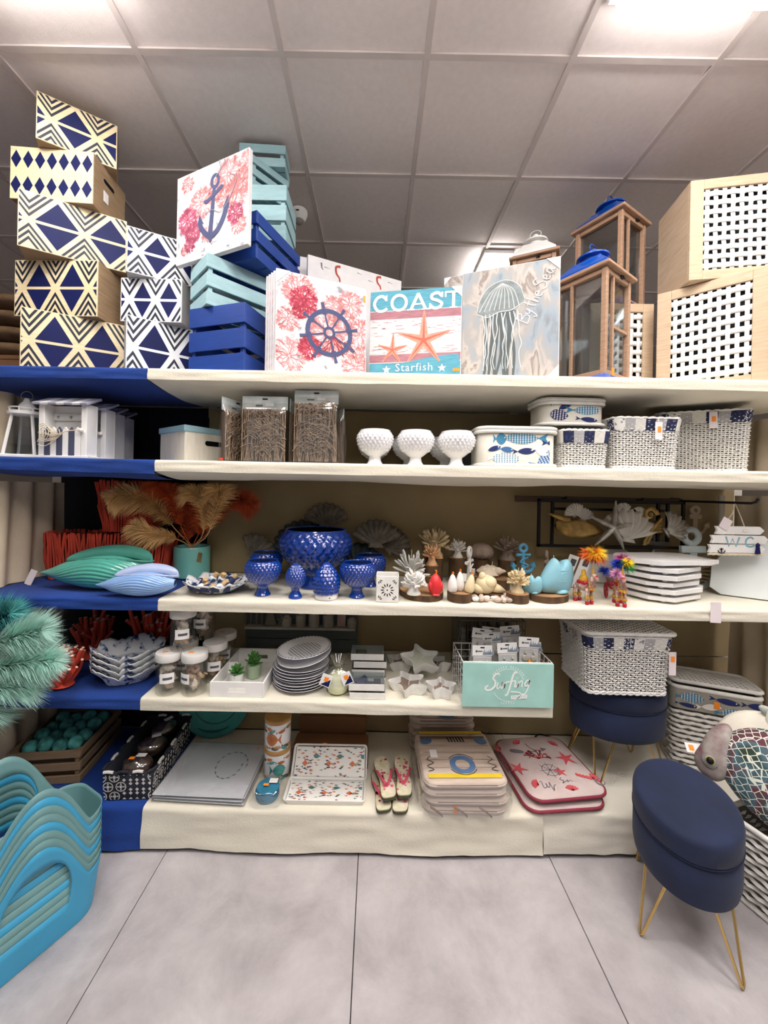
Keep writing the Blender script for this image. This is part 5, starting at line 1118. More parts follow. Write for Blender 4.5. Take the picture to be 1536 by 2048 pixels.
# ---- wall art of shells in a black frame
def bars(parts, r, nm, m, th=.014):
    for a, b in parts: a, b = Vector(a), Vector(b); c = (a+b)/2; d = b-a; MB().box((0,0,0), (abs(d.x)+th, abs(d.y)+th, abs(d.z)+th), .001, Matrix.Translation(c)).build(nm, m, r)
wa = thing('shell_wall_art', 'black metal frame hung with gold and silver shells and a starfish', 'wall art', (1.225, 1.985, 1.352)); w2, h2 = .375, .118
bars([((-w2, 0, h2), (w2, 0, h2)), ((-w2, 0, -h2), (w2, 0, -h2)), ((-w2, 0, -h2), (-w2, 0, h2)), ((w2, 0, -h2), (w2, 0, h2)), ((-w2+.075, .012, -h2), (-w2+.075, .012, h2)), ((w2-.12, .014, -h2*.7), (w2-.12, .014, h2)), ((w2-.07, .014, -h2*.7), (w2-.07, .014, h2*.9)), ((-w2+.09, .014, h2*.62), (w2-.09, .014, h2*.62))], wa, 'frame_bar', black)
sil = mat('antique silver', '#b9b5ad', .38, metal=.7, var=.2, scale=30); gol = mat('antique gold', '#b09258', .35, metal=.8, var=.25, scale=30); plas = mat('plaster shell', '#cdc8be', .7, var=.1)
def fan(x, z, R, m, rot, nr=9, dp=.25, nm='shell'):
    M = Matrix.Translation((x, -.03, z)) @ FRONT @ Matrix.Rotation(rot, 4, 'Z'); sp = 1.15
    def f(u, v): a = -sp+2*sp*u; rib = math.cos(a/sp*PI*nr); rr = R*(1+.03*rib)*(.05+.95*v); return (rr*math.sin(a), rr*math.cos(a)-R*.5, R*dp*math.sin(PI*min(1, .1+v*.8))+R*.05*rib*v)
    MB().grid(f, nr*8, 8, M=M).prism([(-R*.28, -R*.56), (R*.28, -R*.56), (R*.18, -R*.40), (-R*.18, -R*.40)], 0, R*.12, M).build(nm, m, wa, 180, solid=.004)
fan(-.215, .070, .060, plas, .5); fan(-.16, .050, .060, plas, -.2); fan(.065, .0, .155, plas, -.15, 8); fan(.305, -.005, .105, sil, -1.0, 8); fan(.035, .085, .05, plas, .2); fan(.13, .07, .04, plas, -.5)
def cf(u, v): a = 2*PI*v; rr = .058*math.sin(PI*min(1, .04+u*.95))**.7*(1-.3*u)*(1+.12*math.cos(a*4+u*6)); return (-.135+.25*u-.05, -.035+rr*math.cos(a)*.6, .0-.03*u+.045+rr*math.sin(a)-.045)
MB().grid(cf, 30, 28, cv=True, M=Matrix.Translation((-.12, 0, -.01))).build('gold_conch', gol, wa, 180)
MB().tube([(.0, 0, 0), (-.06, -.0, .02), (-.10, 0, .035)], [.02, .012, .005], 8, M=Matrix.Translation((-.24, -.035, .015))).build('gold_conch_tip', gol, wa, 60)
for i in range(5):
    a = PI/2-.12+2*PI*i/5; L_ = .125 if i else .135; M = Matrix.Translation((-.03, -.065, -.012)); MB().tube([(0, 0, 0), (L_*.5*math.cos(a), -.004, L_*.5*math.sin(a)), (L_*math.cos(a), .006, L_*math.sin(a))], [.024, .017, .005], 8, M=M, flat=.7).build('starfish_arm', sil, wa, 60)
MB().tube([(.038*math.exp(-t*.22)*math.cos(t), -.010*t/6, .038*math.exp(-t*.22)*math.sin(t)) for t in [i*.3 for i in range(46)]], [.016*math.exp(-i*.045) for i in range(46)], 8, M=Matrix.Translation((.165, -.045, .055))).build('gold_nautilus', gol, wa, 60)
for k in range(5): MB().tube(smooth_path([(.145+.004*k, -.04, -.10+.002*k), (.15+.01*k, -.05, -.06+.013*k), (.19+.008*k, -.045, -.035+.015*k), (.235, -.035, -.03+.017*k)], 4), .010, 7).build('gold_shell_rib', gol, wa, 60)
for k, (x, y) in enumerate(((.945, 1.915), (1.0, 1.90))): r = thing('price_tag', ('white barcode tag behind the blue fish candle', 'white barcode tag hanging under the black shell frame')[k], 'tag', (x, y, Z3+.0035), -.25, rx=.08, ry=.3); MB().box((0, 0, .085), (.045, .0016, .17), 0).build('card', paperw, r); MB().box((.004, -.0016, .135), (.024, .001, .035)).build('barcode_print', dash, r)
# peg hooks
hb = thing('peg_hook', 'black peg hook sticking out with the hanging sign', 'hook', (1.635, 2.06, 1.478)); MB().tube([(0, .03, 0), (0, -.40, .0), (0, -.42, .006), (0, -.43, .02)], .006, 8).build('peg', black, hb, 60); MB().box((0, .025, 0), (.05, .012, .03), .002).build('clip', black, hb)
hb = thing('wall_rail', 'brown rail holding up the black shell frame', 'rail', (1.2, 2.055, 1.474)); MB().box((0, 0, 0), (.90, .012, .032), .002).build('rail', mat('rusty brown metal', '#4a3324', .6), hb); 
for x in (-.2, .2): MB().tube([(x, 0, .005), (x, -.045, .005), (x, -.055, .016)], .004, 6).build('hook', black, hb, 60)
# ---- decorated toy horses
gold_y = mat('gilt paint', '#d9a63a', .4, metal=.3, var=.15, scale=60); redp = mat('toy red', '#b3182c', .4, var=.2, scale=70); whp = mat('toy white', '#d8c3b4', .5, var=.3, col2='#8a3a30', scale=60)
feath = {c: mat(c+' feather', h, .8, var=.2, scale=30) for c, h in dict(orange='#f26a1a', yellow='#f4cf1c', red='#b3122a', green='#159a48', blue='#1c3fc4', pink='#e79fd0', magenta='#c32a8c').items()}
def fluff(par, c, R, col, n, seed, up=.3):
    rq = random.Random(seed); m = MB()
    for i in range(n):
        d = Vector((rq.gauss(0, 1), rq.gauss(0, 1), rq.gauss(0, 1)+up)).normalized(); l_ = R*rq.uniform(.7, 1.1); p = Vector(c); sd = d.orthogonal().normalized()*.0011; e = p+d*l_+Vector((0, 0, -.12*l_)); b = p+d*l_*.5; m.add([p-sd, p+sd, b+sd, b-sd, e], [(0,1,2,3), (3,2,4)])
    stuff(m.build('feather_tuft', feath[col], par, 180))
def toy_horse(loc, rz, label, tufts, cart):
    r = thing('toy_horse', label, 'toy', loc, rz, 'festive toy carthorses with feather plumes'); s = .8
    m = MB(); m.ball((0, 0, .088*s), (.024*s, .052*s, .026*s), 14, 10); m.tube([(0, -.042*s, .098*s), (0, -.058*s, .130*s), (0, -.060*s, .150*s)], [.019*s, .014*s, .012*s], 10); m.tube([(0, -.054*s, .158*s), (0, -.072*s, .150*s), (0, -.088*s, .132*s)], [.011*s, .013*s, .007*s], 10)
    for sx in (-1, 1):
        for y in (-.036, .040): m.tube([(sx*.015*s, y*s, .085*s), (sx*.016*s, y*s+.002, .045*s), (sx*.016*s, y*s-.003*s, .006*s)], [.010*s, .007*s, .0075*s], 8)
        m.tube([(sx*.007*s, -.054*s, .160*s), (sx*.009*s, -.054*s, .176*s)], [.004*s, .001], 5)
    m.build('horse_body', whp, r, 180)
    for y in (-.036, .040):
        for sx in (-1, 1): MB().lathe([(.010*s, 0), (.010*s, .014*s), (.007*s, .018*s)], 10, Matrix.Translation((sx*.016*s, y*s-.002*s, 0))).build('hoof', redp, r, 50); MB().lathe([(.0115*s, .030*s), (.0115*s, .042*s)], 10, Matrix.Translation((sx*.016*s, y*s-.001*s, 0))).build('leg_band', gold_y, r, 50)
    MB().box((0, .0, .108*s), (.046*s, .060*s, .022*s), .005).build('saddle_cloth', redp, r); MB().lathe([(.022*s, 0), (.024*s, .012*s), (.012*s, .03*s), (.010*s, .055*s), (.0, .06*s)], 14, Matrix.Translation((0, 0, .118*s))).build('saddle_spire', gold_y, r, 50)
    MB().box((0, -.050*s, .098*s), (.036*s, .012*s, .05*s), .004).build('breast_collar', gold_y, r)
    for k in range(6): MB().ball((.020*s*math.cos(k*1.05), -.056*s, .095*s+.022*s*math.sin(k*1.05)), .0055*s, 8, 6).build('tassel', (whp, redp, gold_y)[k % 3], r, 180)
    MB().box((0, -.078*s, .150*s), (.018*s, .010*s, .022*s), .003).build('bridle', redp, r); MB().lathe([(.004*s, 0), (.007*s, .012*s), (.003*s, .03*s), (.002, .05*s)], 8, Matrix.Translation((0, -.058*s, .165*s))).build('head_spire', gold_y, r, 50)
    for k, (c, R, col, n) in enumerate(tufts): fluff(r, c, R, col, n, k+int(loc[0]*100))
    if cart:
        MB().box((0, .115*s, .075*s), (.055*s, .075*s, .030*s), .003).build('cart_bed', redp, r)
        for sx in (-1, 1):
            MB().box((sx*.030*s, .115*s, .098*s), (.004*s, .080*s, .030*s), .001).build('cart_side', redp, r); MB().tube([(sx*.022*s, -.02*s, .08*s), (sx*.024*s, .09*s, .078*s)], .0028*s, 6).build('shaft', gold_y, r, 60)
            M = Matrix.Translation((sx*.040*s, .115*s, .045*s)) @ Matrix.Rotation(PI/2, 4, 'Y'); m = MB(); m.tube([(.042*s*math.cos(t), .042*s*math.sin(t), 0) for t in [2*PI*i/24 for i in range(24)]], .0036*s, 6, True, M); 
            for k in range(8): a = k*PI/4; m.tube([(0, 0, 0), (.042*s*math.cos(a), .042*s*math.sin(a), 0)], .0022*s, 5, M=M)
            m.lathe([(.007*s, -.006*s), (.008*s, .006*s)], 10, M); m.build('wheel', redp if sx < 0 else gold_y, r, 60)
        MB().ball((0, .105*s, .125*s), (.014*s, .014*s, .024*s), 10, 8).build('driver_body', whp, r, 180); MB().ball((0, .105*s, .157*s), .011*s, 10, 8).build('driver_head', mat('toy skin', '#d9a27c', .6), r, 180)
    return r
toy_horse((.905, 1.65, Z3+.003), .35, 'toy carthorse with orange and yellow feather ball on its head', [((.02, -.02, .205), .058, 'orange', 420), ((.035, -.03, .215), .050, 'yellow', 380), ((.07, .0, .19), .055, 'red', 420)], False)
toy_horse((1.045, 1.625, Z3+.003), -.35, 'toy carthorse with red cart and green, blue and pink feathers', [((.03, .03, .16), .042, 'green', 300), ((.0, .03, .165), .036, 'blue', 300), ((-.02, -.04, .135), .032, 'pink', 260), ((.02, .05, .185), .04, 'magenta', 200), ((-.05, .04, .13), .03, 'blue', 160), ((.03, .01, .18), .03, 'yellow', 120)], True)
# ---- white boards
brd = mat('white board paint', '#e4e3e2', .5, var=.04, scale=20)
bo = None; ol = [(-.17, -.06), (-.11, -.135), (.08, -.135), (.15, -.10), (.15, .10), (.09, .135), (-.12, .135), (-.17, .07)]
for k in range(6):
    z = Z3+.003+.0305*k; lb = ('lowest', 'second lowest', 'third from the bottom', 'fourth from the bottom', 'second from the top', 'topmost, longest')[k]+' white serving board of the stack by the toy cart'
    if bo is None:
        bo = thing('serving_board', lb, 'board', (1.335, 1.80, z), .42, 'stacked white serving boards'); MB().prism(ol, .010, .027).build('board', brd, bo)
        for x, y in ((-.10, -.09), (.10, -.09), (.10, .09), (-.10, .09)): MB().box((x, y, .005), (.05, .016, .0098), .002).build('foot', brd, bo)
    elif k < 5: dup(bo, (1.335+.004*math.sin(k*2), 1.80+.005*math.cos(k*3), z), .42+.04*math.sin(k*5), lb)
    else: dup(bo, (1.365, 1.80, z), .15, lb, scale=(1.25, .95, 1))
r = thing('serving_board', 'white shaped board leaning on the drape behind the board stack', 'board', (1.255, 2.035, Z3+.003), 0, rx=-.08); MB().prism([(-.14, 0), (.14, 0), (.14, .09), (.115, .15), (.08, .175), (-.14, .175)], 0, .016, FRONT).build('board', brd, r)
r = thing('serving_board', 'large pale board standing in the corner below the hanging sign', 'board', (1.70, 1.80, Z3+.003), -.6, rx=-.22); MB().prism([(-.09, .03), (-.05, .0), (.16, .0), (.16, .26), (.02, .27), (-.08, .14)], 0, .02, FRONT).build('board', mat('pale blue white board', '#dfe5e6', .5, var=.03), r)
# ---- hanging sign with WC
r = thing('hanging_sign', 'white plank sign with the letters WC hanging on a cord', 'sign', (1.625, 1.735, 1.465)); M0 = FRONT
for k, (z, x0, x1) in enumerate(((-.112, -.085, .135), (-.153, -.105, .155), (-.195, -.115, .14))):
    MB().prism([(x0, z-.018), (x1-.02, z-.018), (x1, z), (x1-.02, z+.018), (x0, z+.018), (x0+.008, z)], 0, .010, M0).build('plank', white, r)
tq = mat('sign letter blue', '#7fb2c8', .6); A = Art(Matrix.Translation((0, -.010, 0)) @ FRONT); A.w = .001
A.stroke([(-.04, -.140), (-.025, -.185), (-.010, -.150), (.006, -.185), (.022, -.142)], .008); A.stroke([(.085, -.150), (.072, -.142), (.055, -.150), (.050, -.166), (.058, -.182), (.078, -.184), (.088, -.176)], .008, 4); A.done('lettering', tq, r)
m = MB(); m.tube([(-.06, -.013, -.192), (-.06, -.013, -.212)], .002, 5); m.tube(smooth_path([(-.076, -.013, -.203), (-.068, -.013, -.214), (-.052, -.013, -.214), (-.044, -.013, -.203)], 3), .002, 5); m.tube([(-.068, -.013, -.197), (-.052, -.013, -.197)], .002, 5); m.build('anchor_charm', black, r, 60)
MB().lathe([(.010, 0), (.006, .035), (.009, .036), (.006, .044), (0, .05)], 10, Matrix.Translation((.10, -.016, -.215))).build('lighthouse_charm', navy, r, 50); MB().ball((.045, -.012, -.112), (.012, .004, .008), 8, 6).build('gull_charm', chalk, r, 180)
m = MB(); m.tube([(-.115+.012*i, -.006, -.222+.003*(i % 2)) for i in range(22)], .006, 6); m.build('rope_edge', offw, r, 60)
m = MB(); m.tube([(-.05, -.005, -.098), (-.01, -.008, -.035), (.008, -.004, .014), (.012, .004, .014), (.05, -.005, -.098)], .0022, 5); m.build('cord', offw, r, 60)
MB().box((0, 0, 0), (.045, .0016, .05), 0, Matrix.Translation((-.045, -.014, -.082)) @ Matrix.Rotation(.5, 4, 'Y')).build('price_tag', pink_tag, r)
# ---- wooden anchors hanging and standing behind
def wood_anchor(loc, H, m, label, rz=0., rx=-.05, T=.012, hang=False):
    r = thing('wooden_anchor', label, 'anchor', loc, rz, 'wooden anchors in the shelf corner', rx=rx); R = H*.12
    MB().tube([(R*math.cos(t), 0, H-R+R*math.sin(t)) for t in [2*PI*i/20 for i in range(20)]], T*.9, 8, True).build('ring', m, r, 60)
    MB().box((0, 0, H*.44), (T*2.2, T*1.2, H*.64), .003).build('shank', m, r); MB().box((0, -T*.2, H*.66), (H*.42, T*1.2, T*2), .003).build('stock', m, r)
    o = [(H*.40*math.cos(a), H*.40+H*.40*math.sin(a)) for a in [PI+.25+(PI-.5)*i/14 for i in range(15)]]; i_ = [(H*.30*math.cos(a), H*.42+H*.33*math.sin(a)) for a in [2*PI-.25-(PI-.5)*i/14 for i in range(15)]]
    MB().prism(o+i_, 0, T, FRONT).build('arms', m, r)
    for sx in (-1, 1): MB().prism([(sx*H*.44, H*.46), (sx*H*.25, H*.36), (sx*H*.45, H*.26)][::sx], -.001, T*1.1, FRONT).build('fluke', m, r)
    return r
agr = mat('pale grey-blue anchor', '#b6c2c4', .7, var=.06); ata = mat('tan wood', '#b7a389', .8, var=.1)
r = wood_anchor((1.615, 1.92, Z3+.003), .30, agr, 'large pale grey wooden anchor wrapped with rope beside the board stack', 0, rx=-.12, T=.018)
m = MB()
for k in range(7): m.tube(smooth_path([(-.06+.004*k, -.025-.002*k, .03+.018*k), (.0, -.032, .05+.014*k), (.07, -.026, .03+.022*k), (.05, .03, .05+.018*k), (-.05, .03, .04+.018*k)], 3, True), .005, 5, True)
m.build('rope', mat('jute rope', '#a08c70', .9, bump=.5, bscale=200), r, 60)
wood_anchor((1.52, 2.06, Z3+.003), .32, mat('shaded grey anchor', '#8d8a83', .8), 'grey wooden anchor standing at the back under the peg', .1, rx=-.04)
wood_anchor((1.715, 2.05, Z3+.26), .155, ata, 'small tan wooden anchor hanging high on the back drape', 0, rx=0)
r = thing('toy_sailboat', 'pale blue toy sailboat at the back near the grey anchor', 'boat', (1.455, 1.99, Z3+.003)); MB().prism([(-.05, .03), (.05, .03), (.035, 0), (-.035, 0)], -.015, .015, FRONT).build('hull', mat('toy boat blue', '#7d95b0', .7), r); MB().prism([(-.045, .045), (-.004, .045), (-.004, .18)], -.002, .002, FRONT).build('sail', chalk, r); MB().prism([(.004, .045), (.05, .045), (.004, .16)], -.002, .002, FRONT).build('sail', mat('sail blue', '#92a9c0', .8), r); MB().tube([(0, 0, .02), (0, 0, .19)], .003, 6).build('mast', ata, r, 60)
r = thing('price_tag', 'pale pink tag hanging over the shelf edge beside the board stack', 'tag', (1.41, 1.573, Z3+.022), -.12, rx=.0); MB().box((0, 0, -.03), (.04, .0016, .085), 0).build('card', pink_tag, r); MB().tube([(0, 0, .012), (.01, .06, -.012), (.015, .14, -.015)], .0012, 4).build('tag_string', paperw, r, 60)
# ================================================================ fourth shelf
# ---- pale turquoise plumes standing in a floor vase beyond the shelf end
mint = mat('mint plume', '#c6f0e4', .8, var=.12, scale=20); tealp = mat('teal plume', '#4fa9a8', .8, var=.2, scale=20)
r = thing('floor_vase', 'tall floor vase holding the mint plumes beside the shelf end', 'vase', (-1.66, 1.40, .001)); MB().lathe([(.07, 0), (.09, .2), (.08, .5), (.05, .68), (.055, .72), (.045, .70), (.05, .3), (0, .02)], 28).build('vase_wall', mat('grey glaze', '#8aa4a4', .4), r, 60)
vf = Vector((-1.66, 1.40, .72))
for k, (pp, n, m, rad, lb) in enumerate(((((-60, 1300, 1.40), (-10, 1285, 1.42), (40, 1272, 1.43), (78, 1262, 1.44)), 1700, mint, .058, 'mint plume reaching highest towards the dark corals'),
    (((-60, 1345, 1.40), (0, 1335, 1.41), (50, 1326, 1.42), (105, 1322, 1.43)), 1900, mint, .06, 'longest mint plume, its tip in front of the red coral'),
    (((-60, 1385, 1.40), (-15, 1378, 1.40), (25, 1372, 1.41), (55, 1372, 1.42)), 1300, mint, .05, 'lowest of the mint plumes spread in front of the shelf edge'),
    (((-70, 1300, 1.42), (-40, 1265, 1.44), (-10, 1245, 1.45), (18, 1228, 1.45)), 1300, tealp, .06, 'darker teal plume above the mint plume'), (((-70, 1400, 1.40), (-40, 1420, 1.40), (-20, 1440, 1.40)), 500, mint, .05, 'mint plume drooping low at the picture edge'))):
    plume([vf-Vector((0, 0, .15)), vf+Vector((.0, 0, .02))]+[at(*q) for q in pp], rad, n, m, lb, 70+k, ln=(.07, .15), grp='mint plumes in the floor vase', frac=.45, droop=.12, hw=.0012)
# ---- red corals
rcor = mat('red coral resin', '#d1482f', .55, var=.12, scale=12); rtip = mat('pale coral tip', '#ecc2ad', .6)
def red_coral(loc, R, H, n, label, seed, lean=(0, 0)):
    r = thing('red_coral', label, 'coral', loc, 0, 'red coral branches on the fourth shelf'); rq = random.Random(seed); m = MB(); tp = MB(); m.ball((0, 0, R*.16), (R*.7, R*.6, R*.18), 14, 8)
    for i in range(n):
        a = 2*PI*rq.random(); b = Vector((R*.5*rq.random()*math.cos(a), R*.5*rq.random()*math.sin(a), R*.2)); e = Vector((R*1.1*math.cos(a)*rq.uniform(.3, 1)+lean[0]*H, R*math.sin(a)*rq.uniform(.3, 1)+lean[1]*H, H*rq.uniform(.5, 1)))
        c = b.lerp(e, .5)+Vector((rq.uniform(-.02, .02), rq.uniform(-.02, .02), 0)); q = smooth_path([b, c, e], 4); r0 = R*.115; m.tube(q, [r0*(1.1-.35*k/(len(q)-1)) for k in range(len(q))], 7); d = (q[-1]-q[-2]).normalized(); tp.tube([q[-1], q[-1]+d*.0025], r0*.72, 7)
        if rq.random() < .8: e2 = c+Vector((rq.uniform(-.5, .5)*R, rq.uniform(-.5, .3)*R, H*rq.uniform(.2, .4))); m.tube(smooth_path([c, c.lerp(e2, .5)+Vector((.006, 0, 0)), e2], 3), r0*.75, 6); d = (e2-c).normalized(); tp.tube([e2, e2+d*.0025], r0*.72, 6)
    m.build('branches', rcor, r, 60); stuff(tp.build('cut_tips', rtip, r, 60))
red_coral((-1.345, 1.655, Z4+.002), .068, .205, 26, 'red coral nearest the shelf front, half behind the mint plume', 1, (.16, -.05))
red_coral((-1.42, 1.94, Z4+.002), .10, .24, 22, 'dark-looking red coral at the back behind the front coral', 2); red_coral((-1.15, 1.985, Z4+.002), .10, .25, 22, 'red coral at the back behind the crumpled bowls', 3)
# ---- crumpled bowls
for k in range(4):
    r = thing('crumpled_bowl', ('bottom', 'second', 'third', 'topmost')[k]+' crumpled newsprint bowl of the stack by the red coral', 'bowl', (-1.112, 1.745, Z4+.002+.027*k), .35, 'stack of crumpled bowls'); crumple(.145, .064, 5., .6, 60, 8).build('bowl_wall', news, r, 35, solid=.0025)
# ---- shell jars with loose shells
shm = [mat('shell '+c, c, .5, var=.15, scale=40) for c in ('#d9c6ae', '#b89a80', '#e6dccb', '#cfb08c')]
def sp(kind, m):
    mb = MB()
    if kind == 0:
        def f(u, v): a = 2*PI*v; rr = .020*math.sin(PI*min(1, .05+u))**.8*(1-.3*u)*(1+.08*math.cos(u*30)); return (-.028+.06*u, rr*math.cos(a), rr*math.sin(a)*.9)
        mb.grid(f, 18, 12, cv=True)
    elif kind == 1: mb.tube([(.019*math.exp(-t*.16)*math.cos(t), .019*math.exp(-t*.16)*math.sin(t), .004*t) for t in [i*.45 for i in range(26)]], [.013*math.exp(-i*.05) for i in range(26)], 7)
    else:
        def f(u, v): a = -1.2+2.4*u; return (.028*v*math.sin(a), .028*v*math.cos(a)-.012, .012*math.sin(PI*min(1, .1+v*.8))*(1+.1*math.cos(a*24)))
        mb.grid(f, 24, 6)
    return mb, m
shell_me = []
for kind, m in ((0, 0), (1, 1), (2, 2), (0, 2), (1, 3), (2, 0)):
    mb, _ = sp(kind, 0); o = mb.build('sea_shell', shm[m], None, 180, solid=.002 if kind == 2 else 0); shell_me.append(o.data); bpy.data.objects.remove(o)
frost = mat('frosted lid', '#d9d7d4', .45, var=.02); jarm = mat('jar plastic', '#f4f4f2', .06, kind='film', alpha=.09, bump=.1, bscale=10)
def shell_jar(loc, label, where, nsh, lab_rz, sticker, seed):
    r = thing('shell_jar', label, 'jar', loc, 0, 'clear jars of sea shells'); R, H = .051, .172
    MB().lathe([(R*.95, .001), (R, .006), (R, H-.032)], 32).build('jar_wall', jarm, r, 60); MB().lathe([(R*1.03, H-.032), (R*1.05, H-.028), (R*1.05, H-.004), (R*1.0, H), (0, H)], 36).build('lid', frost, r, 50)
    def lb(u, v): a = -PI/2+lab_rz-.55+1.1*u; return ((R+.0012)*math.cos(a), (R+.0012)*math.sin(a), .055+.042*v)
    MB().grid(lb, 8, 1).build('paper_label', paperw, r, 60)
    def lb2(u, v): a = -PI/2+lab_rz-.3+.7*u; return ((R+.002)*math.cos(a), (R+.002)*math.sin(a), .070+.010*v)
    MB().grid(lb2, 6, 1).build('barcode_print', dash, r, 60)
    if sticker: MB().box((-.01, -.01, H+.0006), (.022, .012, .001), 0, None).build('price_sticker', orange, r)
    rq = random.Random(seed)
    for i in range(nsh):
        a = 2.4*i+rq.random()*.5; q = .019*(1 if i % 4 else .2); z = .026+(H-.075)*i/(nsh-1); o = bpy.data.objects.new('sea_shell', shell_me[rq.randrange(6)]); C.objects.link(o)
        o.location = (loc[0]+q*math.cos(a), loc[1]+q*math.sin(a), loc[2]+z); o.scale = (.85,)*3; o.rotation_euler = (rq.uniform(0, 6), rq.uniform(0, 6), rq.uniform(0, 6)); tag(o, 'sea shell packed in '+where, 'shell', 'shells in '+where)
for a in (((-.876, 1.640, Z4+.002), 'front shell jar nearest the blue cloth', 'the front jar nearest the blue cloth', 13, .35, True, 1), ((-.765, 1.640, Z4+.002), 'front shell jar next to the white tray', 'the front jar next to the white tray', 13, -.5, True, 2),
    ((-.832, 1.668, Z4+.176), 'shell jar standing on top of the two front jars', 'the jar on top of the two front jars', 13, .4, False, 3), ((-.865, 1.765, Z4+.002), 'shell jar in shade directly behind the front jar by the blue cloth', 'the second-row jar by the blue cloth', 9, 0, False, 4),
    ((-.725, 1.755, Z4+.002), 'shell jar with a label behind the front jar by the white tray', 'the second-row jar by the white tray', 10, .3, False, 5), ((-.728, 1.875, Z4+.002), 'shell jar third back beside the succulent tray', 'the third-row jar', 9, .3, True, 6), ((-.80, 1.80, Z4+.176), 'shell jar on the upper level behind the top front jar', 'the upper rear jar', 9, 0, False, 7)): shell_jar(*a)
# ---- white tray with succulents
r = thing('wooden_tray', 'white wooden tray with handle slots holding two potted succulents', 'tray', (-.568, 1.765, Z4+.002)); W, D, H, t = .228, .33, .062, .008
MB().box((0, 0, .004), (W-.018, D-.018, .007)).build('tray_floor', chalk, r)
for sx in (-1, 1): MB().box((sx*(W/2-t/2), 0, H/2), (t, D, H), .0015).build('side_wall', white, r)
for sy in (-1, 1):
    y = sy*(D/2-t/2); h2 = H if sy < 0 else H*1.12; s0, s1 = .020, .040
    MB().box((0, y, s0/2), (W-2*t, t, s0)).box((0, y, (s1+h2)/2), (W-2*t, t, h2-s1)).box((-(W/2-t+.038)/2, y, .03), (W/2-t-.038, t, s1-s0)).box(((W/2-t+.038)/2, y, .03), (W/2-t-.038, t, s1-s0)).build('end_wall', white, r)
leaf = mat('succulent green', '#4f8f3c', .5, var=.25, scale=30); potw = mat('white pot', '#e6e7e4', .4)
def succulent(loc, m, R, H, spiky, label, seed):
    r = thing('potted_succulent', label, 'plant', loc, 0, 'small artificial succulents'); MB().lathe([(R*.8, 0), (R*.95, H*.1), (R, H*.85), (R*.97, H), (R*.82, H*.97), (0, H*.9)], 24).build('pot', m, r, 50); rq = random.Random(seed)
    for i in range(22):
        a = i*2.4; el = .25+1.2*(i/22); ln = (.040 if not spiky else .046)*(1 if i < 16 else .8); b = Vector((0, 0, H*.92+(.03*i/22 if spiky else .012*i/22))); d = Vector((math.cos(a)*math.cos(el), math.sin(a)*math.cos(el), math.sin(el))); MB().tube([b, b+d*ln*.5, b+d*ln*.85, b+d*ln], [.004, .0085, .006, .001], 6, flat=.45).build('leaf', leaf, r, 60)
succulent((-.605, 1.700, Z4+.010), potw, .030, .045, False, 'low green succulent in a white pot at the tray front', 1); succulent((-.548, 1.758, Z4+.010), mat('sage pot', '#a9bfa0', .4), .032, .062, True, 'taller spiky succulent in a sage pot inside the tray', 2)
MB().box((0, 0, .028), (.045, .0016, .05), 0).build('card_sign', paperw, None); o = C.objects[-1]; o.location = (-.655, 1.78, Z4+.0105); o.rotation_euler = (-.3, 0, .1); tag(o, 'white barcode card standing in the succulent tray', 'tag')
# ---- plates
plw = mat('white plate glaze', '#efeff2', .2, var=.02, coat=.5); pln = mat('navy plate rim', '#1d2a6e', .25, var=.25, scale=14, coat=.5)
pl = None
for k in range(10):
    lb = 'plate '+('at the bottom', 'second from the bottom', 'third from the bottom', 'fourth from the bottom', 'fifth from the bottom', 'sixth from the bottom', 'seventh from the bottom', 'third from the top', 'second from the top, tilted', 'on top, tilted and dotted')[k]+' of the navy and white plate stack'
    if pl is None:
        pl = thing('plate', lb, 'plate', (-.325, 1.735, Z4+.002), 0, 'stack of navy and white plates'); MB().lathe([(.07, 0), (.075, .002), (.110, .009), (.122, .017), (.121, .019), (.108, .012), (.07, .005), (0, .005)], 48).build('dish', plw, pl, 50)
        def band(u, v): a = 2*PI*u; z = .0105+.007*v; rr = .1125+.0102*v; return (rr*math.cos(a), rr*math.sin(a), z)
        MB().grid(band, 48, 1, cu=True).build('painted_rim', pln, pl, 180)
        def band2(u, v): a = PI*.75+PI*1.45*u; z = .0095+.0078*v; rr = .1105+.0125*v; return (rr*math.cos(a), rr*math.sin(a), z-.0008)
        MB().grid(band2, 40, 1).build('navy_underside', pln, pl, 180)
    else:
        q = dup(pl, (-.325+.004*math.sin(k*3), 1.735+.003*math.cos(k*2), Z4+.002+.0118*k+(.012 if k >= 8 else 0)+(.012 if k == 9 else 0)), k*.8, lb)
        if k >= 8: q.rotation_euler = (.10 if k == 8 else .02, -.14 if k == 8 else -.09, 0); q.location.x += .02 if k == 8 else .01; q.location.z += .012
        if k == 9:
            A = Art(Matrix.Identity(4)); A.w = .0058
            for i in range(-5, 6):
                for j in range(-8, 9):
                    x, y = i*.017+(j % 2)*.0085, j*.0118
                    if x*x+y*y < .088**2: A.disc((x, y), .0052, .0036, 8)
            A.done('dot_print', ink, q)
            A = Art(Matrix.Identity(4)); A.w = .0195
            for i in range(44): a = 2*PI*i/44; A.disc((.1155*math.cos(a), .1155*math.sin(a)), .0045, .003, 6, a)
            A.done('dot_print', ink, q)
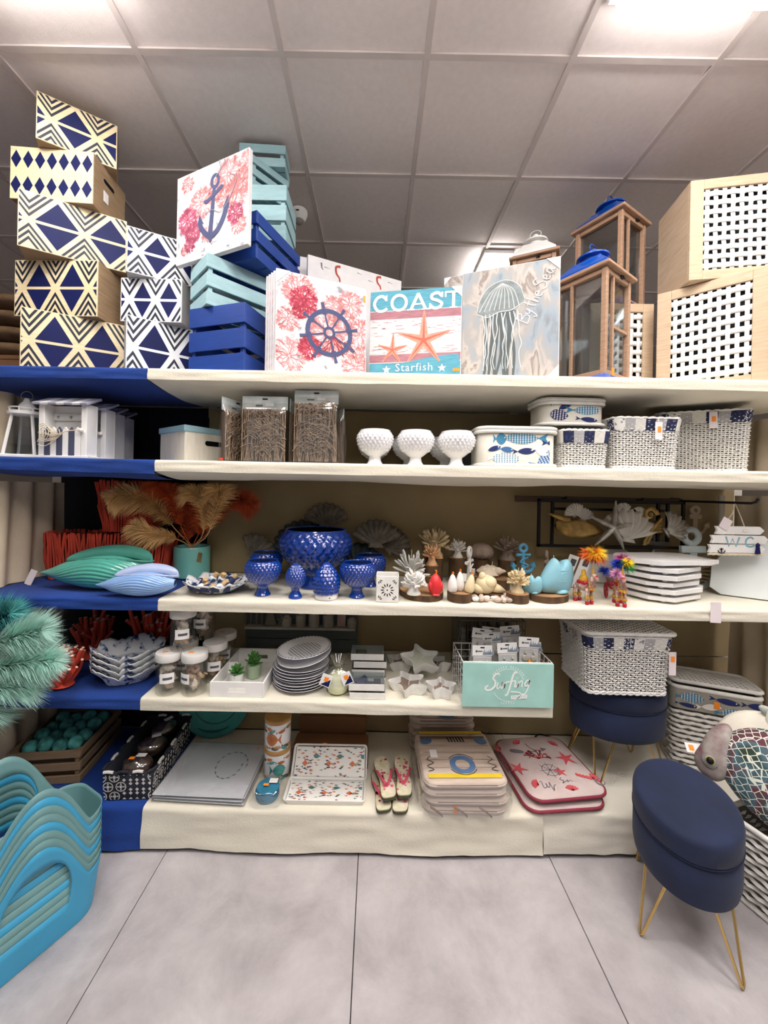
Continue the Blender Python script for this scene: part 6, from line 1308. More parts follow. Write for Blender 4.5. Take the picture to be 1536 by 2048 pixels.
# ---- wrapped ball candle
r = thing('ball_candle', 'pale green ball candle in tied cellophane with a striped tag', 'candle', (-.150, 1.655, Z4+.002)); MB().lathe([(.02, 0), (.040, .010), (.050, .04), (.044, .07), (.028, .088), (0, .094)], 28).build('wax_ball', mat('pale lime wax', '#dfe3bd', .45, var=.04), r, 60)
def cel(u, v): a = 2*PI*u; rr = .054*math.sin(PI*min(1, .12+v*.72))**.7 if v < .72 else .010+.03*(v-.72)/.28; rr *= 1+.10*math.sin(a*9+v*3)*v; return (rr*math.cos(a), rr*math.sin(a), .001+.15*v)
MB().grid(cel, 54, 20, cu=True).build('cellophane', film, r, 180)
for x, ro, z in ((-.045, .35, .075), (.042, -.4, .085)): M = Matrix.Translation((x, -.05, z)) @ Matrix.Rotation(ro, 4, 'Y'); MB().box((0, 0, 0), (.045, .0016, .052), 0, M).build('tag', paperw, r); MB().add([(-.018, -.0015, -.022), (.02, -.0015, -.022), (.018, -.0015, .01)], [(0, 1, 2)], M).build('navy_print', navy, r); MB().box((0, -.0015, .006), (.018, .001, .018), 0, M).build('price_sticker', orange, r)
# ---- window boxes
def gift_box(loc, label, star, rz=0.):
    r = thing('gift_box', label, 'box', loc, rz, 'small white window boxes'); W, D, H = .150, .105, .044
    for sy in (-1, 1): MB().box((0, sy*(D/2-.002), H*.32), (W, .004, H*.64), .001).build('wall', chalk, r)
    for sx in (-1, 1): MB().box((sx*(W/2-.002), 0, H*.32), (.004, D-.008, H*.64), .001).build('wall', chalk, r)
    MB().box((0, 0, .002), (W-.008, D-.008, .003)).build('bottom', chalk, r); MB().box((0, 0, H*.66+.001), (W, D, .0015)).build('clear_lid', gl_d, r)
    if star:
        A = Art(Matrix.Translation((-.012, .0, .006))); A.star((0, 0), .050, 5, .5, .3); o = A.done('navy_star', mat('navy felt star', '#22418c', .9, var=.2, scale=40), r, False); q = o.modifiers.new('s', 'SOLIDIFY'); q.thickness = .014; q.offset = 1; MB().box((.045, -.01, .022), (.03, .04, .002), 0).build('card', navy, r)
    else: MB().box((-.03, 0, .012), (.05, .05, .014), .003).build('grey_filling', mat('grey filling', '#8f8a84', .8), r)
for k, (x, y, z, s, lb) in enumerate(((-.020, 1.652, 0, 0, 'front white window box at the bottom, on the shelf cloth'), (-.024, 1.656, .0345, 1, 'white window box with a navy star, on top at the front'), (-.015, 1.785, 0, 0, 'lowest white window box of the rear pile'), (-.02, 1.785, .0345, 0, 'second white window box of the rear pile'), (-.012, 1.79, .069, 0, 'third white window box of the rear pile'), (-.025, 1.79, .1035, 0, 'topmost white window box of the rear pile'))): gift_box((x, y, Z4+.002+z), lb, s)
# ---- star dishes
stw = mat('white star ceramic', '#ecebe8', .6, var=.05, scale=40, bump=.3, bscale=60)
def star_dish(loc, R, label, wax, rz=0., rx=0., ry=0., H=.045):
    r = thing('star_dish', label, 'dish', loc, rz, 'white star-shaped dishes', rx=rx, ry=ry); o = []
    for i in range(10): a = 2*PI*i/10+PI/2; q = R*(1 if i % 2 == 0 else .52); o.append((q*math.cos(a), q*math.sin(a), 0))
    P = smooth_path(o, 5, True); L = [(.72, 0), (.86, H*.35), (.98, H*.85), (1.0, H), (.95, H*1.0), (.90, H*.8), (.84, H*.5)]; vs = []; n = len(P)
    for s, z in L: vs += [(p.x*s, p.y*s, z+(.006*math.sin(i*.31) if z > H*.5 else 0)) for i, p in enumerate(P)]
    fs = [(a*n+i, a*n+(i+1) % n, (a+1)*n+(i+1) % n, (a+1)*n+i) for a in range(len(L)-1) for i in range(n)]+[tuple(range(n))[::-1]]
    MB().add(vs, fs).build('dish_wall', stw, r, 60); c = len(P); MB().add([(p.x*.86, p.y*.86, H*.55) for p in P]+[(0, 0, H*.55)], [(i, (i+1) % c, c) for i in range(c)]).build('wax_fill', wax, r); MB().tube([(0, 0, H*.55), (.004, .003, H*.9), (.014, 0, H*1.0)], .0016, 5).build('wick', paperw, r, 60)
wxt = mat('taupe candle wax', '#8c7a6d', .6, var=.05); wxg = mat('grey green glaze', '#cfd2c2', .3, var=.05)
star_dish((.160, 1.680, Z4+.002), .092, 'large star candle dish with taupe wax at the shelf front', wxt, .35); star_dish((.298, 1.650, Z4+.002), .070, 'small star candle dish with taupe wax beside the wire basket', wxt, -.1)
star_dish((.225, 1.80, Z4+.060), .10, 'star dish with pale glaze propped on top of the others', wxg, .2, rx=.25); star_dish((.145, 1.895, Z4+.002), .085, 'star dish with taupe wax standing at the back', wxt, -.2); star_dish((.318, 1.885, Z4+.002), .07, 'small star dish in shade behind the wire basket corner', wxt, .5)
# ---- wall plaque
r = thing('seaside_plaque', 'dark grey plank plaque with little bottles, lighthouse and life ring at the back', 'plaque', (-.385, 2.06, Z4+.003)); gp = mat('grey plank paint', '#59605f', .8, var=.1, scale=10, stretch=(1, 1, 8)); 
for k in range(5): MB().box((0, 0, .036+.071*k), (.60, .014, .068), .002).build('plank', gp, r)
MB().box((0, -.035, .145), (.58, .06, .012), .002).build('ledge', mat('pale ledge', '#a9a59b', .8), r)
for k, (x, h, w) in enumerate(((-.075, .055, .026), (.0, .075, .026), (.07, .105, .028), (.145, .075, .028), (.27, .05, .024))): MB().lathe([(w, 0), (w*1.05, h*.1), (w, h*.8), (w*.6, h*.88), (w*.6, h), (0, h)], 16, Matrix.Translation((x, -.036, .152))).build('little_bottle', mat('sand bottle', '#9a9184', .5, var=.1), r, 50)
MB().box((.215, -.03, .195), (.045, .02, .085), .002).build('pink_house', mat('pink house', '#a88a80', .8), r); MB().prism([(-.03, 0), (.03, 0), (0, .12)], 0, .01, Matrix.Translation((-.16, -.03, .155)) @ FRONT).build('driftwood_boat', mat('driftwood', '#6f675c', .9), r)
for i in range(5): a = PI/2+2*PI*i/5; MB().tube([(-.10, -.055, .185), (-.10+.03*math.cos(a), -.052, .185+.03*math.sin(a))], [.006, .002], 6).build('starfish_arm', mat('driftwood', '#6f675c'), r, 60)
MB().tube([(.235+.038*math.cos(t), -.022, .305+.038*math.sin(t)) for t in [2*PI*i/24 for i in range(24)]], .014, 8, True).build('life_ring', chalk, r, 60); MB().lathe([(.026, 0), (.026, .004), (0, .004)], 20, Matrix.Translation((.235, -.02, .305)) @ FRONT).build('life_ring_centre', black, r)
for x in (-.30, -.27, -.24, -.21): MB().tube([(x, -.02, .15), (x+.006, -.024, .3)], .006, 6).build('driftwood_stick', mat('driftwood', '#6f675c'), r, 60)
# ---- wire baskets with printed front
wirm = mat('white wire', '#e6e6e4', .4, var=.02); aqua = mat('aqua tin panel', '#a3d3ca', .5, var=.06, scale=10)
def wire_basket(loc, W, D, H, label, panel, rz=0., dark=False):
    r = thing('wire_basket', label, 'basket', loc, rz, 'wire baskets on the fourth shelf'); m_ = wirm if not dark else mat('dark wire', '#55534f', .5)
    for z, rr in ((.004, .0025), (H, .0035)): MB().tube([(-W/2, -D/2, z), (W/2, -D/2, z), (W/2, D/2, z), (-W/2, D/2, z)], rr, 6, True).build('rim_wire', m_, r, 60)
    m = MB()
    for k in range(1, 6): z = H*k/6; m.tube([(-W/2, -D/2, z), (W/2, -D/2, z), (W/2, D/2, z), (-W/2, D/2, z)], .0014, 4, True)
    nx, ny = int(W/.036), int(D/.036)
    for i in range(nx+1): x = -W/2+W*i/nx; m.tube([(x, -D/2, H), (x, -D/2, .004), (x, D/2, .004), (x, D/2, H)], .0014, 4)
    for j in range(ny+1): y = -D/2+D*j/ny; m.tube([(-W/2, y, H), (-W/2, y, .004), (W/2, y, .004), (W/2, y, H)], .0014, 4)
    stuff(m.build('wire_grid', m_, r, 60))
    if panel:
        MB().box((0, -D/2-.006, H/2), (W+.006, .004, H), .001).build('front_panel', aqua, r); A = Art(Matrix.Translation((0, -D/2-.008, 0)) @ FRONT); A.w = .001; sc = .041; ox, oy = -.080, .066; sh = lambda P: [(p[0]+.18*p[1], p[1]+.10*p[0]) for p in P]
        for pts, wd in (([(1.35, 1.95), (1.1, 2.15), (.72, 2.0), (.62, 1.55), (.95, 1.15), (1.0, .55), (.55, .12), (.0, .15), (-.15, .5), (.15, .7)], .0075), ([(1.35, 1.0), (1.30, .4), (1.5, .18), (1.75, .5), (1.9, 1.0), (1.85, .35), (2.0, .2), (2.15, .4)], .0048), ([(2.2, .95), (2.3, .5), (2.25, .2), (2.35, .8), (2.6, 1.0), (2.7, .85)], .0048),
            ([(3.55, 2.0), (3.3, 2.15), (3.1, 1.7), (3.0, .5), (2.85, -.6), (2.55, -.75)], .0075), ([(2.75, 1.0), (3.6, 1.05)], .005), ([(3.6, .95), (3.58, .35), (3.7, .2), (3.85, .4)], .0065), ([(3.66, 1.35), (3.68, 1.42)], .008), ([(4.0, .95), (4.0, .2), (4.1, .7), (4.35, 1.0), (4.5, .75), (4.48, .3), (4.65, .25)], .0048), ([(5.35, .85), (5.1, 1.0), (4.85, .6), (5.0, .22), (5.3, .45), (5.4, .95), (5.35, .0), (5.1, -.7), (4.6, -.75), (4.3, -.5), (3.2, -.35)], .0050)): script(A, sh(pts), ox-.01, oy, sc*.78, 0., wd, 5)
        A.ring((.0, .092), .066, .0022, 40, .35, PI-.35); A.ring((.0, .092), .066, .0022, 40, PI+.5, 2*PI-.5); A.poly([(.012, .050), (.078, .056), (.078, .040), (.012, .034)]); 
        for k in range(15):
            a = PI-.62-1.9*k/14
            if k != 7: A.stroke([(.070*math.cos(a), .092+.070*math.sin(a)), (.080*math.cos(a), .092+.080*math.sin(a))], .0028)
        for k in range(6): A.stroke([(-.028+.010*k, .016), (-.028+.010*k+.003, .024)], .0022)
        A.done('lettering', mat('white print', '#f2f5f3', .6, var=.01), r); B = Art(Matrix.Translation((0, -D/2-.008, 0)) @ FRONT); B.w = .0030
        for k in range(8): B.stroke([(.018+.0072*k, .0405+.0006*k), (.021+.0072*k, .0485+.0006*k)], .0016)
        B.done('lettering', mat('aqua print', '#7fb8ae', .6), r)
    return r
wire_basket((.556, 1.668, Z4+.002), .368, .195, .180, 'white wire basket with an aqua front panel reading Surfing, full of carded packets', True)
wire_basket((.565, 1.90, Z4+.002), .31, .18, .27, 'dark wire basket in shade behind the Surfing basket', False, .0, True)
r = thing('wire_rack', 'loose white wire grid lying tilted on the rear wire basket', 'rack', (.50, 1.88, Z4+.292), .15, None, rx=-.12, ry=.1); m = MB()
for i in range(8): m.tube([(-.16+.045*i, -.08, 0), (-.16+.045*i, .08, 0)], .0018, 5)
for j in range(5): m.tube([(-.16, -.08+.04*j, .003), (.155, -.08+.04*j, .003)], .0018, 5)
m.build('wire_grid', wirm, r, 60); MB().tube([(-.163, -.083, 0), (.158, -.083, 0), (.158, .083, 0), (-.163, .083, 0)], .003, 6, True).build('rim_wire', wirm, r, 60)
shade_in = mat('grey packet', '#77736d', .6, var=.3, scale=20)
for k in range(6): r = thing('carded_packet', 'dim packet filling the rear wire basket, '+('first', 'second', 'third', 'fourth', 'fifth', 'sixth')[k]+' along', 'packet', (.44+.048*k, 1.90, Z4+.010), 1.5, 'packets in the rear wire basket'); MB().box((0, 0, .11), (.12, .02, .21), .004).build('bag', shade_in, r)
fig = mat('silver hook figure', '#b9b2a6', .4, metal=.3)
for k, (x, y, z, ro, t, lb) in enumerate(((.465, 1.612, .085, .06, .10, 'first carded packet at the front, beside the basket corner'), (.58, 1.612, .10, -.04, .08, 'carded packet in the middle of the front row'), (.660, 1.617, .125, .10, .0, 'tallest front packet with two fan-shaped hooks and an orange sticker'), (.455, 1.675, .14, .28, .05, 'packet leaning back behind the first front packet'), (.545, 1.680, .12, -.15, .1, 'packet in the second row, middle'), (.64, 1.690, .15, -.22, .0, 'high packet at the back near the basket end'), (.690, 1.665, .085, .1, 0, 'packet squeezed at the end of the Surfing basket'), (.52, 1.72, .13, .2, .0, 'rearmost packet in the Surfing basket'))):
    r = thing('carded_packet', lb, 'packet', (x, y, Z4+.030), t, 'carded packets in the Surfing basket', rx=-.12, ry=ro*.5); h = .12+z*.9
    MB().box((0, 0, h-.022), (.088, .003, .044), .001).build('header_card', paperw, r); MB().box((0, 0, (h-.045)/2), (.082, .008, h-.046), .002).build('white_insert', mat('packet insert', '#e3e0e0', .7), r); MB().box((0, -.0005, (h-.04)/2), (.086, .014, h-.04), .003).build('clear_bag', film, r)
    A = Art(Matrix.Translation((0, -.0017, h-.044)) @ FRONT); rq = random.Random(k)
    for j in range(9): x0 = .0+.005*j; A.poly([(x0, .006), (x0+.012, .006), (x0+.006+rq.uniform(-.004, .004), .016+rq.random()*.018)])
    A.done('coral_print', mat('grey blue print', '#98a5b5', .7), r); MB().box((-.026, -.002, h-.024), (.008, .001, .008)).box((-.010, -.002, h-.024), (.02, .001, .004)).build('logo_print', dash, r); MB().box((.0, -.002, h-.009), (.018, .001, .005)).build('hang_hole', black, r)
    for sx in (-1, 1): MB().ball((sx*.018, -.0095, h-.085), (.014, .004, .014), 10, 8).tube([(sx*.018, -.0095, h-.07), (sx*.018, -.0095, h-.058)], .004, 6).build('hook_figure', fig, r, 180)
    if k == 2: MB().box((.004, -.0085, h-.105), (.016, .001, .03)).build('price_sticker', orange, r)
# ================================================================ end bay
velvet = mat('navy velvet', '#172445', .85, var=.18, scale=6, sheen=.06, bump=.08, bscale=200); 
def stool(loc, rz, label, a=.215, b=.155):
    r = thing('storage_stool', label, 'stool', loc, rz, 'oval navy velvet stools'); H0, H1, H2 = .215, .355, .435
    MB().lathe([(.90, H0), (.96, H0+.006), (.985, H0+.03), (.985, H1-.006), (.97, H1-.002), (0, H1)], 64, sx=a, sy=b).build('body', velvet, r, 50)
    MB().lathe([(.97, H1+.001), (1.0, H1+.006), (1.0, H2-.022), (.985, H2-.010), (.95, H2-.003), (.88, H2), (.5, H2+.006), (0, H2+.008)], 64, sx=a, sy=b).build('lid', velvet, r, 50)
    def pipe(t): return (a*.985*math.cos(t), b*.985*math.sin(t), H2-.006)
    MB().tube([(a*.99*math.cos(2*PI*i/64), b*.99*math.sin(2*PI*i/64), H1) for i in range(64)], .003, 6, True).build('seam_piping', mat('dark navy piping', '#0d1738', .9), r, 60)
    for sx in (-1, 1):
        for sy in (-1, 1):
            f = Vector((sx*a*.74, sy*b*.82, .004)); t1 = Vector((sx*a*.66, sy*b*.36, H0)); t2 = Vector((sx*a*.34, sy*b*.72, H0)); MB().tube([t1, f+Vector((sx*.006, -sy*.004, .012)), f, f+Vector((-sx*.006, sy*.004, .012)), t2], .0045, 8).build('leg', gold, r, 60)
    return r
stool((1.125, 1.365, .001), 1.0, 'oval navy velvet stool with gold hairpin legs standing on the tiles in front')
stool((1.175, 1.835, Z5+.003), .0, 'oval navy velvet stool on the platform under the wicker chest')
def chest(W, D, H, label, loc, rz):
    r = wicker(W, D, H, label, loc, rz, row=.0098, pitch=.0165, tap=.93, rot0=2, braid=True); r.name = 'wicker_chest'; r['group'] = ''; del r['group']; m = MB()
    nr = int((D+.02)/.0105)
    for i in range(nr):
        y = -D/2-.01+.0105*(i+.5); n = int(W/.0165)*2; m.tube([(-W/2-.008+(W+.016)*k/n, y, H+.014+.004*math.sin(PI*k/2+PI*(i % 2))) for k in range(n+1)], .004, 4)
    stuff(m.build('lid_weave', wick, r, 60)); MB().tube(rrect(W+.022, D+.024, .03, 5, H+.012), .008, 7, True).build('lid_rim', wick, r, 60); MB().box((0, 0, H+.008), (W, D, .004)).build('lid_lining', mat('cloth lining', '#b9b4aa'), r)
    return r
ch = chest(.375, .27, .262, 'lidded white wicker chest with patchwork rim on the navy stool', (1.123, 1.80, Z5+.451), -.02)
MB().box((.170, -.155, .155), (.030, .0016, .10), 0).build('price_tag', pink_tag, ch); MB().box((.170, -.1565, .175), (.016, .0012, .024)).build('price_sticker', orange, ch)
# ---- fish hampers
plait = mat('white plaited rattan', '#e2dfda', .6, var=.08, scale=30)
def hamper(loc, rz, W, D, H, label, lid):
    r = thing('fish_hamper', label, 'hamper', loc, rz, 'large white plaited hampers'); rad = .03; m = MB(); weave(m, W, D, H*(.74 if lid else .97), .95, .0235, .03, rad, .0088); stuff(m.build('plaited_weave', plait, r, 60))
    MB().add([(p[0]*.93, p[1]*.93, .004) for p in rrect(W, D, rad)]+[(p[0]*.97, p[1]*.97, H*.98) for p in rrect(W, D, rad)], [(i, (i+1) % 28, 28+(i+1) % 28, 28+i) for i in range(28)]).build('lining', mat('dark hamper lining', '#6b655c', .9), r, 40)
    MB().tube(rrect(W*.95, D*.95, rad, 5, .008), .010, 7, True).build('base_rim', wrat, r, 60); MB().tube(rrect(W+.008, D+.008, rad, 5, H-.006), .010, 7, True).build('top_rim', wrat, r, 60)
    if lid:
        b = rrect(W+.016, D+.016, rad); n = len(b); MB().add([(x, y, H*.73) for x, y, _ in b]+[(x, y, H-.012) for x, y, _ in b], [(i, (i+1) % n, n+(i+1) % n, n+i) for i in range(n)]).build('fabric_band', mat('taupe fish fabric', '#a8a397', .85, bump=.1, bscale=300), r, 40)
        fish_art(r, Matrix.Translation((-W/2, -D/2-.009, H*.73)) @ FRONT, [('t', .06, .06, .13, .045, 0, 1), ('n', .05, .022, .10, .02, -.1, 0), ('w', .14, .03, .10, .03, .15, 0), ('n', .20, .07, .12, .028, -.1, 0), ('t', .22, .018, .13, .04, .1, 1), ('n', .31, .07, .10, .03, 0, 0), ('w', .30, .03, .09, .03, 0, 0)], (.01, W-.01, .004, H*.25))
        L = thing('x', 'x', 'x'); bpy.data.objects.remove(L); m = MB(); nx, ny = int(W/.020), int(D/.020); tl = Matrix.Translation((0, D/2, H+.010)) @ Matrix.Rotation(-.05, 4, 'X') @ Matrix.Translation((0, -D/2, 0))
        for i in range(nx): x = -W/2+.010+W*i/nx; m.box((x, 0, .004), (.010, D, .002), 0, tl)
        for j in range(ny): y = -D/2+.010+D*j/ny; m.box((0, y, .007), (W, .009, .002), 0, tl)
        stuff(m.build('lid_lattice', wrat, r)); MB().tube(rrect(W+.012, D+.012, .03, 5, .005), .009, 7, True, tl).build('lid_rim', wrat, r, 60)
        MB().box((.0, -D/2-.012, H*.84), (.022, .0015, .032), 0).build('price_sticker', orange, r)
    return r
hamper((1.672, 1.905, Z5+.003), -.38, .34, .19, .40, 'lidded hamper with fish-print band behind the front stool, on the platform', True)
hamper((1.556, 1.290, .001), -1.25, .46, .24, .30, 'large open plaited hamper on the floor under the fish cushion', False)
# ---- fish cushion and cloth on the hamper
scl = mat('fish scale print', '#9aa89a', .85); nt = scl.node_tree; N = nt.nodes; L = nt.links; tc = N.new('ShaderNodeTexCoord'); mp = N.new('ShaderNodeMapping'); L.new(tc.outputs['Object'], mp.inputs[0]); mp.inputs['Rotation'].default_value = (0, .5, 0)
vo = N.new('ShaderNodeTexVoronoi'); vo.inputs['Scale'].default_value = 46; vo.inputs['Randomness'].default_value = .35; L.new(mp.outputs[0], vo.inputs['Vector']); vd = N.new('ShaderNodeTexVoronoi'); vd.feature = 'DISTANCE_TO_EDGE'; vd.inputs['Scale'].default_value = 46; vd.inputs['Randomness'].default_value = .35; L.new(mp.outputs[0], vd.inputs['Vector'])
nz = N.new('ShaderNodeTexNoise'); nz.inputs['Scale'].default_value = 9; L.new(mp.outputs[0], nz.inputs[0]); cr = N.new('ShaderNodeValToRGB'); L.new(nz.outputs[0], cr.inputs[0]); els = cr.color_ramp.elements; els[0].color = lin('#2b3b2c'); els[0].position = .3; els[1].color = lin('#7d8c4c'); els[1].position = .72
for p_, c_ in ((.42, '#4a6a78'), (.5, '#64303c'), (.58, '#39474c'), (.64, '#96a7ad')): els.new(p_).color = lin(c_)
gt = N.new('ShaderNodeMath'); gt.operation = 'GREATER_THAN'; gt.inputs[1].default_value = .05; L.new(vd.outputs['Distance'], gt.inputs[0]); mx = N.new('ShaderNodeMix'); mx.data_type = 'RGBA'; L.new(gt.outputs[0], mx.inputs['Factor']); mx.inputs['A'].default_value = lin('#dfe3d6'); L.new(cr.outputs[0], mx.inputs['B']); L.new(mx.outputs['Result'], N['Principled BSDF'].inputs['Base Color'])
r = thing('fish_cushion', 'cushion printed as a whole fish with a big eye, slumped over the open hamper', 'cushion', (1.468, 1.375, .405), -.80, None, rx=-.36); S = 1.
puff([(-.17, .06), (-.16, .14), (-.08, .215), (.04, .235), (.16, .19), (.22, .10), (.20, .0), (.10, -.085), (-.02, -.085), (-.11, -.03)], .055, scl, 'scaly_body', r, k=4)
puff([(-.185, .09), (-.165, .205), (-.09, .275), (.04, .292), (.17, .245), (.235, .14), (.20, .05), (0, .02)], .030, mat('ivory lining', '#e6e0d2', .9, bump=.2, bscale=150), 'ivory_lining', r, Matrix.Translation((0, .050, 0)), k=4)
hd = mat('fish head print', '#b3b0a8', .8, var=.25, scale=16, col2='#744650'); puff([(-.215, .0), (-.235, .045), (-.215, .10), (-.195, .155), (-.155, .20), (-.125, .19), (-.12, .10), (-.125, .03), (-.165, -.015)], .046, hd, 'fish_head', r, k=4)
MB().ball((-.182, -.036, .055), (.028, .012, .030), 18, 10).build('eye_ring', mat('eye ring', '#8f8c8c', .6, var=.25, scale=30), r, 180); MB().ball((-.182, -.045, .055), (.017, .005, .018), 16, 8).build('iris', mat('fish iris', '#9c8f66', .5, var=.2, scale=60), r, 180); MB().ball((-.182, -.048, .055), (.012, .005, .013), 16, 8).build('pupil', black, r, 180)
r = thing('fish_tail_cushion', 'silvery fish tail sticking up from the pale cloth on the hamper', 'cushion', (1.565, 1.475, .55), -.4, None, rx=-.06); r.scale = (.6, .6, .45); puff([(-.03, 0), (.045, 0), (.05, .16), (.12, .285), (.085, .295), (.03, .23), (-.04, .305), (-.085, .285), (-.035, .16)], .020, mat('silver fish print', '#c6c5bd', .7, var=.25, scale=20, col2='#7b8b86'), 'tail_fin', r, k=4)
clm = mat('ivory folded cloth', '#e6e0d2', .9, bump=.2, bscale=150, var=.05)
def fold(label, loc, rz, W, D, H, seed):
    def f(u, v): x, y = (u-.5)*W, (v-.5)*D; e = min(1, 4*u, 4*(1-u))*min(1, 4*v, 4*(1-v)); return (x+.012*noise.noise(Vector((u*4, v*4, seed))), y, H*e**.6*(.7+.5*noise.noise(Vector((u*5+seed, v*4, seed))))+.004)
    r = thing('folded_cloth', label, 'cloth', loc, rz, 'ivory cloths heaped on the hampers'); MB().grid(f, 36, 30).build('cloth', clm, r, 180, solid=.005); return r
fold('ivory folded cloth heaped behind the fish cushion', (1.600, 1.455, .308), -.80, .25, .12, .40, 3.)
for k, (x, y, z, ro) in enumerate(((1.345, 1.555, .50, .0), (1.36, 1.53, .485, .15))): r = thing('price_tag', ('white tag with an orange sticker behind the front stool', 'second white tag lying on the first behind the front stool')[k], 'tag', (x, y, z-.06), -.2+ro, rx=-.7); MB().box((0, 0, .03), (.09, .0016, .035), 0).build('card', paperw, r); MB().box((-.025, -.0016, .03), (.018, .001, .02)).build('price_sticker', orange, r)
# ================================================================ bottom platform
crb = mat('dark crate wood', '#8a7358', .8, var=.1, scale=10, stretch=(1, 1, 6), bump=.1); tball = mat('teal knit ball', '#57b3ad', .8, var=.35, scale=25, bump=.6, bscale=80)
cz = crate((-1.590, 1.66), .12, .30, .34, .145, crb, 'dark slatted wooden crate of teal balls behind the turquoise tubs', ns=3, zb=Z5+.003); o = [q for q in C.objects if q.get('label', '').startswith('dark slatted')][0]; del o['group']
k = 0
for i in range(4):
    for j in range(4): p = (-1.548+.062*i-.04*j*.2, 1.735+.070*j+.008*i, Z5+.128+.012*((i+j) % 2)); r = thing('teal_ball', ('teal knit ball in the '+('front', 'second', 'third', 'rear')[j]+' row of the crate, '+('nearest the curtain', 'second from the curtain', 'third from the curtain', 'farthest from the curtain')[i]), 'ball', p, i+j, 'teal knit balls in the dark crate'); MB().ball((0, 0, 0), .031, 16, 10).build('ball', tball, r, 180)
MB().box((0, 0, 0), (.22, .26, .08), .002).build('packing_board', crb, None); o = C.objects[-1]; o.location = (-1.461, 1.847, Z5+.056); o.rotation_euler = (0, 0, .12); tag(o, 'wooden packing board under the teal balls in the crate', 'board')
# patterned long basket
blk = mat('black and white lattice cloth', '#1c1f2b', .8); wp = mat('white cloth print', '#d9d6d2', .8)
r = thing('fabric_basket', 'long black and white patterned fabric basket full of potpourri bags', 'basket', (-1.035, 1.80, Z5+.003), .07); W, D, H = .205, .40, .125; b = rrect(W, D, .02); n = len(b)
MB().add([(x*.92, y*.95, .002) for x, y, _ in b]+[(x, y, H) for x, y, _ in b], [(i, (i+1) % n, n+(i+1) % n, n+i) for i in range(n)]+[tuple(range(n))[::-1]]).build('fabric_wall', blk, r, 40, solid=.003)
def pr(M, W_, nm): 
    A = Art(M, (.006, W_-.006, .006, H-.012)); A.w = .0022; k = int(W_/.05)
    for i in range(k+1):
        for j in range(3):
            x, y = (i+.5*(j % 2))*.052, .02+.042*j
            if (int(x/.10)) % 2 == 0: A.ring((x, y), .020, .004, 12); A.disc((x, y), .007); [A.disc((x+.012*math.cos(q), y+.012*math.sin(q)), .004, None, 6) for q in (0, 1.57, 3.14, 4.71)]
            else: [A.poly([(x+.013*dx-.008, y+.013*dy), (x+.013*dx, y+.013*dy-.008), (x+.013*dx+.008, y+.013*dy), (x+.013*dx, y+.013*dy+.008)]) for dx, dy in ((1, 1), (-1, 1), (1, -1), (-1, -1))]
    A.done(nm, wp, r)
sl = math.atan2(W*.04, H)
pr(Matrix.Translation((-W/2, -D/2+.001, 0)) @ Matrix.Translation((0, .006, 0)) @ Matrix.Rotation(.07, 4, 'X') @ FRONT, W, 'lattice_print'); pr(Matrix.Translation((W/2-.007, -D/2, 0)) @ Matrix.Rotation(.065, 4, 'Y') @ Matrix.Rotation(PI/2, 4, 'Z') @ FRONT, D, 'lattice_print')
pts, _ = resample(rrect(W+.006, D+.006, .02), 60); 
for j in range(0, 60, 3): MB().tube([pts[j]+Vector((0, 0, H)), pts[(j+1) % 60]+Vector((0, 0, H+.003)), pts[(j+2) % 60]+Vector((0, 0, H))], .006, 6).build('rim_bead', wp if j % 2 else blk, r, 60)
pot = mat('brown potpourri', '#51392b', .7, var=.4, scale=50, bump=.5, bscale=60)
for k, (y, z) in enumerate(((-.125, .055), (.0, .06), (.125, .058))):
    r = thing('potpourri_bag', ('front potpourri bag with an orange sticker in the patterned basket', 'middle potpourri bag in the patterned basket', 'rear potpourri bag in the patterned basket')[k], 'bag', (-1.035-.07*y, 1.80+y, Z5+.055), k*.5, 'potpourri bags in the patterned basket'); MB().grid(lambda u, v: ((.062+.008*math.sin(9*u+k))*math.sin(PI*v)*math.cos(2*PI*u), .052*math.sin(PI*v)*math.sin(2*PI*u), .045-.038*math.cos(PI*v)+.006*noise.noise(Vector((u*9, v*9, k)))), 22, 12, cu=True).build('filling', pot, r, 180)
    MB().grid(lambda u, v: (.066*math.sin(PI*v)*math.cos(2*PI*u)*(1+.04*math.sin(u*40)), .055*math.sin(PI*v)*math.sin(2*PI*u), .047-.042*math.cos(PI*v)+.03*max(0, v-.8)), 30, 12, cu=True).build('clear_bag', film, r, 180); MB().box((.02, .0, .092), (.04, .02, .002), 0).build('label', paperw, r)
    if k == 0: MB().box((-.01, -.02, .092), (.022, .014, .002)).build('price_sticker', orange, r)
# spiral plate
r = thing('spiral_plate', 'large round turquoise plate with carved spiral leaning at the back', 'plate', (-.84, 2.02, Z5+.006), .1, None, rx=-.16); tg = mat('dark turquoise', '#2f8f88', .5, var=.15); R = .185; MB().lathe([(R, 0), (R, .012), (R*.94, .014), (R*.9, .010), (0, .010)], 56, Matrix.Translation((0, 0, R)) @ FRONT).build('disc', tg, r, 50)
MB().tube([(q*math.cos(t), -.011, R+q*math.sin(t)) for t, q in [(i*.25, .015+.0023*i) for i in range(62)]], .0035, 5).build('spiral_groove', mat('deep teal', '#1c605f', .6), r, 60)
for a0 in (.2, 2.2, 4.2): MB().tube([(.155*math.cos(a0+.12*i), -.011, R+.155*math.sin(a0+.12*i)) for i in range(10)], [.002+.005*math.sin(PI*i/9) for i in range(10)], 6).build('carved_leaf', mat('deep teal', '#1c605f'), r, 60)
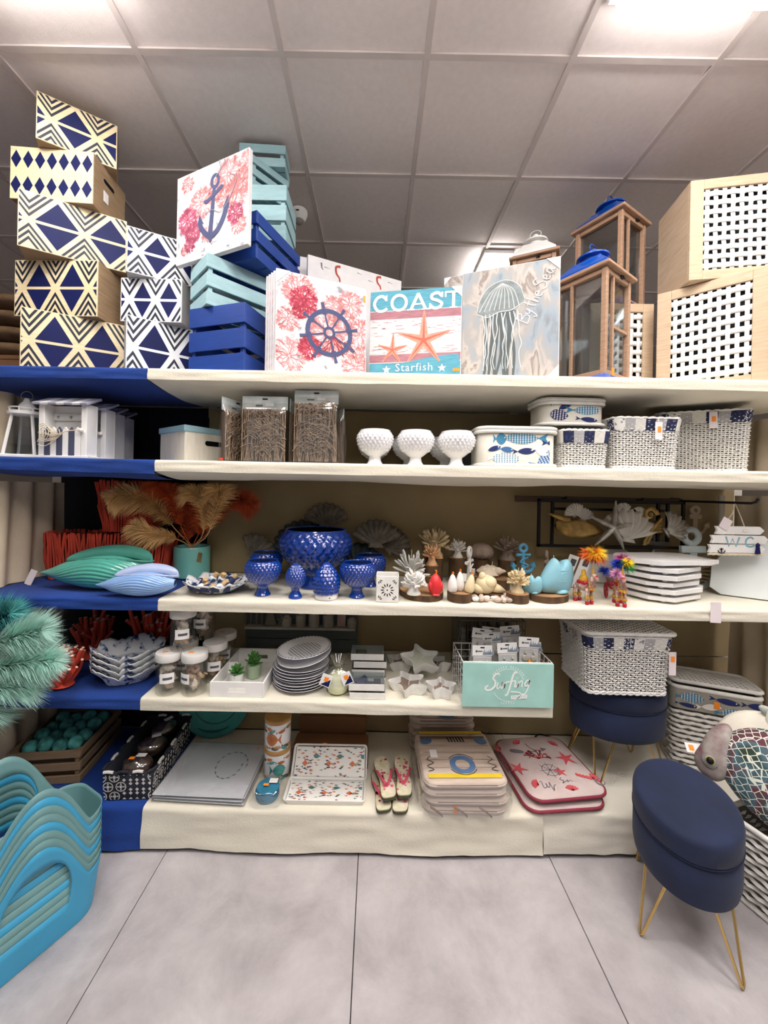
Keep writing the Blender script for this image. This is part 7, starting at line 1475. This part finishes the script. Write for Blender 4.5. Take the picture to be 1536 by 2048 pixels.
# placemats
pm = mat('silver white placemat', '#dfe1e6', .35, var=.05, scale=6); mo = None; lbs = ('lowest', 'second', 'third', 'fourth', 'fifth', 'topmost')
for k in range(6):
    r = thing('placemat', lbs[k]+' of the glossy white placemats stacked in clear film', 'placemat', (-.715+.006*math.sin(k*2), 1.765+.006*math.cos(k*3), Z5+.003+.0058*k), -.04+.012*math.sin(k*4), 'stack of white placemats'); MB().box((0, 0, .002), (.385, .335, .003), .001).build('mat', pm, r)
    MB().grid(lambda u, v: ((u-.5)*.40, (v-.5)*.35, .0042+.0008*noise.noise(Vector((u*14, v*14, k)))-.0015*(abs(2*v-1) > .97)), 30, 24).build('film_wrap', film, r, 180)
    if k == 5:
        A = Art(Matrix.Translation((-.19, -.17, .0036))); A.w = .0003; rq = random.Random(3)
        for j in range(16): a = j*.42; fish_shape(A, (.255+.075*math.cos(a)*(1-.02*j), .19+.085*math.sin(a)), .026, .007, a+1.5)
        A.done('fish_print', mat('grey fish ink', '#85868c', .6), r); MB().box((.155, .135, .0042), (.012, .016, .001)).build('price_sticker', mat('pale orange', '#eba08a', .6), r)
# canisters
def wrap_art(A, R):
    mb = MB()
    for f in A.mb.f:
        P = [A.mb.v[i] for i in f]; z = P[0][2]; x0 = min(p[0] for p in P); x1 = max(p[0] for p in P); k = max(1, int((x1-x0)/.006))
        for j in range(k):
            q = clip([(p[0], p[1]) for p in P], x0+(x1-x0)*j/k, x0+(x1-x0)*(j+1)/k, -1, 1)
            if len(q) >= 3: mb.add([(a, b, z) for a, b in q], [tuple(range(len(q)))])
    A.mb = mb
    A.mb.v = [((R+.0008+p[2])*math.sin(p[0]/R), -(R+.0008+p[2])*math.cos(p[0]/R), p[1]) for p in A.mb.v]
cfm = [mat('canister fish '+c, c, .5, var=.2, scale=40) for c in ('#c4743c', '#4f9a94', '#5a4a40', '#b98a4a')]; wdl = mat('bamboo lid', '#b98c50', .5, var=.12, scale=8, stretch=(2, 2, 20)); cz = Z5+.003
for k in range(2):
    r = thing('canister', ('lower white canister printed with a teal fish', 'upper white canister printed with an orange fish, bamboo lid')[k], 'canister', (-.435, 1.775, cz), 0, 'stacked fish canisters'); R, H = .060, .118; MB().lathe([(R*.96, 0), (R, .004), (R, H), (0, H)], 40).build('ceramic_body', plw, r, 50); MB().lathe([(R*1.0, H+.0005), (R*1.02, H+.003), (R*1.02, H+.016), (R*.97, H+.019), (0, H+.019)], 40).build('bamboo_lid', wdl, r, 50); cz += H+.0200
    for ci in range(4):
        A = Art(Matrix.Identity(4)); rq = random.Random(k*7+ci)
        if ci == (1-k): fish_shape(A, (-.005 if k else .015, .055), .075, .055, PI if k else 0)
        for j in range(4): fish_shape(A, ((j-1.5)*.055+.012*ci, (.020, .10, .088, .015)[(j+ci) % 4]), .045, .014, rq.uniform(-.5, .5))
        wrap_art(A, R); A.done('fish_print', cfm[ci], r)
# blue bundle in plastic
r = thing('coaster_pack', 'round blue coasters in clear plastic with barcode and orange sticker', 'pack', (-.442, 1.640, Z5+.003)); bl = mat('sea blue coaster', '#2f7f9f', .6, var=.2, scale=14)
for k in range(5): MB().lathe([(.046, 0), (.048, .004), (.046, .008), (0, .009)], 28, Matrix.Translation((.003*math.sin(k*2), .002*math.cos(k), .003+.0092*k))).build('coaster', bl, r, 50)
MB().grid(lambda u, v: ((.052+.02*v)*math.copysign(abs(math.cos(2*PI*u))**.5, math.cos(2*PI*u)), (.052+.012*v)*math.copysign(abs(math.sin(2*PI*u))**.5, math.sin(2*PI*u)), .054-.052*v**2+.003*math.sin(u*50)), 40, 10, cu=True).build('plastic_wrap', film, r, 180)
MB().box((.022, .018, .056), (.035, .026, .0015)).build('barcode_label', paperw, r); MB().box((-.004, -.006, .0565), (.022, .013, .0015)).build('price_sticker', orange, r)
# kraft boxes
for k, (x, y, z, W, D, H) in enumerate(((-.195, 1.875, 0, .36, .13, .085), (-.20, 2.015, 0, .34, .12, .16))): r = thing('kraft_carton', ('brown kraft carton directly behind the fish trays', 'brown kraft carton at the back, taller')[k], 'box', (x, y, Z5+.003), 0, 'brown kraft cartons'); MB().box((0, 0, H/2), (W, D, H), .003).build('carton', kraft, r); MB().box((0, -.002, H+.001), (W+.002, D*.5, .003), .001).build('lid_flap', kraft, r); (MB().box((-.03, -.02, H+.004), (.02, .012, .001)).build('price_sticker', orange, r) if k == 0 else None)
# fish trays
trw = mat('white tray', '#f1efeb', .4, var=.02); tfm = {c: mat('tray fish '+c, c, .5) for c in ('#e0784f', '#4f8f8c', '#3a4a5c', '#b9a37f', '#b2656c')}
def fish_tray(loc, rx, label):
    r = thing('fish_tray', label, 'tray', loc, .0, 'white trays printed with small fish', rx=rx); W, D = .345, .135; MB().box((0, 0, .004), (W-.02, D-.02, .006), .002).build('tray_floor', trw, r); b = rrect(W, D, .014, 4); n = len(b); L_ = [(.955, .90, .002), (.985, .965, .010), (1, 1, .020), (.985, .965, .021), (.955, .91, .008)]; vs = [(x*sx, y*sy, z) for sx, sy, z in L_ for x, y, _ in b]; MB().add(vs, [(a*n+i, a*n+(i+1) % n, (a+1)*n+(i+1) % n, (a+1)*n+i) for a in range(4) for i in range(n)]).build('rim_wall', trw, r, 50)
    for ci, c in enumerate(tfm):
        A = Art(Matrix.Translation((0, 0, .0072)), (-W/2+.014, W/2-.014, -D/2+.010, D/2-.010)); rq = random.Random(ci)
        if ci < 2:
            for i in range(3): x = -.115+.11*i+.050*ci; (A.poly([(x-.015, -.008), (x, -.020), (x+.013, -.008), (x, .004)]) if ci == 0 else A.disc((x, .020), .013, .0085, 12)); A.poly([(x+.010, -.008+.028*ci), (x+.018, -.012+.028*ci), (x+.018, -.004+.028*ci)])
        for j in range(22): fish_shape(A, (rq.uniform(-.16, .16), rq.uniform(-.058, .058)), rq.uniform(.012, .020), rq.uniform(.004, .0065), rq.choice((0, PI))+rq.uniform(-.2, .2))
        A.done('fish_print', tfm[c], r)
    return r
fish_tray((-.195, 1.665, Z5+.003), 0, 'white tray printed with orange and teal fish, lying flat at the front'); fish_tray((-.190, 1.783, Z5+.056), .86, 'white tray printed with orange and teal fish, propped up behind the flat one')
# flip flops
ffm = mat('floral sole print', '#e9dfcf', .7, col2='#c9c58f', scale=40); ffs = mat('dark sole edge', '#4a4a35', .8); ffp = mat('pink strap', '#cf4a68', .5)
def flip(loc, rz, label, tilt=0.):
    r = thing('flip_flop', label, 'shoe', loc, rz, 'floral flip-flops with pink straps', rx=tilt); o = [(q.x, q.y) for q in smooth_path([(-.030, -.115, 0), (0, -.125, 0), (.030, -.113, 0), (.036, -.06, 0), (.028, .0, 0), (.034, .07, 0), (.022, .115, 0), (-.008, .122, 0), (-.034, .09, 0), (-.034, .03, 0), (-.026, -.03, 0)], 4, True)]
    MB().prism(o, 0, .010).build('sole', ffs, r); MB().prism([(x*.97, y*.98) for x, y in o], .0102, .014).build('footbed', ffm, r)
    A = Art(Matrix.Translation((0, 0, .0142)), (-.03, .03, -.11, .11)); rq = random.Random(int(loc[0]*1000)); [A.disc((rq.uniform(-.026, .026), rq.uniform(-.1, .1)), rq.uniform(.003, .008), None, 8) for _ in range(22)]; A.done('flower_print', mat('rose print', '#d8627a', .7), r)
    for sx in (-1, 1): MB().tube(smooth_path([(0, -.065, .014), (sx*.016, -.045, .030), (sx*.032, .0, .032), (sx*.036, .035, .012)], 5), .0055, 6, flat=.6).build('strap', ffp, r, 60)
    MB().tube([(0, -.065, .012), (0, -.063, .028)], .004, 6).build('toe_post', ffp, r, 60); return r
flip((.046, 1.690, Z5+.003), .10, 'flip-flop underneath, nearer the fish trays'); flip((.130, 1.685, Z5+.003), -.06, 'flip-flop underneath, nearer the cushions'); flip((.062, 1.708, Z5+.040), .14, 'flip-flop on top, nearer the fish trays'); flip((.145, 1.722, Z5+.040), -.02, 'topmost flip-flop, nearer the cushions')
for s, lb in ((0, 'cardboard hanger tip between the flip-flops and the kraft carton'),): pass
# seat cushions in plastic
plank_c = mat('plank print cushion', '#d6c6b8', .85, col2='#b9a697', scale=5, stretch=(1, 10, 1)); yel = mat('yellow stripe print', '#e3c531', .8, var=.06); lbl = mat('life ring blue', '#5b7ba8', .8, var=.08); grp_ = mat('grey brown print', '#7d6a60', .85, var=.15, scale=30)
def pad(W, D, H, m, name, par, rad=.045):
    b = rrect(W, D, rad, 5); n = len(b); L_ = [(.965, 0), (1, H*.3), (1, H*.7), (.965, H*.97), (.6, H*1.06)]; vs = [(x*s if s > .9 else x*s, y*s, z) for s, z in L_ for x, y, _ in b]+[(0, 0, H*1.08)]; k = len(vs)-1; return MB().add(vs, [(a*n+i, a*n+(i+1) % n, (a+1)*n+(i+1) % n, (a+1)*n+i) for a in range(4) for i in range(n)]+[(4*n+i, 4*n+(i+1) % n, k) for i in range(n)]+[tuple(range(n))[::-1]]).build(name, m, par, 60)
def plank_cushion(loc, rz, label, W=.35, D=.345, H=.030, top=True, grp='plank-print seat cushions'):
    r = thing('seat_cushion', label, 'cushion', loc, rz, grp); pad(W, D, H, plank_c, 'cushion', r); e = .02; T = Matrix.Translation((0, 0, H*1.085))
    A = Art(Matrix.Translation((0, -D/2-.0008, H*.5)) @ FRONT); rect(A, -W/2+.05, -.003, W/2-.05, .006); A.done('stripe_print', grp_, r)
    MB().tube(rrect(W*1.003, D*1.003, .046, 5, H*.5), .0028, 5, True).build('piping', mat('pale piping', '#c9bdb2', .8), r, 60)
    if top:
        A = Art(T); rect(A, -W/2+e, -D*.43, W/2-e, -D*.36); rect(A, -W/2+e, D*.40, W/2-e, D*.46); A.done('stripe_print', yel, r)
        A = Art(T); [rect(A, -W/2+e, y*D, W/2-e, y*D+.002) for y in (-.26, -.12, .02, .15, .28)]; A.w = .001; rect(A, -W/2+e, D*.30, W/2-e, D*.35); A.done('stripe_print', grp_, r)
        A = Art(T); A.w = .0012; A.ring((.005, -.07), .043, .024, 28); A.disc((-.13, .085), .03, .022, 12, .5); A.disc((.13, .085), .03, .022, 12, -.5); A.done('life_ring_print', lbl, r)
        A = Art(T); A.w = .0016; A.ring((.005, -.07), .062, .003, 28, .5, 2.6); A.ring((.005, -.07), .062, .003, 28, 3.6, 5.8)
        for j in range(6): A.stroke([(-.02+.014*j, .075), (-.026+.014*j, .115)], .006)
        for sx in (-1, 1): A.stroke([(sx*.13, -.02), (sx*.145, -.04), (sx*.12, -.06), (sx*.15, -.08), (sx*.125, -.10), (sx*.15, -.11)], .003, 5)
        A.done('anchor_print', ink, r); MB().box((-.11, .0, H*1.09), (.032, .05, .001)).build('barcode_label', paperw, r)
    return r
for k in range(4): q = plank_cushion((.395+.006*math.sin(k*2), 1.735, Z5+.003+.0345*k), .0+.01*k, ('lowest', 'second', 'third', 'topmost, life-ring')[k]+' plank-print cushion of the front plastic-wrapped stack', top=(k == 3))
MB().box((-.05, -.178, .018), (.014, .002, .03), 0, Matrix.Rotation(.2, 4, 'Y')).build('price_sticker', orange, [o for o in C.objects if o.get('label', '').startswith('lowest plank')][0])
qb = [o for o in C.objects if o.get('label', '').startswith('lowest plank')][0]
MB().grid(lambda u, v: ((.200+.010*noise.noise(Vector((math.cos(2*PI*u)*3, math.sin(2*PI*u)*3, v*5))))*math.copysign(abs(math.cos(2*PI*u))**.35, math.cos(2*PI*u)), (.196+.008*noise.noise(Vector((math.cos(2*PI*u)*4, math.sin(2*PI*u)*4, v*6+3))))*math.copysign(abs(math.sin(2*PI*u))**.35, math.sin(2*PI*u)), .005+.135*v), 72, 14, cu=True).build('plastic_bag', film, qb, 180)
for j in range(3): MB().tube(smooth_path([(-.15+.10*j, -.187, .045), (-.12+.10*j, -.190, .028), (-.10+.10*j, -.188, .010)], 4), .006, 6, flat=.4).build('tie_string', grp_, qb, 60)
for k in range(6): plank_cushion((.365+.006*math.sin(k*3), 2.006, Z5+.003+.0345*k), .02, ('lowest', 'second', 'third', 'fourth', 'fifth', 'topmost')[k]+' plank-print cushion of the rear stack', W=.33, D=.125, top=(k == 5), grp='plank-print cushions of the rear stack')
# chair pads with coral print
chp = mat('pinkish linen pad', '#d3c3bf', .9, col2='#c3b0ad', scale=8, bump=.15, bscale=250); bur = mat('burgundy piping', '#8a2a3f', .7); ccor = mat('coral print red', '#d6525a', .85); cgr = mat('grey sketch print', '#77747c', .85)
for k in range(2):
    r = thing('chair_pad', ('lower chair pad with burgundy piping, beside the plank cushions', 'upper chair pad printed with red starfish and shells, burgundy piping')[k], 'cushion', (.822-.015*(1-k), 1.785-.012*(1-k), Z5+.003+.037*k), .13 if k else .10, 'chair pads with burgundy piping'); W, D, H = .35, .385, .026; pad(W, D, H, chp, 'pad', r, .055); MB().tube(rrect(W*1.004, D*1.004, .056, 6, H*.55), .0065, 7, True).build('piping', bur, r, 60); MB().tube(smooth_path([(-W/2+.02, D/2-.04, .015), (-W/2-.015, D/2-.08, .012), (-W/2-.01, .0, .004)], 4), .004, 6).build('tie_string', bur, r, 60)
    if k:
        T = Matrix.Translation((0, 0, H*1.09)); A = Art(T); A.star((.11, .02), .052, 5, .32, .4); A.star((.03, -.06), .032, 5, .35, .2); A.star((-.15, -.02), .045, 5, .3, .9); rq = random.Random(5)
        for j in range(6): A.coral((-.02, .03), .3+j*.45, .022, .006, 3, rq)
        for x, y in ((.15, -.10), (-.11, -.11), (.10, .13), (-.06, .155), (.02, -.155), (-.17, .13)):
            for q in range(7): an = x*9+.35*(q-3); A.stroke([(x, y-.012), (x+.030*math.sin(an), y-.012+.030*math.cos(an))], (.003, .008))
        for j in range(5): A.disc((.095+.012*j, -.085-.006*j), .007, .011, 8)
        A.done('coral_print', ccor, r); A = Art(T); A.w = .001; A.ring((-.01, -.045), .035, .003, 24)
        for j in range(4): a = j*PI/4; A.stroke([(-.01-.048*math.cos(a), -.045-.048*math.sin(a)), (-.01+.048*math.cos(a), -.045+.048*math.sin(a))], .0025)
        A.disc((-.10, .09), .034, .014, 10, -.3); A.disc((.035, .09), .020, .016, 3); A.ring((.17, -.135), .018, .005, 14); A.stroke([(-.03, .14), (-.02, .10), (.0, .085), (-.03, .08)], .004, 5); script(A, [(0, 1), (.3, 1.1), (.1, .2), (.5, .2), (.7, .8), (.7, .1), (1., .4), (1.2, .9), (1.1, -.4), (1.5, .3), (1.8, .4)], -.10, -.145, .035, 0, .003); script(A, [(.4, 1.), (0, .7), (.4, .4), (.0, .0), (.7, .3), (1., .5), (.8, .1), (1.3, .4), (1.5, .1)], .0, -.125, .032, 0, .003); A.done('sketch_print', cgr, r)
        MB().tube(smooth_path([(.05, D/2-.002, .012), (.08, D/2+.02, .02), (.13, D/2+.018, .014), (.15, D/2-.002, .012)], 4), .0045, 6).build('loop_tie', black, r, 60)
# ================================================================ turquoise tubs on the floor
tg1 = mat('grey green plastic', '#6f9b9d', .5, var=.03); tb1 = mat('turquoise plastic', '#3fa3cf', .45, var=.03)
TL_, TW_ = .445, .27
def tub(loc, rz, m, label):
    r = thing('handled_tub', label, 'tub', loc, rz, 'nested turquoise and grey-green tubs'); Hr = .155; b = .104; fl = .105
    pts, per = resample(rrect(TL_, TW_, .085, 8), 160)
    def hr(x): t = abs(x)/(b+.052); return Hr+(.205*(math.cos(min(1, t)*PI)*.5+.5)**.62 if t < 1 else 0)+.012*(abs(x)/(TL_/2))**2
    def arch(x): t = min(1, abs(x)/b); return fl+.188*math.sqrt(max(0, 1-t**2.6))
    mb = MB(); n = 160
    def P(p, z): s = .80+.20*min(1.7, z/.26); return (p.x*(.86+.14*min(1.3, z/.26)), p.y*s, z)
    for i in range(n):
        p, q = pts[i], pts[(i+1) % n]; side = abs(p.y) > TW_*.40 and abs(q.y) > TW_*.40
        inn = side and abs(p.x) < b and abs(q.x) < b
        def col(z0, z1, w0, w1, k):
            for j in range(k): a0, a1 = z0+(z1-z0)*j/k, z0+(z1-z0)*(j+1)/k; c0, c1 = w0+(w1-w0)*j/k, w0+(w1-w0)*(j+1)/k; mb.add([P(p, a0), P(q, c0), P(q, c1), P(p, a1)], [(0, 1, 2, 3)])
        hp, hq = hr(p.x), hr(q.x)
        u0, u1 = [max(min(arch(a.x) if abs(a.x) < b else fl, h_-.040), fl+.30*(h_-fl)) for a, h_ in ((p, hp), (q, hq))]; col(0, fl, 0, fl, 4); col(u0, hp, u1, hq, 3)
        if not inn: col(fl, u0, fl, u1, 2)
    mb.add([P(p, 0) for p in pts], [tuple(range(n))[::-1]])
    mb.build('tub_wall', m, r, 50, solid=.0018); return r
t0 = None
names = ('bottom turquoise', 'second from the bottom, grey-green', 'third from the bottom, grey-green', 'fourth from the bottom, turquoise', 'fifth from the bottom, grey-green', 'sixth from the bottom, turquoise', 'seventh from the bottom, grey-green', 'topmost grey-green')
for k, m in enumerate((tb1, tg1, tg1, tb1, tg1, tg1, tb1, tg1)):
    n_ = ('bottom turquoise tub of the nested stack, resting on the tiles', 'grey-green tub second from the bottom of the nested stack', 'grey-green tub third from the bottom of the nested stack', 'turquoise tub in the middle of the nested stack', 'grey-green tub just above the middle turquoise one', 'grey-green tub third from the top of the nested stack', 'turquoise tub directly under the topmost tub', 'topmost grey-green tub of the nested stack')[k]
    if k < 2:
        o = tub((-1.146, 1.252, .003+.0265*k), 1.068, m, n_); t0 = t0 or o
        if k == 1: t1 = o
    else: dup(t0 if m is tb1 else t1, (-1.146, 1.252, .003+.0265*k), 1.068, n_)
# ================================================================ pieces of parts go one level deeper
RULE = {'price_sticker': ('price_tag', 'lid', 'carton', 'label', 'header_card', 'base', 'lid_flap'), 'tag_string': ('price_tag', 'card'), 'wick': ('wax_body', 'wax_ball', 'wax_fill'), 'pupil': ('eye_ring',), 'iris': ('eye_ring',), 'barcode_print': ('paper_label', 'card'),
        'ring_handle': ('chimney_cap', 'gallery_dome'), 'hoof': ('horse_body',), 'leg_band': ('horse_body',), 'bridle': ('horse_body',), 'footbed': ('sole',), 'flower_print': ('footbed', 'sole'), 'print': ('front_board',), 'chevron_print': ('front_board',), 'hang_hole': ('header_card',), 'logo_print': ('header_card',),
        'wheel_print': ('stretched_canvas',), 'anchor_print': ('stretched_canvas', 'pad', 'cushion'), 'coral_print': ('stretched_canvas', 'pad', 'header_card'), 'lettering': ('front_panel', 'stretched_canvas'), 'starfish_print': ('stretched_canvas',), 'tentacle_print': ('stretched_canvas',), 'bell_print': ('stretched_canvas',), 'handwriting': ('stretched_canvas',), 'plank_print': ('stretched_canvas',), 'stripe_print': ('cushion',), 'life_ring_print': ('cushion',), 'sketch_print': ('pad',),
        'fish_print': ('fabric_wall', 'fabric_band', 'tray_floor', 'ceramic_body', 'mat'), 'fish_scale_print': ('fabric_wall', 'fabric_band'), 'lattice_print': ('fabric_wall',), 'navy_print': ('dish_wall', 'bowl_wall'), 'dot_print': ('dish',), 'painted_rim': ('dish',), 'lid_flap': ('carton',), 'shell': ('net',), 'toe_post': ('strap',), 'eye': ('wax_body',), 'fin': ('wax_body',), 'gill_ridges': ('wax_body',), 'handle_slot': ('body', 'side_panel'), 'cutout': ('wall',), 'seam_piping': ('lid',), 'spiral_groove': ('disc',), 'carved_leaf': ('disc',)}
def stem(o): return o.name.rsplit('.', 1)[0] if o.name[-3:].isdigit() and '.' in o.name else o.name
for root in [o for o in C.objects if o.parent is None and o.children]:
    kids = {}
    for ch in root.children: kids.setdefault(stem(ch), []).append(ch)
    moved = set()
    for ch in list(root.children):
        for t in RULE.get(stem(ch), ()):
            c = [k for k in kids.get(t, ()) if k is not ch and k.location.length < 1e-6 and not any(abs(a) > 1e-6 for a in k.rotation_euler) and k not in moved]
            if c and not ch.children: ch.parent = c[0]; moved.add(ch); break
